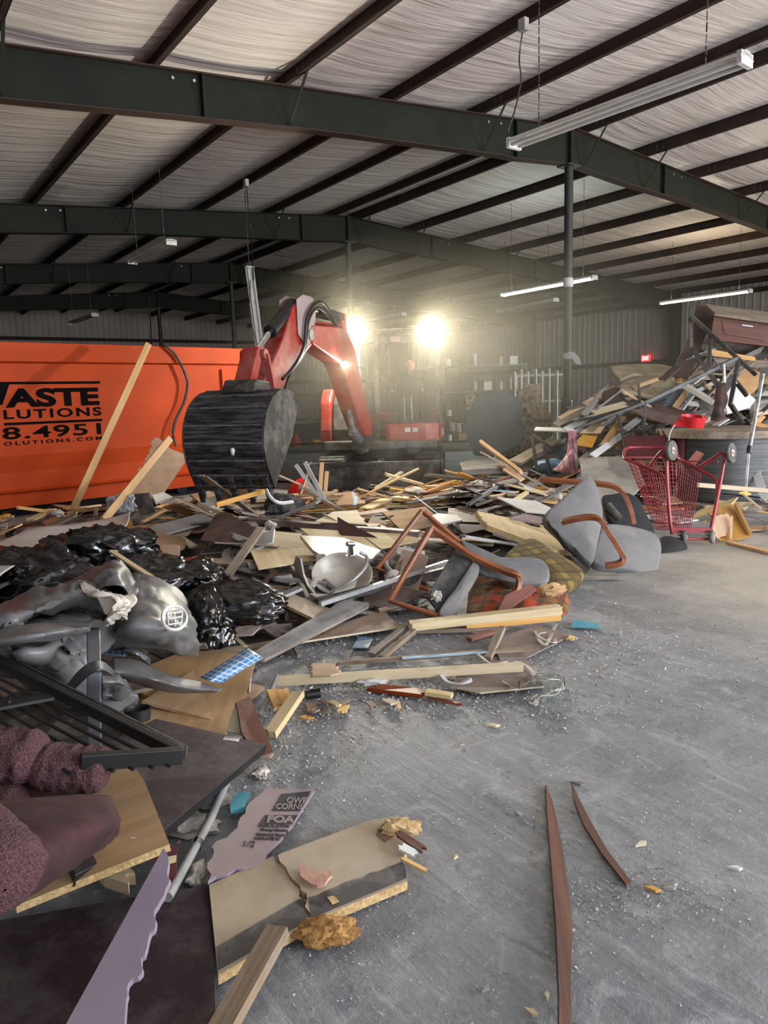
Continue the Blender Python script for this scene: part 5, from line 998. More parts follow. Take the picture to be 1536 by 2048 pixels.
drape('rolled_fold', None, None, M['tarp'], [[('z', -40, 1230, .6), ('z', 40, 1185, .62), ('z', 110, 1168, .64), ('z', 170, 1150, .66), ('z', 215, 1170, .6), ('z', 270, 1160, .56)], [('z', -40, 1262, .68), ('z', 40, 1225, .7), ('z', 110, 1200, .71), ('z', 170, 1180, .71), ('z', 220, 1200, .68), ('z', 268, 1200, .6)], [('z', -40, 1300, .6), ('z', 40, 1262, .62), ('z', 110, 1230, .62), ('z', 170, 1220, .62), ('z', 220, 1230, .6), ('z', 262, 1240, .52)]], 9, .05, 6, .004, 5, parent=vin, fine=.001)
drape('hanging_fold', None, None, M['tarp'], [[('z', -40, 1240, .55), ('z', 60, 1236, .58), ('z', 140, 1232, .57), ('z', 215, 1240, .5), ('z', 255, 1260, .42)], [('z', -40, 1290, .62), ('z', 60, 1280, .63), ('z', 140, 1272, .6), ('z', 205, 1275, .54), ('z', 230, 1300, .42)], [('z', -40, 1325, .56), ('z', 60, 1318, .58), ('z', 140, 1310, .52), ('z', 200, 1312, .45), ('z', 235, 1340, .34)], [('z', -40, 1345, .4), ('z', 60, 1350, .4), ('z', 140, 1368, .34), ('z', 205, 1385, .28), ('z', 275, 1390, .2)], [('z', -20, 1362, .25), ('z', 70, 1385, .22), ('z', 150, 1405, .18), ('z', 210, 1420, .15), ('z', 262, 1402, .14)]], 9, .07, 6, .004, 8, parent=vin, fine=.001)
drape('tail_strip', None, None, M['tarp'], [[('z', 225, 1318, .36), ('z', 270, 1318, .33), ('z', 330, 1342, .27), ('z', 400, 1362, .21), ('z', 445, 1378, .17)], [('z', 230, 1345, .35), ('z', 275, 1350, .32), ('z', 335, 1366, .26), ('z', 395, 1378, .2), ('z', 440, 1382, .17)], [('z', 240, 1362, .22), ('z', 285, 1376, .2), ('z', 340, 1386, .18), ('z', 390, 1388, .16), ('z', 430, 1386, .15)]], 8, .012, 6, .004, 9, parent=vin, fine=.001)
mo = drape('mosaic_strip', None, None, M['mosaic'], [[('z', 401, 1355, .2), ('z', 440, 1330, .22), ('z', 495, 1296, .23)], [('z', 418, 1362, .22), ('z', 458, 1334, .235), ('z', 508, 1304, .24)], [('z', 442, 1367, .18), ('z', 482, 1342, .2), ('z', 526, 1316, .21)]], 6, .0, 3, .003, 2, parent=vin, uv=(9, 5), fine=0)
drape('mosaic_strip', None, None, M['mosaic'], [[('z', 200, 1290, .36), ('z', 245, 1283, .37)], [('z', 205, 1308, .34), ('z', 250, 1312, .34)]], 6, .0, 3, .003, 2, parent=vin, uv=(4, 3), fine=0)
tp = drape('pale_lining', None, None, M['tarp_pale'], [[('z', 155, 1168, .71), ('z', 190, 1172, .72), ('z', 228, 1190, .7), ('z', 262, 1196, .66)], [('z', 170, 1180, .73), ('z', 205, 1195, .74), ('z', 240, 1208, .72), ('z', 272, 1205, .66)], [('z', 205, 1210, .72), ('z', 222, 1222, .72), ('z', 245, 1225, .71), ('z', 270, 1228, .64)], [('z', 200, 1238, .66), ('z', 218, 1248, .68), ('z', 246, 1240, .66), ('z', 264, 1248, .6)]], 8, .035, 9, .004, 6, parent=vin, fine=.001)
drape('top_peak', None, None, M['tarp'], [[('z', 165, 1150, .66), ('z', 205, 1128, .7), ('z', 240, 1122, .7), ('z', 272, 1150, .62)], [('z', 170, 1165, .7), ('z', 208, 1150, .74), ('z', 242, 1148, .74), ('z', 276, 1175, .64)], [('z', 185, 1185, .68), ('z', 215, 1180, .7), ('z', 245, 1180, .7), ('z', 272, 1205, .6)]], 8, .035, 8, .004, 15, parent=vin, fine=.001)
drape('rim_flap', None, None, M['tarp_pale'], [[('z', -30, 1236, .68), ('z', 20, 1222, .69), ('z', 50, 1250, .66)], [('z', -30, 1256, .66), ('z', 18, 1252, .67), ('z', 46, 1262, .64)]], 6, .01, 8, .004, 16, parent=vin, fine=.001)
drape('lower_fold', None, None, M['tarp'], [[('z', -30, 1262, .66), ('z', 60, 1252, .67), ('z', 120, 1250, .66), ('z', 185, 1238, .64)], [('z', -30, 1282, .68), ('z', 60, 1270, .69), ('z', 120, 1262, .68), ('z', 182, 1252, .65)], [('z', -30, 1300, .64), ('z', 60, 1286, .65), ('z', 120, 1276, .64), ('z', 180, 1264, .62)]], 8, .014, 6, .004, 21, parent=vin, fine=.001)
drape('corner_fold', None, None, M['tarp'], [[('z', 205, 1348, .38), ('z', 240, 1345, .36), ('z', 262, 1362, .28)], [('z', 205, 1372, .34), ('z', 245, 1370, .32), ('z', 276, 1386, .2)], [('z', 205, 1400, .24), ('z', 240, 1402, .2), ('z', 268, 1400, .16)]], 8, .03, 9, .004, 23, parent=vin, fine=.001)
# logo: ring with a slash and tent lines, on the cover
lg = MB(); cx_, cy_ = 349, 1236; Lp = [Z(cx_+25*math.cos(a)*.95, cy_+24*math.sin(a), .5+.02-.0017*(25*math.cos(a))) for a in [2*math.pi*i/40 for i in range(40)]]
lb, ln_ = plane3(('z', 325, 1236, .60), ('z', 372, 1236, .525), ('z', 349, 1265, .535))
def LP(x, y): return onpl(x, y, lb, ln_)+ln_*.0
lg.tube([LP(cx_+24*math.cos(a), cy_+24*math.sin(a)) for a in [2*math.pi*i/40 for i in range(40)]], 0, closed=True, rect=(.012, .008), up=ln_)
for a, b in (((332, 1222), (364, 1254)), ((336, 1250), (334, 1228)), ((334, 1228), (364, 1224)), ((364, 1224), (362, 1246)), ((336, 1250), (362, 1246)), ((338, 1238), (362, 1234)), ((348, 1226), (350, 1252))): lg.tube([LP(*a), LP(*b)], 0, rect=(.006, .008), up=ln_)
obj('round_logo', lg, M['white'], vin)
for rows in ([[('z', 173, 1256, .585), ('z', 200, 1256, .575)], [('z', 174, 1330, .56), ('z', 202, 1330, .55)], [('z', 174, 1400, .42), ('z', 202, 1400, .42)], [('z', 175, 1480, .3), ('z', 203, 1480, .3)], [('z', 176, 1512, .27), ('z', 203, 1512, .27)]], [[('z', 132, 1372, .4), ('z', 146, 1382, .4)], [('z', 165, 1335, .55), ('z', 180, 1350, .56)], [('z', 200, 1322, .58), ('z', 205, 1340, .58)], [('z', 232, 1345, .42), ('z', 225, 1352, .42)]]):
    drape('webbing_strap', 'grey webbing strap hanging vertically from the vinyl cover' if len(rows) == 5 else 'grey webbing strap looped over the lower vinyl folds', 'strap', M['strap'], rows, 6, .0, 3, .004, 3, fine=0)
mb = MB(); mb.box(Z(404, 1292, .25), (.05, .012, .05), (1, 0, 0), (0, .7, .7), (0, -.7, .7)); mb.cyl(Z(401, 1289, .27), Z(401, 1289.3, .28), .006); obj('corner_tab', mb, M['tarp'], vin)
drape('clear_plastic', 'crumpled clear plastic wrap in the gap under the vinyl logo', 'plastic', M['steel'], [[('z', 240, 1285, .36), ('z', 270, 1284, .36), ('z', 295, 1300, .3)], [('z', 245, 1300, .38), ('z', 275, 1305, .37), ('z', 300, 1318, .3)], [('z', 255, 1315, .3), ('z', 280, 1325, .29), ('z', 300, 1328, .24)]], 5, .02, 14, .002, 4)
board('wood_stick', 'thin pale stick crossing the black bag above the vinyl cover', 'wood scrap', 'pale', ('d', 222, 1102, 4.5), ('d', 308, 1158, 4.1), .03, .015)
plate('brown_board', 'upright brown veneered board between the black bags and debris', 'board', 'tanboard', [(325, 1088), (359, 1090), (359, 1172), (323, 1168)], [('d', 325, 1088, 4.75), ('d', 359, 1090, 4.75), ('d', 340, 1170, 4.55)], .015, (2,), .006)
board('wood_stick', 'thin pale stick below the long black bag', 'wood scrap', 'pale', ('z', 445, 1255, .1), ('z', 492, 1295, .08), .03, .012)
plate('pink_tile', 'pinkish grey board scrap below the long black bag', 'board', 'lavface', [(462, 1262), (495, 1242), (529, 1245), (505, 1268), (470, 1270)], [('z', 462, 1262, .12), ('z', 495, 1242, .12), ('z', 529, 1245, .12)], .012)
# ------------------------------------------------------------------ leaning lumber by the container
board('leaning_stud', 'long pine stud leaning against the top of the orange container', 'lumber', 'pine', ('d', 297, 688, 11.2), ('z', 140, 1032, .12), .04, .09, roll=.6)
plate('hardboard_sheet', 'torn tan hardboard sheet leaning behind the shorter stud', 'board', 'tanboard', [(302, 880), (318, 876), (342, 898), (378, 912), (320, 998), (290, 1005), (245, 1030), (225, 1010), (270, 960), (298, 905)], [('d', 320, 880, 10.4), ('d', 378, 912, 10.4), ('z', 290, 1005, .3)], .008, (0, 7, 8, 9), .03)
board('leaning_stud', 'shorter pine stud leaning on the torn hardboard sheet', 'lumber', 'pine', ('d', 340, 877, 9.6), ('z', 208, 1040, .25), .04, .085, roll=.5)
mb = MB(); mb.blob(PH(245, 1008, .12), (.16, .12, .12), 4, .35, 2, 3, ridge=True); obj('fabric_bundle', mb, M['bluefloral'], label='balled navy and white print fabric at the foot of the studs', cat='cloth')
plate('brown_board', 'dark brown square panel standing up beside the print fabric', 'board', 'darkb', [(268, 988), (298, 985), (310, 1022), (280, 1030)], [('d', 268, 988, 8.3), ('d', 298, 985, 8.3), ('d', 290, 1028, 8.1)], .015)
plate('paper_pack', 'white and blue printed paper pack on the debris by the container', 'packaging', 'whiteb', [(304, 990), (328, 984), (346, 994), (312, 1004)], [('d', 304, 990, 8.6), ('d', 328, 984, 8.8), ('d', 312, 1004, 8.4)], .03)
plate('white_chunk', 'white broken plaster chunk below the bucket teeth', 'debris', 'whiteb', [(398, 1008), (408, 994), (430, 992), (438, 1008), (420, 1014)], [('d', 398, 1008, 8), ('d', 430, 992, 8.2), ('d', 420, 1014, 7.9)], .05, (0, 2), .01)
board('wood_plank_long', 'long yellow pine strip slanting below the bucket teeth', 'lumber', 'pine', ('d', 432, 1010, 7.3), ('d', 535, 980, 8.0), .03, .05)
mb = MB(); mb.tube(spline([D(533, 980, 7.4), D(542, 996, 7.2), D(560, 1006, 7.2), D(585, 1004, 7.4)], 6), .018, 8); obj('bent_tube', mb, M['white'], label='bent white metal tube under the bucket tip', cat='pipe')
for (a, b, lab, m) in (((592, 930), (640, 1000), 'white splintered strip standing between bucket and blade, left one', 'whiteb'), ((610, 925), (648, 998), 'white splintered strip standing between bucket and blade, right one', 'whiteb'), ((618, 940), (600, 990), 'crossed pale strip between bucket and blade', 'pale')):
    board('white_strip', lab, 'wood scrap', m, ('d', a[0], a[1], 9.2), ('d', b[0], b[1], 8.8), .05, .02, roll=.8)
mb = MB(); mb.lathe(PH(608, 985, 0), (-.2, -.3, 1), [(0, .22), (.1, .22), (.24, .1), (.3, 0), (.29, 0), (.23, .09), (0, .2)], 18); obj('red_dish', mb, M['redplastic'], label='red plastic dish lying behind the bucket teeth', cat='dish')
for (x, h, lab) in ((642, 60, 'short upright pine stake before the blade, taller left one'), (652, 42, 'short upright pine stake before the blade, shorter right one')):
    board('upright_stake', lab, 'wood scrap', 'pine', ('d', x+2, 985-h, 9.3), ('d', x-2, 990, 9.2), .025, .05, roll=1.2)
# ------------------------------------------------------------------ middle of the field
def P4(name, lab, cat, m, out, dz, th=.012, tear=(), amp=.012, **k):
    a, n = plane3(*[(out[i][0], out[i][1], dz[i]) for i in range(3)]); cxp = sum(q[0] for q in out)/len(out); cyp = sum(q[1] for q in out)/len(out)
    return plate(name, lab, cat, m, out, flatten(PH(cxp, cyp, sum(dz)/3*.6+.02), n, .3), th, tear, amp, **k)
P4('plywood_sheet', 'large cream plywood sheet with a broken corner in the middle', 'board', 'pale', [(498, 1099), (626, 1118), (602, 1067), (529, 1060), (500, 1080)], (.05, .06, .08), .012)
plate('plywood_sheet', 'cream plywood sheet bottom layer, in front of the large one', 'board', 'pale', [(500, 1100), (560, 1100), (632, 1092), (628, 1117), (575, 1128), (517, 1137)], [(500, 1100, .1), (632, 1092, .1), (517, 1137, .07)], .012, (0, 1), .01)
P4('plywood_sheet', 'long yellowish plywood sheet behind the brown quarter-round panel', 'board', 'pale', [(600, 1056), (840, 1070), (835, 1082), (745, 1100), (640, 1090)], (.12, .1, .1), .012)
plate('rounded_panel', 'dark brown laminate panel with one rounded corner standing upright', 'panel', 'mahog', [(675, 1033), (690, 1042), (769, 1082), (757, 1104), (722, 1096), (698, 1090), (684, 1076), (676, 1056)], [('d', 675, 1033, 6.5), ('d', 769, 1082, 6.3), ('d', 698, 1090, 6.2)], .018, bev=.002)
board('dark_timber', 'long dark brown timber across the middle of the field', 'lumber', 'brown', (494, 1040, .1), (842, 1068, .12), .1, .05, jag=.03)
P4('plywood_sheet', 'peach plywood sheet with ragged right end behind the dark timber', 'board', 'pale', [(629, 1043), (758, 1047), (737, 1054), (714, 1020), (667, 1023)], (.14, .14, .14), .012, (1, 2), .02)
board('leaning_plank', 'weathered grey plank slanting up in front of the cream plywood', 'lumber', 'oldwood', (455, 1150, .04), ('d', 524, 1054, 6.0), .07, .02, jag=.02)
board('white_rail', 'grey-white board edge below the cream plywood', 'lumber', 'greyb', (535, 1204, .06), (600, 1176, .06), .07, .02)
P4('chipboard_shelf', 'beige chipboard shelf below the broken sink', 'board', 'partboard', [(555, 1202), (626, 1236), (670, 1221), (588, 1188)], (.1, .1, .09), .02, edge='edge')
P4('grey_plank', 'long weathered grey plank pointing at the mosaic strip', 'lumber', 'greywood', [(492, 1312), (530, 1318), (738, 1212), (738, 1205), (690, 1199)], (.08, .06, .07), .022, edge='oldwood')
plate('brown_sheet', 'flat brown hardboard sheet beside the long grey plank', 'board', 'tanboard', [(602, 1283), (714, 1266), (800, 1253), (766, 1220), (667, 1252)], [('z', 602, 1283, .05), ('z', 800, 1253, .05), ('z', 766, 1220, .06)], .012, edge='pale')
P4('brown_sheet', 'dusty dark brown square sheet behind the left chair frame', 'board', 'brown', [(726, 1183), (728, 1212), (775, 1214), (855, 1185), (800, 1172)], (.08, .05, .05), .014, (1,), .01)
board('metal_channel', 'long dusty white metal channel running from the sink to the chair', 'metal strip', 'zinc', (640, 1208, .09), (895, 1124, .18), .03, .03)
board('dark_rail', 'black metal rail lying beneath the white channel', 'metal strip', 'dark', (632, 1205, .06), (900, 1140, .12), .06, .05)
board('blue_grey_strip', 'blue-grey metal strip behind the left chair seat', 'metal strip', 'greyb', ('d', 925, 1072, 5.9), ('d', 1036, 1090, 6.2), .08, .02)
P4('split_timber', 'wide split yellow plywood beam slanting behind the left chair', 'lumber', 'pale', [(952, 1022), (975, 1050), (1110, 1100), (1158, 1100), (1110, 1060), (1080, 1048)], (.2, .16, .12), .05, (0,), .02)
P4('pink_board', 'mauve broken board below the split beam', 'board', 'lavface', [(986, 1066), (1040, 1085), (1045, 1078), (1000, 1062)], (.2, .2, .2), .02)
P4('pink_board', 'mauve curved board above the split beam beside the right chair', 'board', 'lavface', [(1018, 1035), (1080, 1046), (1085, 1034), (1050, 1027)], (.22, .2, .2), .02)
P4('foam_piece', 'torn pale blue sheet sticking up amid the pine before the blade', 'foam board', 'blue', [(688, 1008), (712, 1010), (716, 995), (706, 983), (694, 988)], (.0, .0, .08), .015, (1, 2, 3), .02)
P4('peach_scrap', 'peach torn board behind the pale blue sheet', 'board', 'card', [(672, 1010), (730, 1006), (712, 985), (690, 984)], (.0, .0, .1), .012, (1, 3), .03)
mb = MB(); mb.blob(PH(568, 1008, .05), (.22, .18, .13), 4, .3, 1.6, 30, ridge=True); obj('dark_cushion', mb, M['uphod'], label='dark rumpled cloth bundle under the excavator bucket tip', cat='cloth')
plate('grey_sheet', 'crumpled grey sheet with white torn edge left of the leaning plank', 'sheet', 'greyb', [(460, 1062), (482, 1042), (512, 1044), (524, 1062), (500, 1080), (470, 1078)], [(460, 1062, .1), (482, 1042, .12), (500, 1080, .08)], .012, (4, 5), .02)
P4('tan_panel', 'large tan panel leaning right of the black bags', 'board', 'tanboard', [(275, 1052), (318, 1118), (370, 1095), (375, 1050), (330, 1046)], (.12, .1, .1), .012, (0,), .01)
P4('tan_panel', 'tan wood-grain panel beneath the grey crumpled sheet', 'board', 'brown', [(400, 1080), (480, 1092), (520, 1060), (450, 1022), (430, 1030)], (.1, .08, .1), .012, (2,), .02)
# broken sink
sk = thing('broken_sink', 'broken white ceramic wash basin with a chrome faucet in the middle', 'sink', PH(670, 1190, 0))
c = D(684, 1150, 5.2); ax = (c-CAM).normalized()*-.75+ZV*.65; ax.normalize()
mb = MB(); mb.lathe(c, ax, [(.03, -.13), (.1, -.12), (.17, -.08), (.215, 0), (.24, .02), (.235, .03), (.2, .01), (.16, -.065), (.1, -.1), (.0, -.11)], 30); mb.v = [tuple(c+(Vector(v)-c)*.8+Vector((1, 0, 0))*(Vector(v)-c).x*.12) for v in mb.v]; obj('bowl', mb, M['ceram'], sk)
mb = MB(); mb.cyl(D(701, 1112, 5.25), D(701, 1084, 5.2), .024, .018); mb.cyl(D(694, 1088, 5.18), D(708, 1088, 5.22), .018); mb.cyl(D(701, 1114, 5.25), D(701, 1110, 5.25), .034); obj('faucet', mb, M['chrome'], sk)
for nm, out, pl in (('shard', [(587, 1128), (591, 1112), (600, 1118), (606, 1150), (615, 1172), (628, 1188), (618, 1186), (600, 1170), (592, 1150)], [('d', 587, 1128, 5.1), ('d', 606, 1150, 5.0), ('d', 628, 1188, 4.95)]), ('shard', [(632, 1108), (650, 1107), (654, 1122), (640, 1138), (630, 1140)], [('d', 632, 1108, 5.4), ('d', 650, 1107, 5.4), ('d', 635, 1138, 5.3)]), ('shard', [(618, 1186), (660, 1188), (700, 1165), (713, 1158), (710, 1172), (690, 1180), (650, 1194), (632, 1194)], [('d', 618, 1186, 4.95), ('d', 700, 1165, 5.1), ('d', 650, 1194, 4.9)])):
    plate(nm, None, None, 'ceram', out, pl, .015, parent=sk, bev=.003)
mb = MB(); mb.tube(spline([D(660, 1185, 5), D(700, 1165, 5), D(728, 1138, 5.1), D(734, 1115, 5.2), D(720, 1105, 5.2)], 6), .012, 8); obj('metal_hoop', mb, M['zinc'], label='bent grey metal tube hooked round the broken sink', cat='pipe')
plate('ceramic_tank', 'white ceramic slab behind the sink faucet', 'debris', 'ceram', [(600, 1070), (685, 1075), (762, 1100), (745, 1118), (690, 1112), (650, 1115), (625, 1100)], [('d', 600, 1070, 5.9), ('d', 762, 1100, 5.7), ('d', 650, 1115, 5.4)], .03, bev=.004)
mb = MB(); mb.blob(D(800, 1120, 5.6), (.17, .09, .07), 4, .5, 1.7, 41, ridge=True); obj('torn_insulation', mb, M['insul'], label='torn white plaster lump inside the left chair frame', cat='debris')
mb = MB(); mb.tube(spline([D(772, 1108, 5.5), D(772, 1130, 5.4), D(785, 1145, 5.3), D(805, 1148, 5.3)], 6), .02, 8); obj('basin_rim', mb, M['greyb'], label='curved pale grey rim piece left of the torn plaster', cat='debris')
mb = MB(); mb.blob(D(805, 1106, 5.9), (.1, .06, .05), 3, .5, 2, 44); obj('torn_insulation', mb, M['insul'], label='smaller torn white lump above the chair frame corner', cat='debris')
P4('white_dome', 'white rounded plate behind the chair frame top', 'dish', 'whiteb', [(850, 1036), (880, 1048), (925, 1040), (915, 1030), (875, 1026)], (.15, .15, .15), .02, bev=.004)
# ------------------------------------------------------------------ left chair, upside down
ch = thing('armchair', 'overturned grey upholstered chair with square bentwood leg frames, in the middle', 'chair', PH(900, 1240, 0))
def bent(nm, pts, w_, h_, par, closed=False, m='arm', sm=4):
    P = [D(*p) for p in pts]; P = spline(P, sm, closed) if sm else P; mb = MB(); mb.tube(P, 0, rect=(w_, h_), closed=closed, up=(0, .9, .3)); return obj(nm, mb, M[m], par, bev=.004, ang=30)
bent('leg_frame', [(845, 1020, 5.7), (755, 1138, 5.35), (857, 1181, 5.3)], .03, .045, ch, sm=0)
bent('leg_frame', [(863, 1054, 5.2), (779, 1202, 4.75), (903, 1240, 4.75)], .032, .05, ch, sm=0)
bent('arm_rail', [(845, 1022, 5.7), (880, 1052, 5.6), (950, 1108, 5.5), (1020, 1150, 5.4)], .03, .045, ch)
bent('arm_rail', [(863, 1056, 5.2), (900, 1082, 5.18), (945, 1112, 5.12), (1000, 1138, 5.05), (1030, 1149, 4.98), (1038, 1162, 4.94), (1030, 1185, 4.9), (1003, 1222, 4.82)], .034, .055, ch)
pad('seat', None, None, M['upho'], [(921, 1080), (940, 1092), (985, 1110), (1060, 1113), (1088, 1120), (1100, 1140), (1094, 1162), (1050, 1168), (1000, 1152), (955, 1130)], [('d', 921, 1080, 5.4), ('d', 1098, 1140, 5.2), ('d', 1000, 1152, 5.1)], .06, .025, .015, parent=ch)
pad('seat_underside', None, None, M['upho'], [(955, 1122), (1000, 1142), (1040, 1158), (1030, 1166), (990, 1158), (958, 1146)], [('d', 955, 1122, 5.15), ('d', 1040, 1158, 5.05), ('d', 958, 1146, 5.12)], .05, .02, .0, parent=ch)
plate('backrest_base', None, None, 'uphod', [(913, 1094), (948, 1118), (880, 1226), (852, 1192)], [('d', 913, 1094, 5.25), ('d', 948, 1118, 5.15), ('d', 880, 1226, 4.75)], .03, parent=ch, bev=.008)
pad('backrest', None, None, M['upho'], [(950, 1120), (959, 1144), (930, 1196), (905, 1232), (878, 1224), (915, 1170)], [('d', 950, 1120, 5.12), ('d', 959, 1144, 5.05), ('d', 878, 1224, 4.72)], .06, .02, .01, parent=ch)
mb = MB(); mb.blob(D(873, 1192, 4.83), (.035, .02, .035), 3, .6, 3, 6); obj('stuffing', mb, M['insul'], ch)
# checked sofa cushions
pad('sofa_cushion', 'olive striped sofa cushion, upper one of the two beside the left chair', 'cushion', M['stripe'], [(1057, 1073), (1110, 1098), (1165, 1132), (1166, 1152), (1130, 1172), (1104, 1168), (1060, 1140), (1010, 1110)], [('d', 1057, 1073, 6.0), ('d', 1165, 1135, 5.6), ('d', 1104, 1168, 5.25)], .12, .05, .03, wr=.01)
cu = pad('sofa_cushion', 'orange plaid sofa cushion with torn stuffing under the left chair', 'cushion', M['plaid'], [(945, 1150), (990, 1146), (1060, 1152), (1130, 1170), (1140, 1200), (1134, 1232), (1060, 1246), (980, 1240), (938, 1228), (936, 1190)], [('d', 945, 1150, 5.45), ('d', 1130, 1170, 5.3), ('d', 980, 1240, 4.75)], .18, .07, .05, wr=.03)
mb = MB(); mb.blob(D(1105, 1180, 4.98), (.09, .03, .045), 3, .4, 3, 8); obj('torn_stuffing', mb, M['card'], cu)
plate('brown_board', 'red-brown board stuck into the plaid cushion', 'board', 'redwood', [(1012, 1190), (1060, 1166), (1074, 1178), (1020, 1216), (995, 1222)], [('d', 1060, 1166, 4.95), ('d', 1074, 1178, 4.9), ('d', 995, 1222, 4.7)], .012)
# boards at the near edge
board('heavy_plank', 'long split pine plank lying in front of the plaid cushion, upper one', 'lumber', 'pale', ('z', 818, 1252, .07), ('z', 1122, 1218, .12), .08, .05, jag=.02)
board('heavy_plank', 'shorter split pine plank under the upper one before the plaid cushion', 'lumber', 'pine', ('z', 930, 1252, .05), ('z', 1122, 1232, .07), .06, .04, jag=.02)
board('wood_rail', 'brown weathered rail lying flat below the split pine planks', 'lumber', 'oldwood', ('z', 820, 1261, .03), ('z', 995, 1257, .03), .05, .025)
board('wood_rail', 'slanting weathered rail, left one of the pair forming a V', 'lumber', 'oldwood', ('z', 815, 1250, .05), ('z', 742, 1310, .03), .04, .03)
board('wood_rail', 'slanting weathered rail, right one of the pair forming a V', 'lumber', 'oldwood', ('z', 828, 1262, .05), ('z', 762, 1316, .03), .03, .03)
board('wood_post', 'short thick weathered stub standing between the planks', 'lumber', 'oldwood', ('z', 1004, 1256, .09), ('z', 975, 1318, .03), .04, .03)
board('long_lath', 'long thin dark lath lying behind the long pale board', 'lumber', 'oldwood', ('z', 678, 1326, .03), ('z', 1046, 1298, .04), .035, .02)
board('metal_strip', 'blue-grey metal strip lying on the long dark lath', 'metal strip', 'blue', ('z', 804, 1316, .045), ('z', 976, 1304, .05), .025, .008)
board('long_board', 'long pale pine board with blunt ends nearest to the open floor', 'lumber', 'pale', ('z', 555, 1362, .04), ('z', 1045, 1333, .07), .06, .035)
board('wood_strip', 'reddish stained wood strip in the litter before the long board', 'lumber', 'redwood', ('z', 738, 1374, .02), ('z', 855, 1388, .03), .07, .02, jag=.06)
board('wood_strip', 'thin reddish splinter at the right end of the litter row', 'lumber', 'redwood', ('z', 850, 1392, .02), ('z', 925, 1410, .015), .02, .012, jag=.04)
board('wood_strip', 'pale block lying on the reddish strip', 'lumber', 'pale', ('z', 852, 1384, .045), ('z', 904, 1392, .04), .045, .02)
board('wood_strip', 'short reddish stub under the brown rail by the concrete', 'lumber', 'redwood', ('z', 938, 1278, .02), ('z', 985, 1264, .02), .05, .02)
P4('carpet_piece', 'brown-grey vinyl flooring piece lying behind the pale laces', 'sheet', 'greyb', [(985, 1280), (1070, 1250), (1142, 1270), (1056, 1314), (1000, 1320)], (.03, .03, .02), .008)
P4('carpet_piece', 'brown-grey flooring piece bound with tan strip beside the long board end', 'sheet', 'greyb', [(900, 1372), (960, 1385), (1088, 1372), (1050, 1312), (930, 1330)], (.02, .02, .02), .008, edge='pale')
for n_ in ('carpet_piece', 'carpet_piece.001'): bpy.data.objects[n_].data.materials[0] = M['tanboard'] if False else mat('taupe_flooring', (134, 118, 108), .7, (112, 98, 90), scale=5, dust=.4)
P4('torn_card', 'torn brown cardboard piece curling up at the long board left end', 'cardboard', 'card', [(625, 1350), (662, 1350), (680, 1345), (668, 1322), (668, 1305), (652, 1308), (648, 1325), (622, 1322)], (.02, .02, .1), .006, (2, 3, 5, 6, 7), .012)
P4('blue_tile', 'pale blue-grey sheet flat on the floor by the V rails', 'sheet', 'bluejean', [(704, 1295), (736, 1296), (747, 1276), (718, 1272)], (.01, .01, .01), .006)
P4('blue_strip', 'blue-green strip on the floor right of the split planks', 'sheet', 'cyan', [(1140, 1253), (1200, 1256), (1195, 1246), (1150, 1240)], (.01, .01, .01), .006)
for i, (a, b, lab) in enumerate((((1010, 1270), (1100, 1262), 'pale plastic lace curled on the brown flooring piece, upper'), ((955, 1302), (1070, 1380), 'pale ribbon looping round the flooring piece edge'), ((1040, 1372), (1110, 1400), 'pale tan band trailing on the floor at the litter end'))):
    rng = random.Random(i+3); pts = []
    if i == 0: q = [(1070, 1262), (1080, 1275), (1110, 1285), (1100, 1265), (1075, 1270), (1090, 1290), (1105, 1262), (1112, 1248)]
    elif i == 1: q = [(945, 1302), (960, 1312), (985, 1328), (1020, 1322), (1050, 1330), (1068, 1350), (1062, 1372), (1030, 1375), (1005, 1362)]
    else: q = [(1062, 1356), (1095, 1358), (1120, 1362), (1110, 1388), (1078, 1392), (1070, 1410), (1058, 1400), (1072, 1388)]
    mb = MB(); mb.tube(spline([Z(x, y, .04+.02*math.sin(k_*1.7)) for k_, (x, y) in enumerate(q)], 6), 0, rect=(.02, .004), up=(0, .3, 1)); obj('plastic_band', mb, M['tarp_pale'], label=lab, cat='band')
mb = MB(); mb.tube(spline([Z(882, 1352, .05), Z(895, 1366, .03), Z(920, 1370, .03), Z(942, 1358, .05)], 6), 0, rect=(.02, .02)); obj('curved_trim', mb, M['white'], label='curved white trim piece in front of the long board', cat='trim')
drape('clear_plastic', 'crumpled clear plastic film on the floor at the right end of the litter', 'plastic', M['glass'], [[('z', 1040, 1350, .03), ('z', 1080, 1345, .06), ('z', 1128, 1352, .03)], [('z', 1035, 1375, .05), ('z', 1080, 1375, .09), ('z', 1130, 1372, .04)], [('z', 1045, 1405, .01), ('z', 1075, 1410, .03), ('z', 1115, 1400, .01)]], 6, .015, 10, .001, 4)
for px, py, r, s, lab in ((745, 1365, (.07, .03, .02), 2, 'crumpled white paper scrap just left of the curved trim'), (1140, 1276, (.03, .02, .015), 3, 'small yellow foam crumb at the flooring piece corner')):
    mb = MB(); mb.blob(Z(px, py, .03), r, 3, .5, 2, s); obj('paper_scrap', mb, M['whiteb'] if s == 2 else M['yellow'], label=lab, cat='debris')
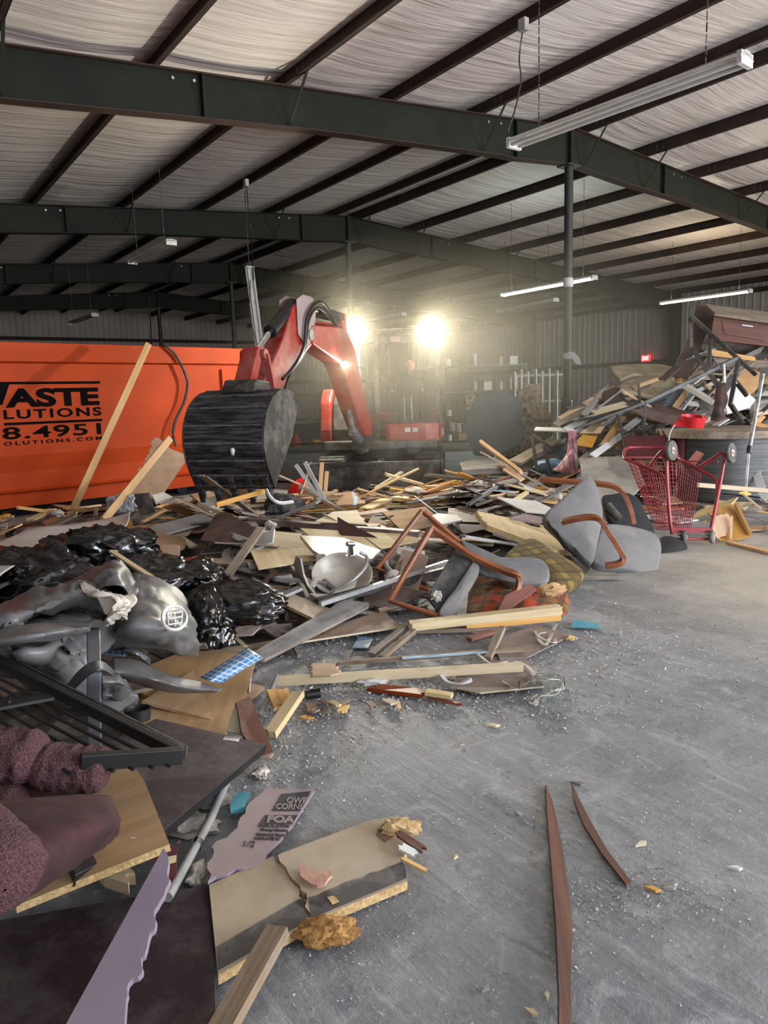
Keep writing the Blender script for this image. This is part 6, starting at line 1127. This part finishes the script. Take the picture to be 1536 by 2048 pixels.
# sticks on the open floor at the right
plate('wood_splint', 'long brown pointed wood strip lying on the open floor', 'wood strip', 'walnut', [(1092, 1568), (1105, 1600), (1126, 1700), (1140, 1800), (1146, 1870), (1142, 1950), (1146, 2120), (1118, 2120), (1118, 1990), (1112, 1850), (1102, 1720), (1094, 1620)], [('z', 1092, 1568, .012), ('z', 1146, 1870, .014), ('z', 1112, 1850, .03)], .012, bev=.001)
plate('wood_splint', 'short thin brown wood strip on the open floor right of the long one', 'wood strip', 'walnut', [(1143, 1565), (1155, 1590), (1180, 1640), (1215, 1700), (1262, 1762), (1252, 1768), (1205, 1708), (1168, 1650), (1148, 1600)], [('z', 1143, 1565, .012), ('z', 1262, 1762, .012), ('z', 1168, 1650, .02)], .008)
for (x, y, l, a, m, lab) in ((1155, 1568, .06, -.3, 'greywood', 'small pale splinter at the thin strip tip'), (1282, 1690, .05, .5, 'pale', 'tan frayed splinter on the floor right of the thin strip'), (1470, 1738, .045, -.2, 'whiteb', 'white plaster shard alone at the right of the floor'), (1062, 2026, .04, -.6, 'pale', 'tan chip on the floor left of the long strip base'), (1094, 1995, .03, 1.4, 'pale', 'tiny tan chip beside the long strip near the bottom'), (972, 1980, .03, .8, 'greyb', 'dark oval flake on the floor near the bottom'), (985, 1452, .07, -.1, 'pale', 'thin pale splinter at the upper middle of the open floor'), (1037, 1630, .035, -.7, 'greyb', 'little grey chip left of the long brown strip'), (925, 1490, .03, .9, 'tanboard', 'tiny tan chip at the left of the open floor'), (1305, 1780, .05, -.4, 'pine', 'yellow splinter at the crumb pile'), (1340, 1778, .04, .1, 'greyb', 'grey chip at the right of the crumb pile'), (912, 1716, .025, 1.0, 'pale', 'tiny pale chip on the floor right of the chipboard')):
    p = Z(x, y, .006); mb = MB(); d = Vector((math.cos(a), math.sin(a), 0)); mb.prism([p-d*l/2, p+d*l*.1-d.cross(ZV)*l*.2, p+d*l/2, p+d*l*.2+d.cross(ZV)*l*.22], (0, 0, .008)); obj('wood_chip', mb, M[m], label=lab, cat='chip')
# ------------------------------------------------------------------ right chair
ch = thing('armchair', 'fallen grey upholstered armchair with bentwood arms, at the right beside the cart', 'chair', Z(1240, 1140, 0))
pad('backrest', None, None, M['upho'], [(1089, 1033), (1125, 995), (1161, 962), (1177, 953), (1190, 960), (1200, 990), (1208, 1027), (1198, 1080), (1188, 1122), (1177, 1124), (1150, 1098), (1120, 1070)], [('d', 1089, 1033, 6.1), ('d', 1180, 955, 6.5), ('d', 1185, 1120, 5.9)], .09, .03, .02, parent=ch, sub=3)
pad('seat', None, None, M['upho'], [(1206, 1052), (1240, 1047), (1303, 1062), (1323, 1084), (1322, 1120), (1308, 1144), (1250, 1136), (1190, 1126), (1193, 1090)], [('d', 1206, 1052, 6.3), ('d', 1318, 1075, 6.4), ('d', 1190, 1126, 5.9)], .08, .025, .02, parent=ch, sub=4)
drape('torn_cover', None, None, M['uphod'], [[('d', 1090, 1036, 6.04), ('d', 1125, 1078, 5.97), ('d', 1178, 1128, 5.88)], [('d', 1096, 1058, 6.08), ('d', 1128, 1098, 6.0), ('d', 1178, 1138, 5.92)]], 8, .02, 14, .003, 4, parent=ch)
bent('arm_rail', [(1124, 1044, 5.95), (1150, 1038, 5.9), (1180, 1034, 5.86), (1200, 1040, 5.82), (1216, 1064, 5.8), (1234, 1092, 5.78), (1246, 1114, 5.78), (1240, 1126, 5.78), (1211, 1132, 5.8)], .04, .05, ch)
bent('arm_rail', [(1080, 958, 6.9), (1150, 964, 6.8), (1200, 968, 6.7), (1230, 974, 6.65), (1248, 990, 6.6), (1260, 1018, 6.55), (1267, 1049, 6.5)], .04, .055, ch)
board('wood_rail', 'short brown rail on the concrete beneath the right armchair', 'lumber', 'oldwood', ('z', 1155, 1154, .03), ('z', 1243, 1154, .03), .05, .03)
bs = thing('office_chair_seat', 'black padded chair shell lying behind the right armchair', 'chair', Z(1270, 1075, 0)); bs['_o'] = tuple(Z(1270, 1075, 0))
pad('shell', None, None, M['blackf'], [(1205, 992), (1225, 986), (1252, 983), (1278, 996), (1295, 1028), (1312, 1062), (1275, 1058), (1232, 1046), (1214, 1030)], [('d', 1205, 992, 7.0), ('d', 1278, 996, 7.1), ('d', 1275, 1058, 6.7)], .06, .03, .02, parent=bs, sub=4)
pad('seat_pad', None, None, M['blackf'], [(1322, 1072), (1345, 1070), (1372, 1082), (1377, 1098), (1362, 1110), (1335, 1110), (1318, 1100)], [('d', 1322, 1072, 6.9), ('d', 1372, 1082, 6.9), ('d', 1335, 1110, 6.65)], .08, .035, .02, parent=bs, sub=4)
mb = MB(); mb.cyl(D(1215, 1010, 6.85), D(1240, 1040, 6.75), .04); obj('mechanism', mb, M['dark'], bs)
# ------------------------------------------------------------------ red shopping cart, tipped on end
ct = thing('shopping_cart', 'red wire shopping cart tipped up on its end, wheels facing the viewer', 'cart', Z(1390, 1085, 0))
def tb(nm, pts, r, m='cartred', sm=4, par=None):
    P = [D(*p) for p in pts]; P = spline(P, sm) if sm else P; mb = MB(); mb.tube(P, r, 10); return obj(nm, mb, M[m], par or ct)
tb('frame_rail', [(1300, 932, 7.25), (1318, 908, 7.15), (1328, 902, 7.1), (1333, 915, 7.08), (1334, 960, 7.05), (1340, 1040, 7.0), (1344, 1068, 7.0)], .017)
tb('frame_rail', [(1398, 934, 7.3), (1425, 918, 7.2), (1442, 906, 7.15), (1449, 912, 7.12), (1445, 940, 7.1), (1434, 1000, 7.05), (1422, 1058, 7.0)], .017)
tb('basket_rim', [(1334, 896, 7.9), (1300, 895, 8.0), (1262, 895, 8.0), (1250, 900, 7.8), (1248, 914, 7.6), (1256, 920, 7.5), (1300, 938, 7.3), (1325, 952, 7.15), (1332, 966, 7.1), (1336, 990, 7.08)], .016)
tb('basket_rim', [(1352, 900, 7.9), (1358, 916, 7.6), (1376, 926, 7.45), (1400, 940, 7.3), (1426, 955, 7.15), (1434, 966, 7.1), (1433, 990, 7.08)], .016)
tb('cross_bar', [(1252, 915, 7.6), (1330, 915, 7.6)], .011, sm=0); tb('cross_bar', [(1358, 922, 7.6), (1436, 924, 7.2)], .007, sm=0); tb('cross_bar', [(1345, 1078, 6.98), (1418, 1078, 6.98)], .013, sm=0)
mb = MB(); mb.beam(D(1342, 1060, 7.0), D(1422, 1060, 7.0), .02, .05); obj('base_plate', mb, M['cartred'], ct)
def wiregrid(nm, c, nu, nv, r=.0032):
    A, B, Cc, Dd = [D(*p) for p in c]; mb = MB()
    for i in range(nu+1): t = i/nu; mb.tube([A+(B-A)*t, Dd+(Cc-Dd)*t], r, 5)
    for j in range(nv+1): t = j/nv; mb.tube([A+(Dd-A)*t, B+(Cc-B)*t], r, 5)
    return obj(nm, mb, M['cartred'], ct)
b0, b1, b2, b3 = (1254, 918, 7.55), (1330, 956, 7.15), (1342, 1058, 7.05), (1316, 1062, 7.25)
wiregrid('wire_side', ((1256, 922, 7.6), (1328, 956, 7.2), (1338, 1056, 7.1), (1312, 1060, 7.3)), 14, 16)
wiregrid('wire_side', ((1356, 922, 7.75), (1402, 948, 7.35), (1382, 1056, 7.12), (1345, 1056, 7.2)), 10, 15)
wiregrid('wire_front', ((1258, 922, 7.62), (1352, 926, 7.85), (1356, 1056, 7.3), (1312, 1060, 7.32)), 12, 16)
wiregrid('wire_base', ((1312, 1020, 7.3), (1380, 1012, 7.2), (1382, 1056, 7.12), (1316, 1060, 7.28)), 12, 6)
for (x, y, Y, r, lean) in ((1343, 901, 7.05, .1, .6), (1462, 906, 7.05, .1, .6), (1369, 1074, 6.95, .062, .75), (1424, 1074, 6.95, .062, .75)):
    c = D(x, y, Y); ax = Vector((lean, -.65, .1)).normalized(); wh = MB(); wh.lathe(c, ax, [(r*.35, -.012), (r*.72, -.013), (r*.95, -.016), (r, -.006), (r, .006), (r*.95, .016), (r*.72, .013), (r*.35, .012), (r*.35, -.012)], 28); w_ = obj('wheel', wh, M['rubber'], ct)
    hb = MB(); hb.cyl(c-ax*.02, c+ax*.02, r*.36, n=16); obj('hub', hb, M['greyb'], w_)
    fk = MB(); a2 = D(x-(14 if r > .08 else 10), y+(14 if r > .08 else -8), Y+.02); fk.beam(c+ax*.024, a2+ax*.03, .05 if r > .08 else .03, .006, ax); fk.beam(c-ax*.024, a2-ax*.02, .05 if r > .08 else .03, .006, ax); obj('fork', fk, M['cartred'] if r > .08 else M['steel'], ct)
mb = MB(); mb.tube(spline([D(1343, 905, 7.3), D(1338, 880, 7.4), D(1342, 862, 7.6), D(1350, 850, 7.9)], 5), .005, 6); obj('wire', mb, M['whiteb'], label='thin pale wire rising from the cart wheel to the spool', cat='wire')
# beige tin thing right of the cart
bx = thing('drawer_box', 'golden broken plywood drawer box lying right of the cart', 'drawer', Z(1460, 1085, 0))
plate('side_panel', None, None, 'ply', [(1418, 1020), (1466, 1008), (1472, 1010), (1500, 1072), (1475, 1078), (1440, 1080), (1428, 1050)], [('d', 1418, 1020, 7.5), ('d', 1470, 1009, 7.6), ('d', 1495, 1072, 7.1)], .015, (5, 6), .02, parent=bx)
plate('bottom_panel', None, None, 'pine', [(1422, 1040), (1452, 1026), (1462, 1035), (1460, 1060), (1440, 1078), (1428, 1072)], [('d', 1422, 1040, 7.25), ('d', 1462, 1035, 7.3), ('d', 1440, 1078, 7.0)], .01, (0, 1, 2, 3, 4), .02, parent=bx)
board('edge_rail', None, None, 'pine', D(1464, 1033, 7.25), D(1462, 1078, 7.0), .02, .02, parent=bx); board('edge_rail', None, None, 'ply', D(1472, 1010, 7.5), D(1500, 1070, 7.1), .03, .06, parent=bx)
board('floor_strip', 'long yellow strip on the floor pointing right of the drawer', 'lumber', 'pine', ('z', 1455, 1084, .02), ('z', 1560, 1110, .02), .06, .02)
board('wood_stick', 'thin pale stick with a yellow tag leaning at the right edge', 'wood scrap', 'pale', ('d', 1486, 988, 7.6), ('d', 1522, 1018, 7.5), .02, .02); plate('yellow_tag', 'yellow-green foam tag at the top of the thin stick', 'foam board', 'yellow', [(1478, 985), (1492, 982), (1504, 988), (1490, 992)], [('d', 1478, 985, 7.6), ('d', 1492, 982, 7.7), ('d', 1490, 992, 7.6)], .01)
board('long_lath', 'long pale lath running behind the cart toward the right edge', 'lumber', 'pale', ('d', 1395, 970, 8.3), ('d', 1560, 984, 8.2), .05, .02, roll=1.2)
plate('stone_sheet', 'large grey dusty sheet leaning behind the right armchair', 'sheet', 'greyb', [(1160, 916), (1246, 911), (1275, 930), (1290, 965), (1255, 1000), (1190, 1000), (1165, 975)], [('d', 1160, 916, 9.8), ('d', 1246, 911, 9.8), ('d', 1190, 1000, 8.6)], .03, (0,), .02); bpy.data.objects['stone_sheet'].data.materials[0] = mat('concrete_board', (148, 144, 132), .8, (112, 108, 98), scale=3, dust=.3, bump=.1)
# ------------------------------------------------------------------ cable spool
spc = D(1440, 1030, 9.6); spc.z = 0; sp = thing('cable_spool', 'large wooden cable spool wrapped in dark stretch film, behind the cart', 'spool', spc)
rt_ = .82
mb = MB(); mb.lathe(spc, ZV, [(0, .88), (rt_, .88), (rt_, .97), (0, .97)], 48); obj('top_flange', mb, M['oldwood'], sp, bev=.004, ang=30)
mb = MB(); mb.lathe(spc, ZV, [(0, .0), (rt_, .0), (rt_, .08), (0, .08)], 48); obj('bottom_flange', mb, M['oldwood'], sp, bev=.004, ang=30)
mb = MB(); mb.lathe(spc, ZV, [(.68, .08), (.7, .2), (.69, .4), (.7, .6), (.7, .88)], 48); obj('wrapped_drum', mb, M['wrap'], sp, ang=60)
mb = MB(); q = []
for i in range(5):
    a = math.radians(172+i*9); d = Vector((math.cos(a), math.sin(a), 0)); q.append([spc+d*(.72+.01*(i % 2))+ZV*z for z in (.9, .7, .5, .3)])
mb.grid(q); mb.smooth = True; o = obj('red_cloth', mb, M['redcloth'], label='dark red cloth hanging down the left of the spool', cat='cloth')
o.modifiers.new('t', 'SOLIDIFY').thickness = .006
for (x, y, Y, w_, h_, m, lab) in ((1290, 896, 9.6, .62, .36, 'redcloth', 'dark red sheet hanging left of the spool behind the cart'),):
    plate('red_sheet', lab, 'sheet', m, [(1250, 872), (1345, 870), (1345, 918), (1252, 916)], [('d', 1250, 872, 9.7), ('d', 1345, 870, 9.4), ('d', 1252, 916, 9.7)], .01)
rb = D(1382, 855, 9.0); rb.z = .97
mb = MB(); mb.lathe(D(1384, 853, 9.15), (.05, -.15, 1), [(.0, .0), (.135, .0), (.15, .13), (.143, .13), (.128, .01), (0, .01)], 28); o = obj('red_basin', mb, M['redplastic'], label='bright red plastic basin lying on top of the spool', cat='basin'); 
plate('red_flap', 'red plastic flap hanging beside the red basin', 'plastic', 'redplastic', [(1342, 853), (1360, 834), (1385, 840), (1370, 852)], [('d', 1342, 853, 9.1), ('d', 1360, 834, 9.2), ('d', 1370, 852, 9.05)], .006)
# ------------------------------------------------------------------ tall right heap, named pieces
def DP(name, lab, cat, m, out, Ys, th=.02, tear=(), amp=.02, **k):
    return plate(name, lab, cat, m, out, [('d', out[0][0], out[0][1], Ys[0]), ('d', out[1][0], out[1][1], Ys[1]), ('d', out[2][0], out[2][1], Ys[2])], th, tear, amp, **k)
DP('tall_panel', 'tall dark brown panel standing aslant on the right heap', 'panel', 'mahog', [(1394, 606), (1430, 620), (1390, 730), (1378, 756), (1341, 752), (1384, 660)], (11.6, 11.6, 11.3), .03, bev=.003)
cbn = thing('wood_cabinet', 'reddish wooden cabinet turned over on top of the right heap', 'cabinet', D(1490, 690, 11.3)); cbn['_o'] = tuple(D(1490, 690, 11.3))
F4 = [(1429, 626), (1600, 654), (1600, 696), (1421, 676)]; plc = plane3(('d', 1429, 626, 11.1), ('d', 1536, 643, 10.9), ('d', 1421, 676, 11.1))
plate('front_panel', None, None, 'cherry', F4, plc, .9, parent=cbn, bev=.004)
plate('recessed_door', None, None, 'cherry', [(1443, 640), (1532, 653), (1528, 682), (1448, 668)], (plc[0]+plc[1]*.012, plc[1]), .012, parent=cbn, bev=.004)
plate('handle', None, None, 'chrome', [(1484, 649), (1506, 652), (1506, 654), (1484, 651)], (plc[0]+plc[1]*.03, plc[1]), .01, parent=cbn)
plate('molding', None, None, 'cherry', [(1421, 674), (1600, 695), (1600, 700), (1418, 679)], (plc[0]+plc[1]*.04, plc[1]), .06, parent=cbn, bev=.004)
plate('top_board', None, None, 'oldwood', [(1410, 608), (1600, 632), (1600, 650), (1430, 626)], [('d', 1410, 608, 11.5), ('d', 1600, 632, 11.2), ('d', 1430, 626, 11.0)], .04, parent=cbn)
plate('dark_bottom', None, None, 'darkb', [(1420, 680), (1600, 700), (1600, 722), (1440, 712)], [('d', 1420, 680, 11.1), ('d', 1600, 700, 10.9), ('d', 1440, 712, 11.3)], .3, parent=cbn)
def bars(nm, lab, segs, r=.022, sq=.05, m='dark'):
    o = thing(nm, lab, 'metal frame', D(*segs[0][0])); 
    for a, b in segs: mb = MB(); mb.beam(D(*a), D(*b), sq, sq); obj('tube_bar', mb, M[m], o, bev=.004)
bars('steel_trestle', 'dark metal table frame sprawled over the right heap', [((1384, 634, 10.6), (1512, 750, 10.0)), ((1381, 612, 10.7), (1382, 697, 10.6)), ((1384, 696, 10.6), (1436, 772, 10.1)), ((1421, 664, 10.45), (1418, 735, 10.4)), ((1477, 718, 10.15), (1460, 812, 9.9)), ((1475, 716, 10.15), (1290, 806, 9.9)), ((1462, 810, 9.9), (1486, 848, 9.7)), ((1475, 768, 10), (1494, 792, 9.9))])
bars('pipe_frame', 'thin dark metal bars lying across the lower right heap', [((1300, 802, 9.9), (1148, 858, 9.9)), ((1276, 764, 10.6), (1290, 895, 9.9)), ((1290, 808, 9.9), (1288, 890, 9.8)), ((1236, 828, 10.3), (1252, 900, 9.8)), ((1286, 850, 9.8), (1316, 872, 9.6))], sq=.035)
drape('mattress', 'stained pale mattress sheet flopped over the heap, upper layer', 'mattress', M['mattress'], [[('d', 1218, 738, 12.4), ('d', 1262, 729, 12.6), ('d', 1310, 730, 12.6), ('d', 1348, 735, 12.4)], [('d', 1222, 742, 11.9), ('d', 1262, 745, 12.0), ('d', 1305, 748, 12.0), ('d', 1350, 752, 11.9)], [('d', 1240, 762, 11.5), ('d', 1270, 752, 11.7), ('d', 1305, 757, 11.7), ('d', 1345, 762, 11.6)]], 6, .03, 3, .05, 3)
drape('mattress', 'stained beige quilted mattress sagging over the heap, lower layer', 'mattress', M['mattress'], [[('d', 1244, 766, 11.4), ('d', 1275, 756, 11.5), ('d', 1310, 752, 11.5), ('d', 1345, 762, 11.3), ('d', 1362, 770, 11.0)], [('d', 1240, 778, 11.0), ('d', 1275, 776, 11.1), ('d', 1310, 774, 11.1), ('d', 1340, 778, 11.0), ('d', 1358, 778, 10.8)], [('d', 1250, 784, 10.8), ('d', 1275, 788, 10.8), ('d', 1302, 794, 10.8), ('d', 1325, 786, 10.8), ('d', 1352, 780, 10.7)]], 6, .02, 3, .06, 6)
drape('dark_blanket', 'dark brown blanket bulging out below the beige mattress', 'blanket', M['fur'], [[('d', 1206, 785, 11.4), ('d', 1235, 776, 11.3), ('d', 1275, 788, 11.1), ('d', 1305, 796, 11.0)], [('d', 1203, 812, 11.0), ('d', 1235, 802, 10.8), ('d', 1275, 806, 10.8), ('d', 1300, 812, 10.8)], [('d', 1208, 832, 10.9), ('d', 1240, 832, 10.7), ('d', 1275, 830, 10.7), ('d', 1300, 826, 10.7)]], 6, .03, 4, .02, 8)
board('white_beam', 'long white-painted beam slanting down across the right heap', 'lumber', 'whiteb', ('d', 1364, 768, 10.5), ('d', 1430, 806, 9.9), .08, .06)
DP('blue_grey_board', 'blue-grey board with a wooden brace on the heap', 'board', 'teal', [(1326, 812), (1350, 778), (1384, 776), (1362, 812)], (10.4, 10.6, 10.6), .02); DP('golden_board', 'narrow golden plywood board beside the blue-grey one', 'board', 'ply', [(1345, 812), (1372, 776), (1382, 780), (1356, 818)], (10.3, 10.5, 10.5), .02)
DP('tabletop_board', 'dark brown round-cornered table top lying above the red basin', 'table top', 'greyb', [(1262, 820), (1326, 811), (1384, 824), (1400, 838), (1350, 848), (1300, 838)], (10.2, 10.4, 10.3), .025, bev=.004); bpy.data.objects['tabletop_board'].data.materials[0] = M['brown']
DP('white_board', 'white board under the dark metal frame at the right', 'board', 'whiteb', [(1448, 795), (1470, 762), (1512, 800), (1500, 815), (1455, 828)], (10.2, 10.4, 10.3), .02)
DP('cardboard_box', 'opened brown cardboard box high on the right heap', 'cardboard', 'card', [(1474, 758), (1490, 730), (1520, 745), (1516, 775), (1500, 790)], (10.6, 10.9, 10.8), .02)
DP('cardboard_box', 'tilted brown box panel below the cabinet at the right edge', 'cardboard', 'oldwood', [(1425, 715), (1536, 722), (1560, 735), (1440, 735)], (10.9, 10.8, 10.8), .04)
DP('pale_board', 'bright yellow board strip below the cabinet', 'board', 'pine', [(1420, 698), (1510, 714), (1512, 722), (1425, 712)], (10.8, 10.7, 10.7), .02, (3,), .02)
DP('pale_board', 'wide golden plywood board standing aslant left of the spool', 'board', 'ply', [(1200, 888), (1240, 832), (1254, 834), (1214, 890)], (9.9, 10.4, 10.4), .015)
DP('pale_board', 'creased golden board lying at the foot of the right heap, upper half', 'board', 'ply', [(1160, 866), (1190, 842), (1216, 842), (1200, 866)], (10.2, 10.6, 10.5), .012); DP('pale_board', 'creased golden board at the foot of the right heap, lower half', 'board', 'ply', [(1154, 880), (1166, 868), (1196, 870), (1184, 894), (1156, 890)], (9.9, 10.2, 10.15), .012)
for i, (a, b, Y0, Y1, m, lab) in enumerate((((1120, 838), (1235, 770), 10.6, 12.0, 'pine', 'straw-coloured lath in the bundle sloping left of the dark blanket, upper'), ((1110, 850), (1225, 792), 10.4, 11.6, 'oldwood', 'grey lath in the bundle sloping left of the dark blanket, middle'), ((1130, 860), (1215, 815), 10.3, 11.2, 'whiteb', 'white strip in the sloping bundle left of the dark blanket'), ((1185, 912), (1245, 870), 9.6, 10.2, 'whiteb', 'white strip at the heap foot left of the red sheet'), ((1070, 858), (1180, 862), 10.8, 10.4, 'whiteb', 'thin white strip passing behind the wrapped post base'), ((1250, 860), (1300, 820), 10.0, 10.3, 'greyb', 'grey metal strip leaning behind the dark bars'), ((1140, 935), (1265, 848), 10.2, 10.5, 'greywood', 'long grey board behind the pink checked cloth'), ((1380, 930), (1400, 905), 8.3, 8.4, 'redwood', 'red-brown stub behind the cart'), ((1500, 905), (1530, 1000), 9.2, 8.6, 'whiteb', 'pale board leaning right of the spool'), ((1508, 848), (1560, 862), 9.6, 9.4, 'pine', 'yellow board end jutting at the right edge above the spool'), ((1395, 905), (1560, 918), 10, 9.9, 'whiteb', 'white rail behind the spool at the right'))):
    board('heap_lath', lab, 'lumber', m, ('d', a[0], a[1], Y0), ('d', b[0], b[1], Y1), .09, .02, roll=.5)
drape('hanging_fur', 'dark brown fur-like cloth hanging from the metal frame above the spool', 'cloth', M['fur'], [[('d', 1434, 766, 10.0), ('d', 1444, 764, 10.0), ('d', 1452, 768, 9.98)], [('d', 1430, 790, 9.95), ('d', 1442, 792, 9.88), ('d', 1454, 792, 9.95)], [('d', 1428, 815, 9.85), ('d', 1440, 818, 9.75), ('d', 1452, 820, 9.85)], [('d', 1420, 838, 9.6), ('d', 1436, 842, 9.5), ('d', 1450, 840, 9.6)]], 5, .03, 7, .01, 3)
mb = MB(); mb.cyl(D(1526, 748, 9.0), D(1500, 892, 8.6), .022, n=12); o = obj('support_pole', mb, M['steel'], label='silver telescoping pole leaning at the right edge by the spool', cat='pole'); mb = MB(); mb.cyl(D(1500, 892, 8.6), D(1498, 906, 8.58), .03); obj('collar', mb, M['black'], o); mb = MB(); mb.cyl(D(1498, 906, 8.58), D(1492, 975, 8.4), .012, n=10); obj('lower_rod', mb, M['steel'], o)
mb = MB(); mb.cyl(D(1448, 728, 10.05), D(1449, 765, 10.0), .012, .02); obj('white_horn', mb, M['whiteb'], label='thin white rod standing up above the fur-like cloth', cat='rod')
rng = random.Random(31)
for i in range(46):
    px = rng.uniform(1130, 1520); lim_ = 905-(px-1130)*.42; py = rng.uniform(max(705, lim_-90), 855); Y0 = rng.uniform(9.9, 10.7)+(855-py)*.006
    a = rng.gauss(-.45, .35) if rng.random() < .75 else rng.uniform(.2, 1.3); L_ = rng.uniform(25, 75); dx, dy = math.cos(a)*L_, math.sin(a)*L_*.8
    mm = rng.choice(['whiteb', 'pale', 'darkb', 'oldwood', 'greywood', 'brown', 'pine', 'greyb', 'black'])
    board('loose_strip', 'thin loose %s strip jutting out of the face of the right heap' % {'whiteb': 'white', 'pale': 'cream', 'darkb': 'charcoal', 'oldwood': 'weathered', 'greywood': 'grey', 'brown': 'brown', 'pine': 'yellow pine', 'greyb': 'grey laminate', 'black': 'black'}[mm], 'wood scrap', mm, D(px, py, Y0), D(px+dx, py+dy, Y0+rng.uniform(.05, .5)), rng.uniform(.03, .13), .018, roll=rng.uniform(-.9, .9), jag=.04, group='loose %s strips on the face of the right heap' % mm)
# checked cloth, toppled chair at the post, blue disc
drape('checked_cloth', 'pink checked cloth hung beside the wrapped post', 'cloth', M['plaidw'], [[('d', 1136, 862, 10.2), ('d', 1146, 862, 10.2), ('d', 1153, 863, 10.2)], [('d', 1136, 885, 10.15), ('d', 1147, 888, 10.1), ('d', 1156, 890, 10.15)], [('d', 1130, 915, 10.1), ('d', 1142, 918, 10.0), ('d', 1156, 922, 10.1)], [('d', 1105, 940, 10.0), ('d', 1130, 945, 9.9), ('d', 1156, 946, 10.0)]], 6, .015, 7, .004, 5)
bars('chair_frame', 'dark metal leg frame standing beside the pink checked cloth', [((1064, 872, 10.6), (1074, 945, 10.4)), ((1088, 892, 10.4), (1102, 950, 10.2)), ((1064, 870, 10.6), (1104, 896, 10.3))], sq=.04)
mb = MB(); mb.blob(D(1105, 932, 10.6), (.3, .16, .1), 3, .3, 2, 3); obj('blue_plastic', mb, M['bluejean'], label='crumpled blue plastic under the dark leg frame', cat='plastic')
dc = thing('broken_disc', 'large slate-blue painted disc with a ragged broken core, standing behind the debris', 'disc', D(990, 915, 12.0)); 
rim = [(928, 845), (932, 812), (950, 792), (985, 786), (1012, 784), (1030, 792), (1046, 815), (1040, 835), (1036, 850), (1048, 862), (1044, 882), (1032, 892), (1016, 900), (1000, 908), (968, 912), (948, 910), (938, 885)]
plate('painted_face', None, None, 'teal', rim, [('d', 928, 845, 12.2), ('d', 1046, 840, 11.8), ('d', 985, 910, 11.9)], .08, (0, 2, 5, 6, 7, 8, 9, 10, 13), .03, parent=dc)
mb = MB(); mb.blob(D(1058, 845, 12.2), (.34, .22, .5), 4, .45, 1.8, 6); mb.blob(D(1020, 890, 12.1), (.3, .2, .22), 3, .4, 1.8, 7); obj('ragged_core', mb, M['bark'], dc); mb = MB(); mb.blob(D(945, 810, 12.3), (.16, .12, .16), 3, .4, 2, 8); obj('ragged_core', mb, M['bark'], dc)
board('leaning_stud', 'pine stud slanting up before the blue disc', 'lumber', 'pine', ('d', 962, 884, 9.8), ('d', 1042, 944, 9.0), .04, .07, roll=.7)
board('leaning_stud', 'short pine board crossing the drift below the blue disc', 'lumber', 'pine', ('d', 1010, 938, 9.2), ('d', 1044, 960, 8.9), .07, .03, roll=.4)
DP('grey_slab', 'flat grey slab on the floor below the blue disc', 'slab', 'greywood', [(918, 925), (960, 915), (1020, 920), (1010, 935), (925, 940)], (11.0, 11.4, 11.2), .08)
for i, (a, b, m) in enumerate((((1030, 925), (1110, 880), 'oldwood'), ((1010, 935), (1095, 900), 'greywood'), ((1040, 940), (1130, 905), 'oldwood'))):
    board('dark_lath', 'grey-brown board sloping right of the blue disc', 'lumber', m, ('d', a[0], a[1], 10.5), ('d', b[0], b[1], 11.5), .2, .03, roll=.2, group='boards sloping right of the blue disc')
# red cone and sheeting behind the bucket
mb = MB(); p = Z(592, 893, 0); mb.cyl(p, p+ZV*.42, .22, .05, 18); obj('red_cone', mb, M['exred'], label='dull red cone-shaped tub beyond the bucket', cat='tub')
mb = MB(); mb.blob(PH(640, 885, .08), (.25, .2, .1), 3, .5, 3, 5); obj('straw_tuft', mb, M['yellow'], label='tuft of yellow straw on the floor beyond the bucket', cat='debris')
for i, (a, Y) in enumerate(((600, 14.5), (640, 14.2))):
    q = D(a, 905, Y); q.z = .12; mb = MB(); rows = [[q+Vector((x*1.3-.3, y*1.2, .08*math.sin(x*5+y*3+i))) for x in [k/8-.5 for k in range(9)]] for y in [k/5-.5 for k in range(6)]]; mb.grid(rows); mb.smooth = True; o = obj('grey_sheeting', mb, M['greyb'], label=('rumpled grey sheeting on the floor behind the bucket' if i == 0 else 'rumpled grey sheeting nearest the excavator left track'), cat='sheet'); o.modifiers.new('t', 'SOLIDIFY').thickness = .01
for o in bpy.data.objects:
    if '_o' in o: del o['_o']
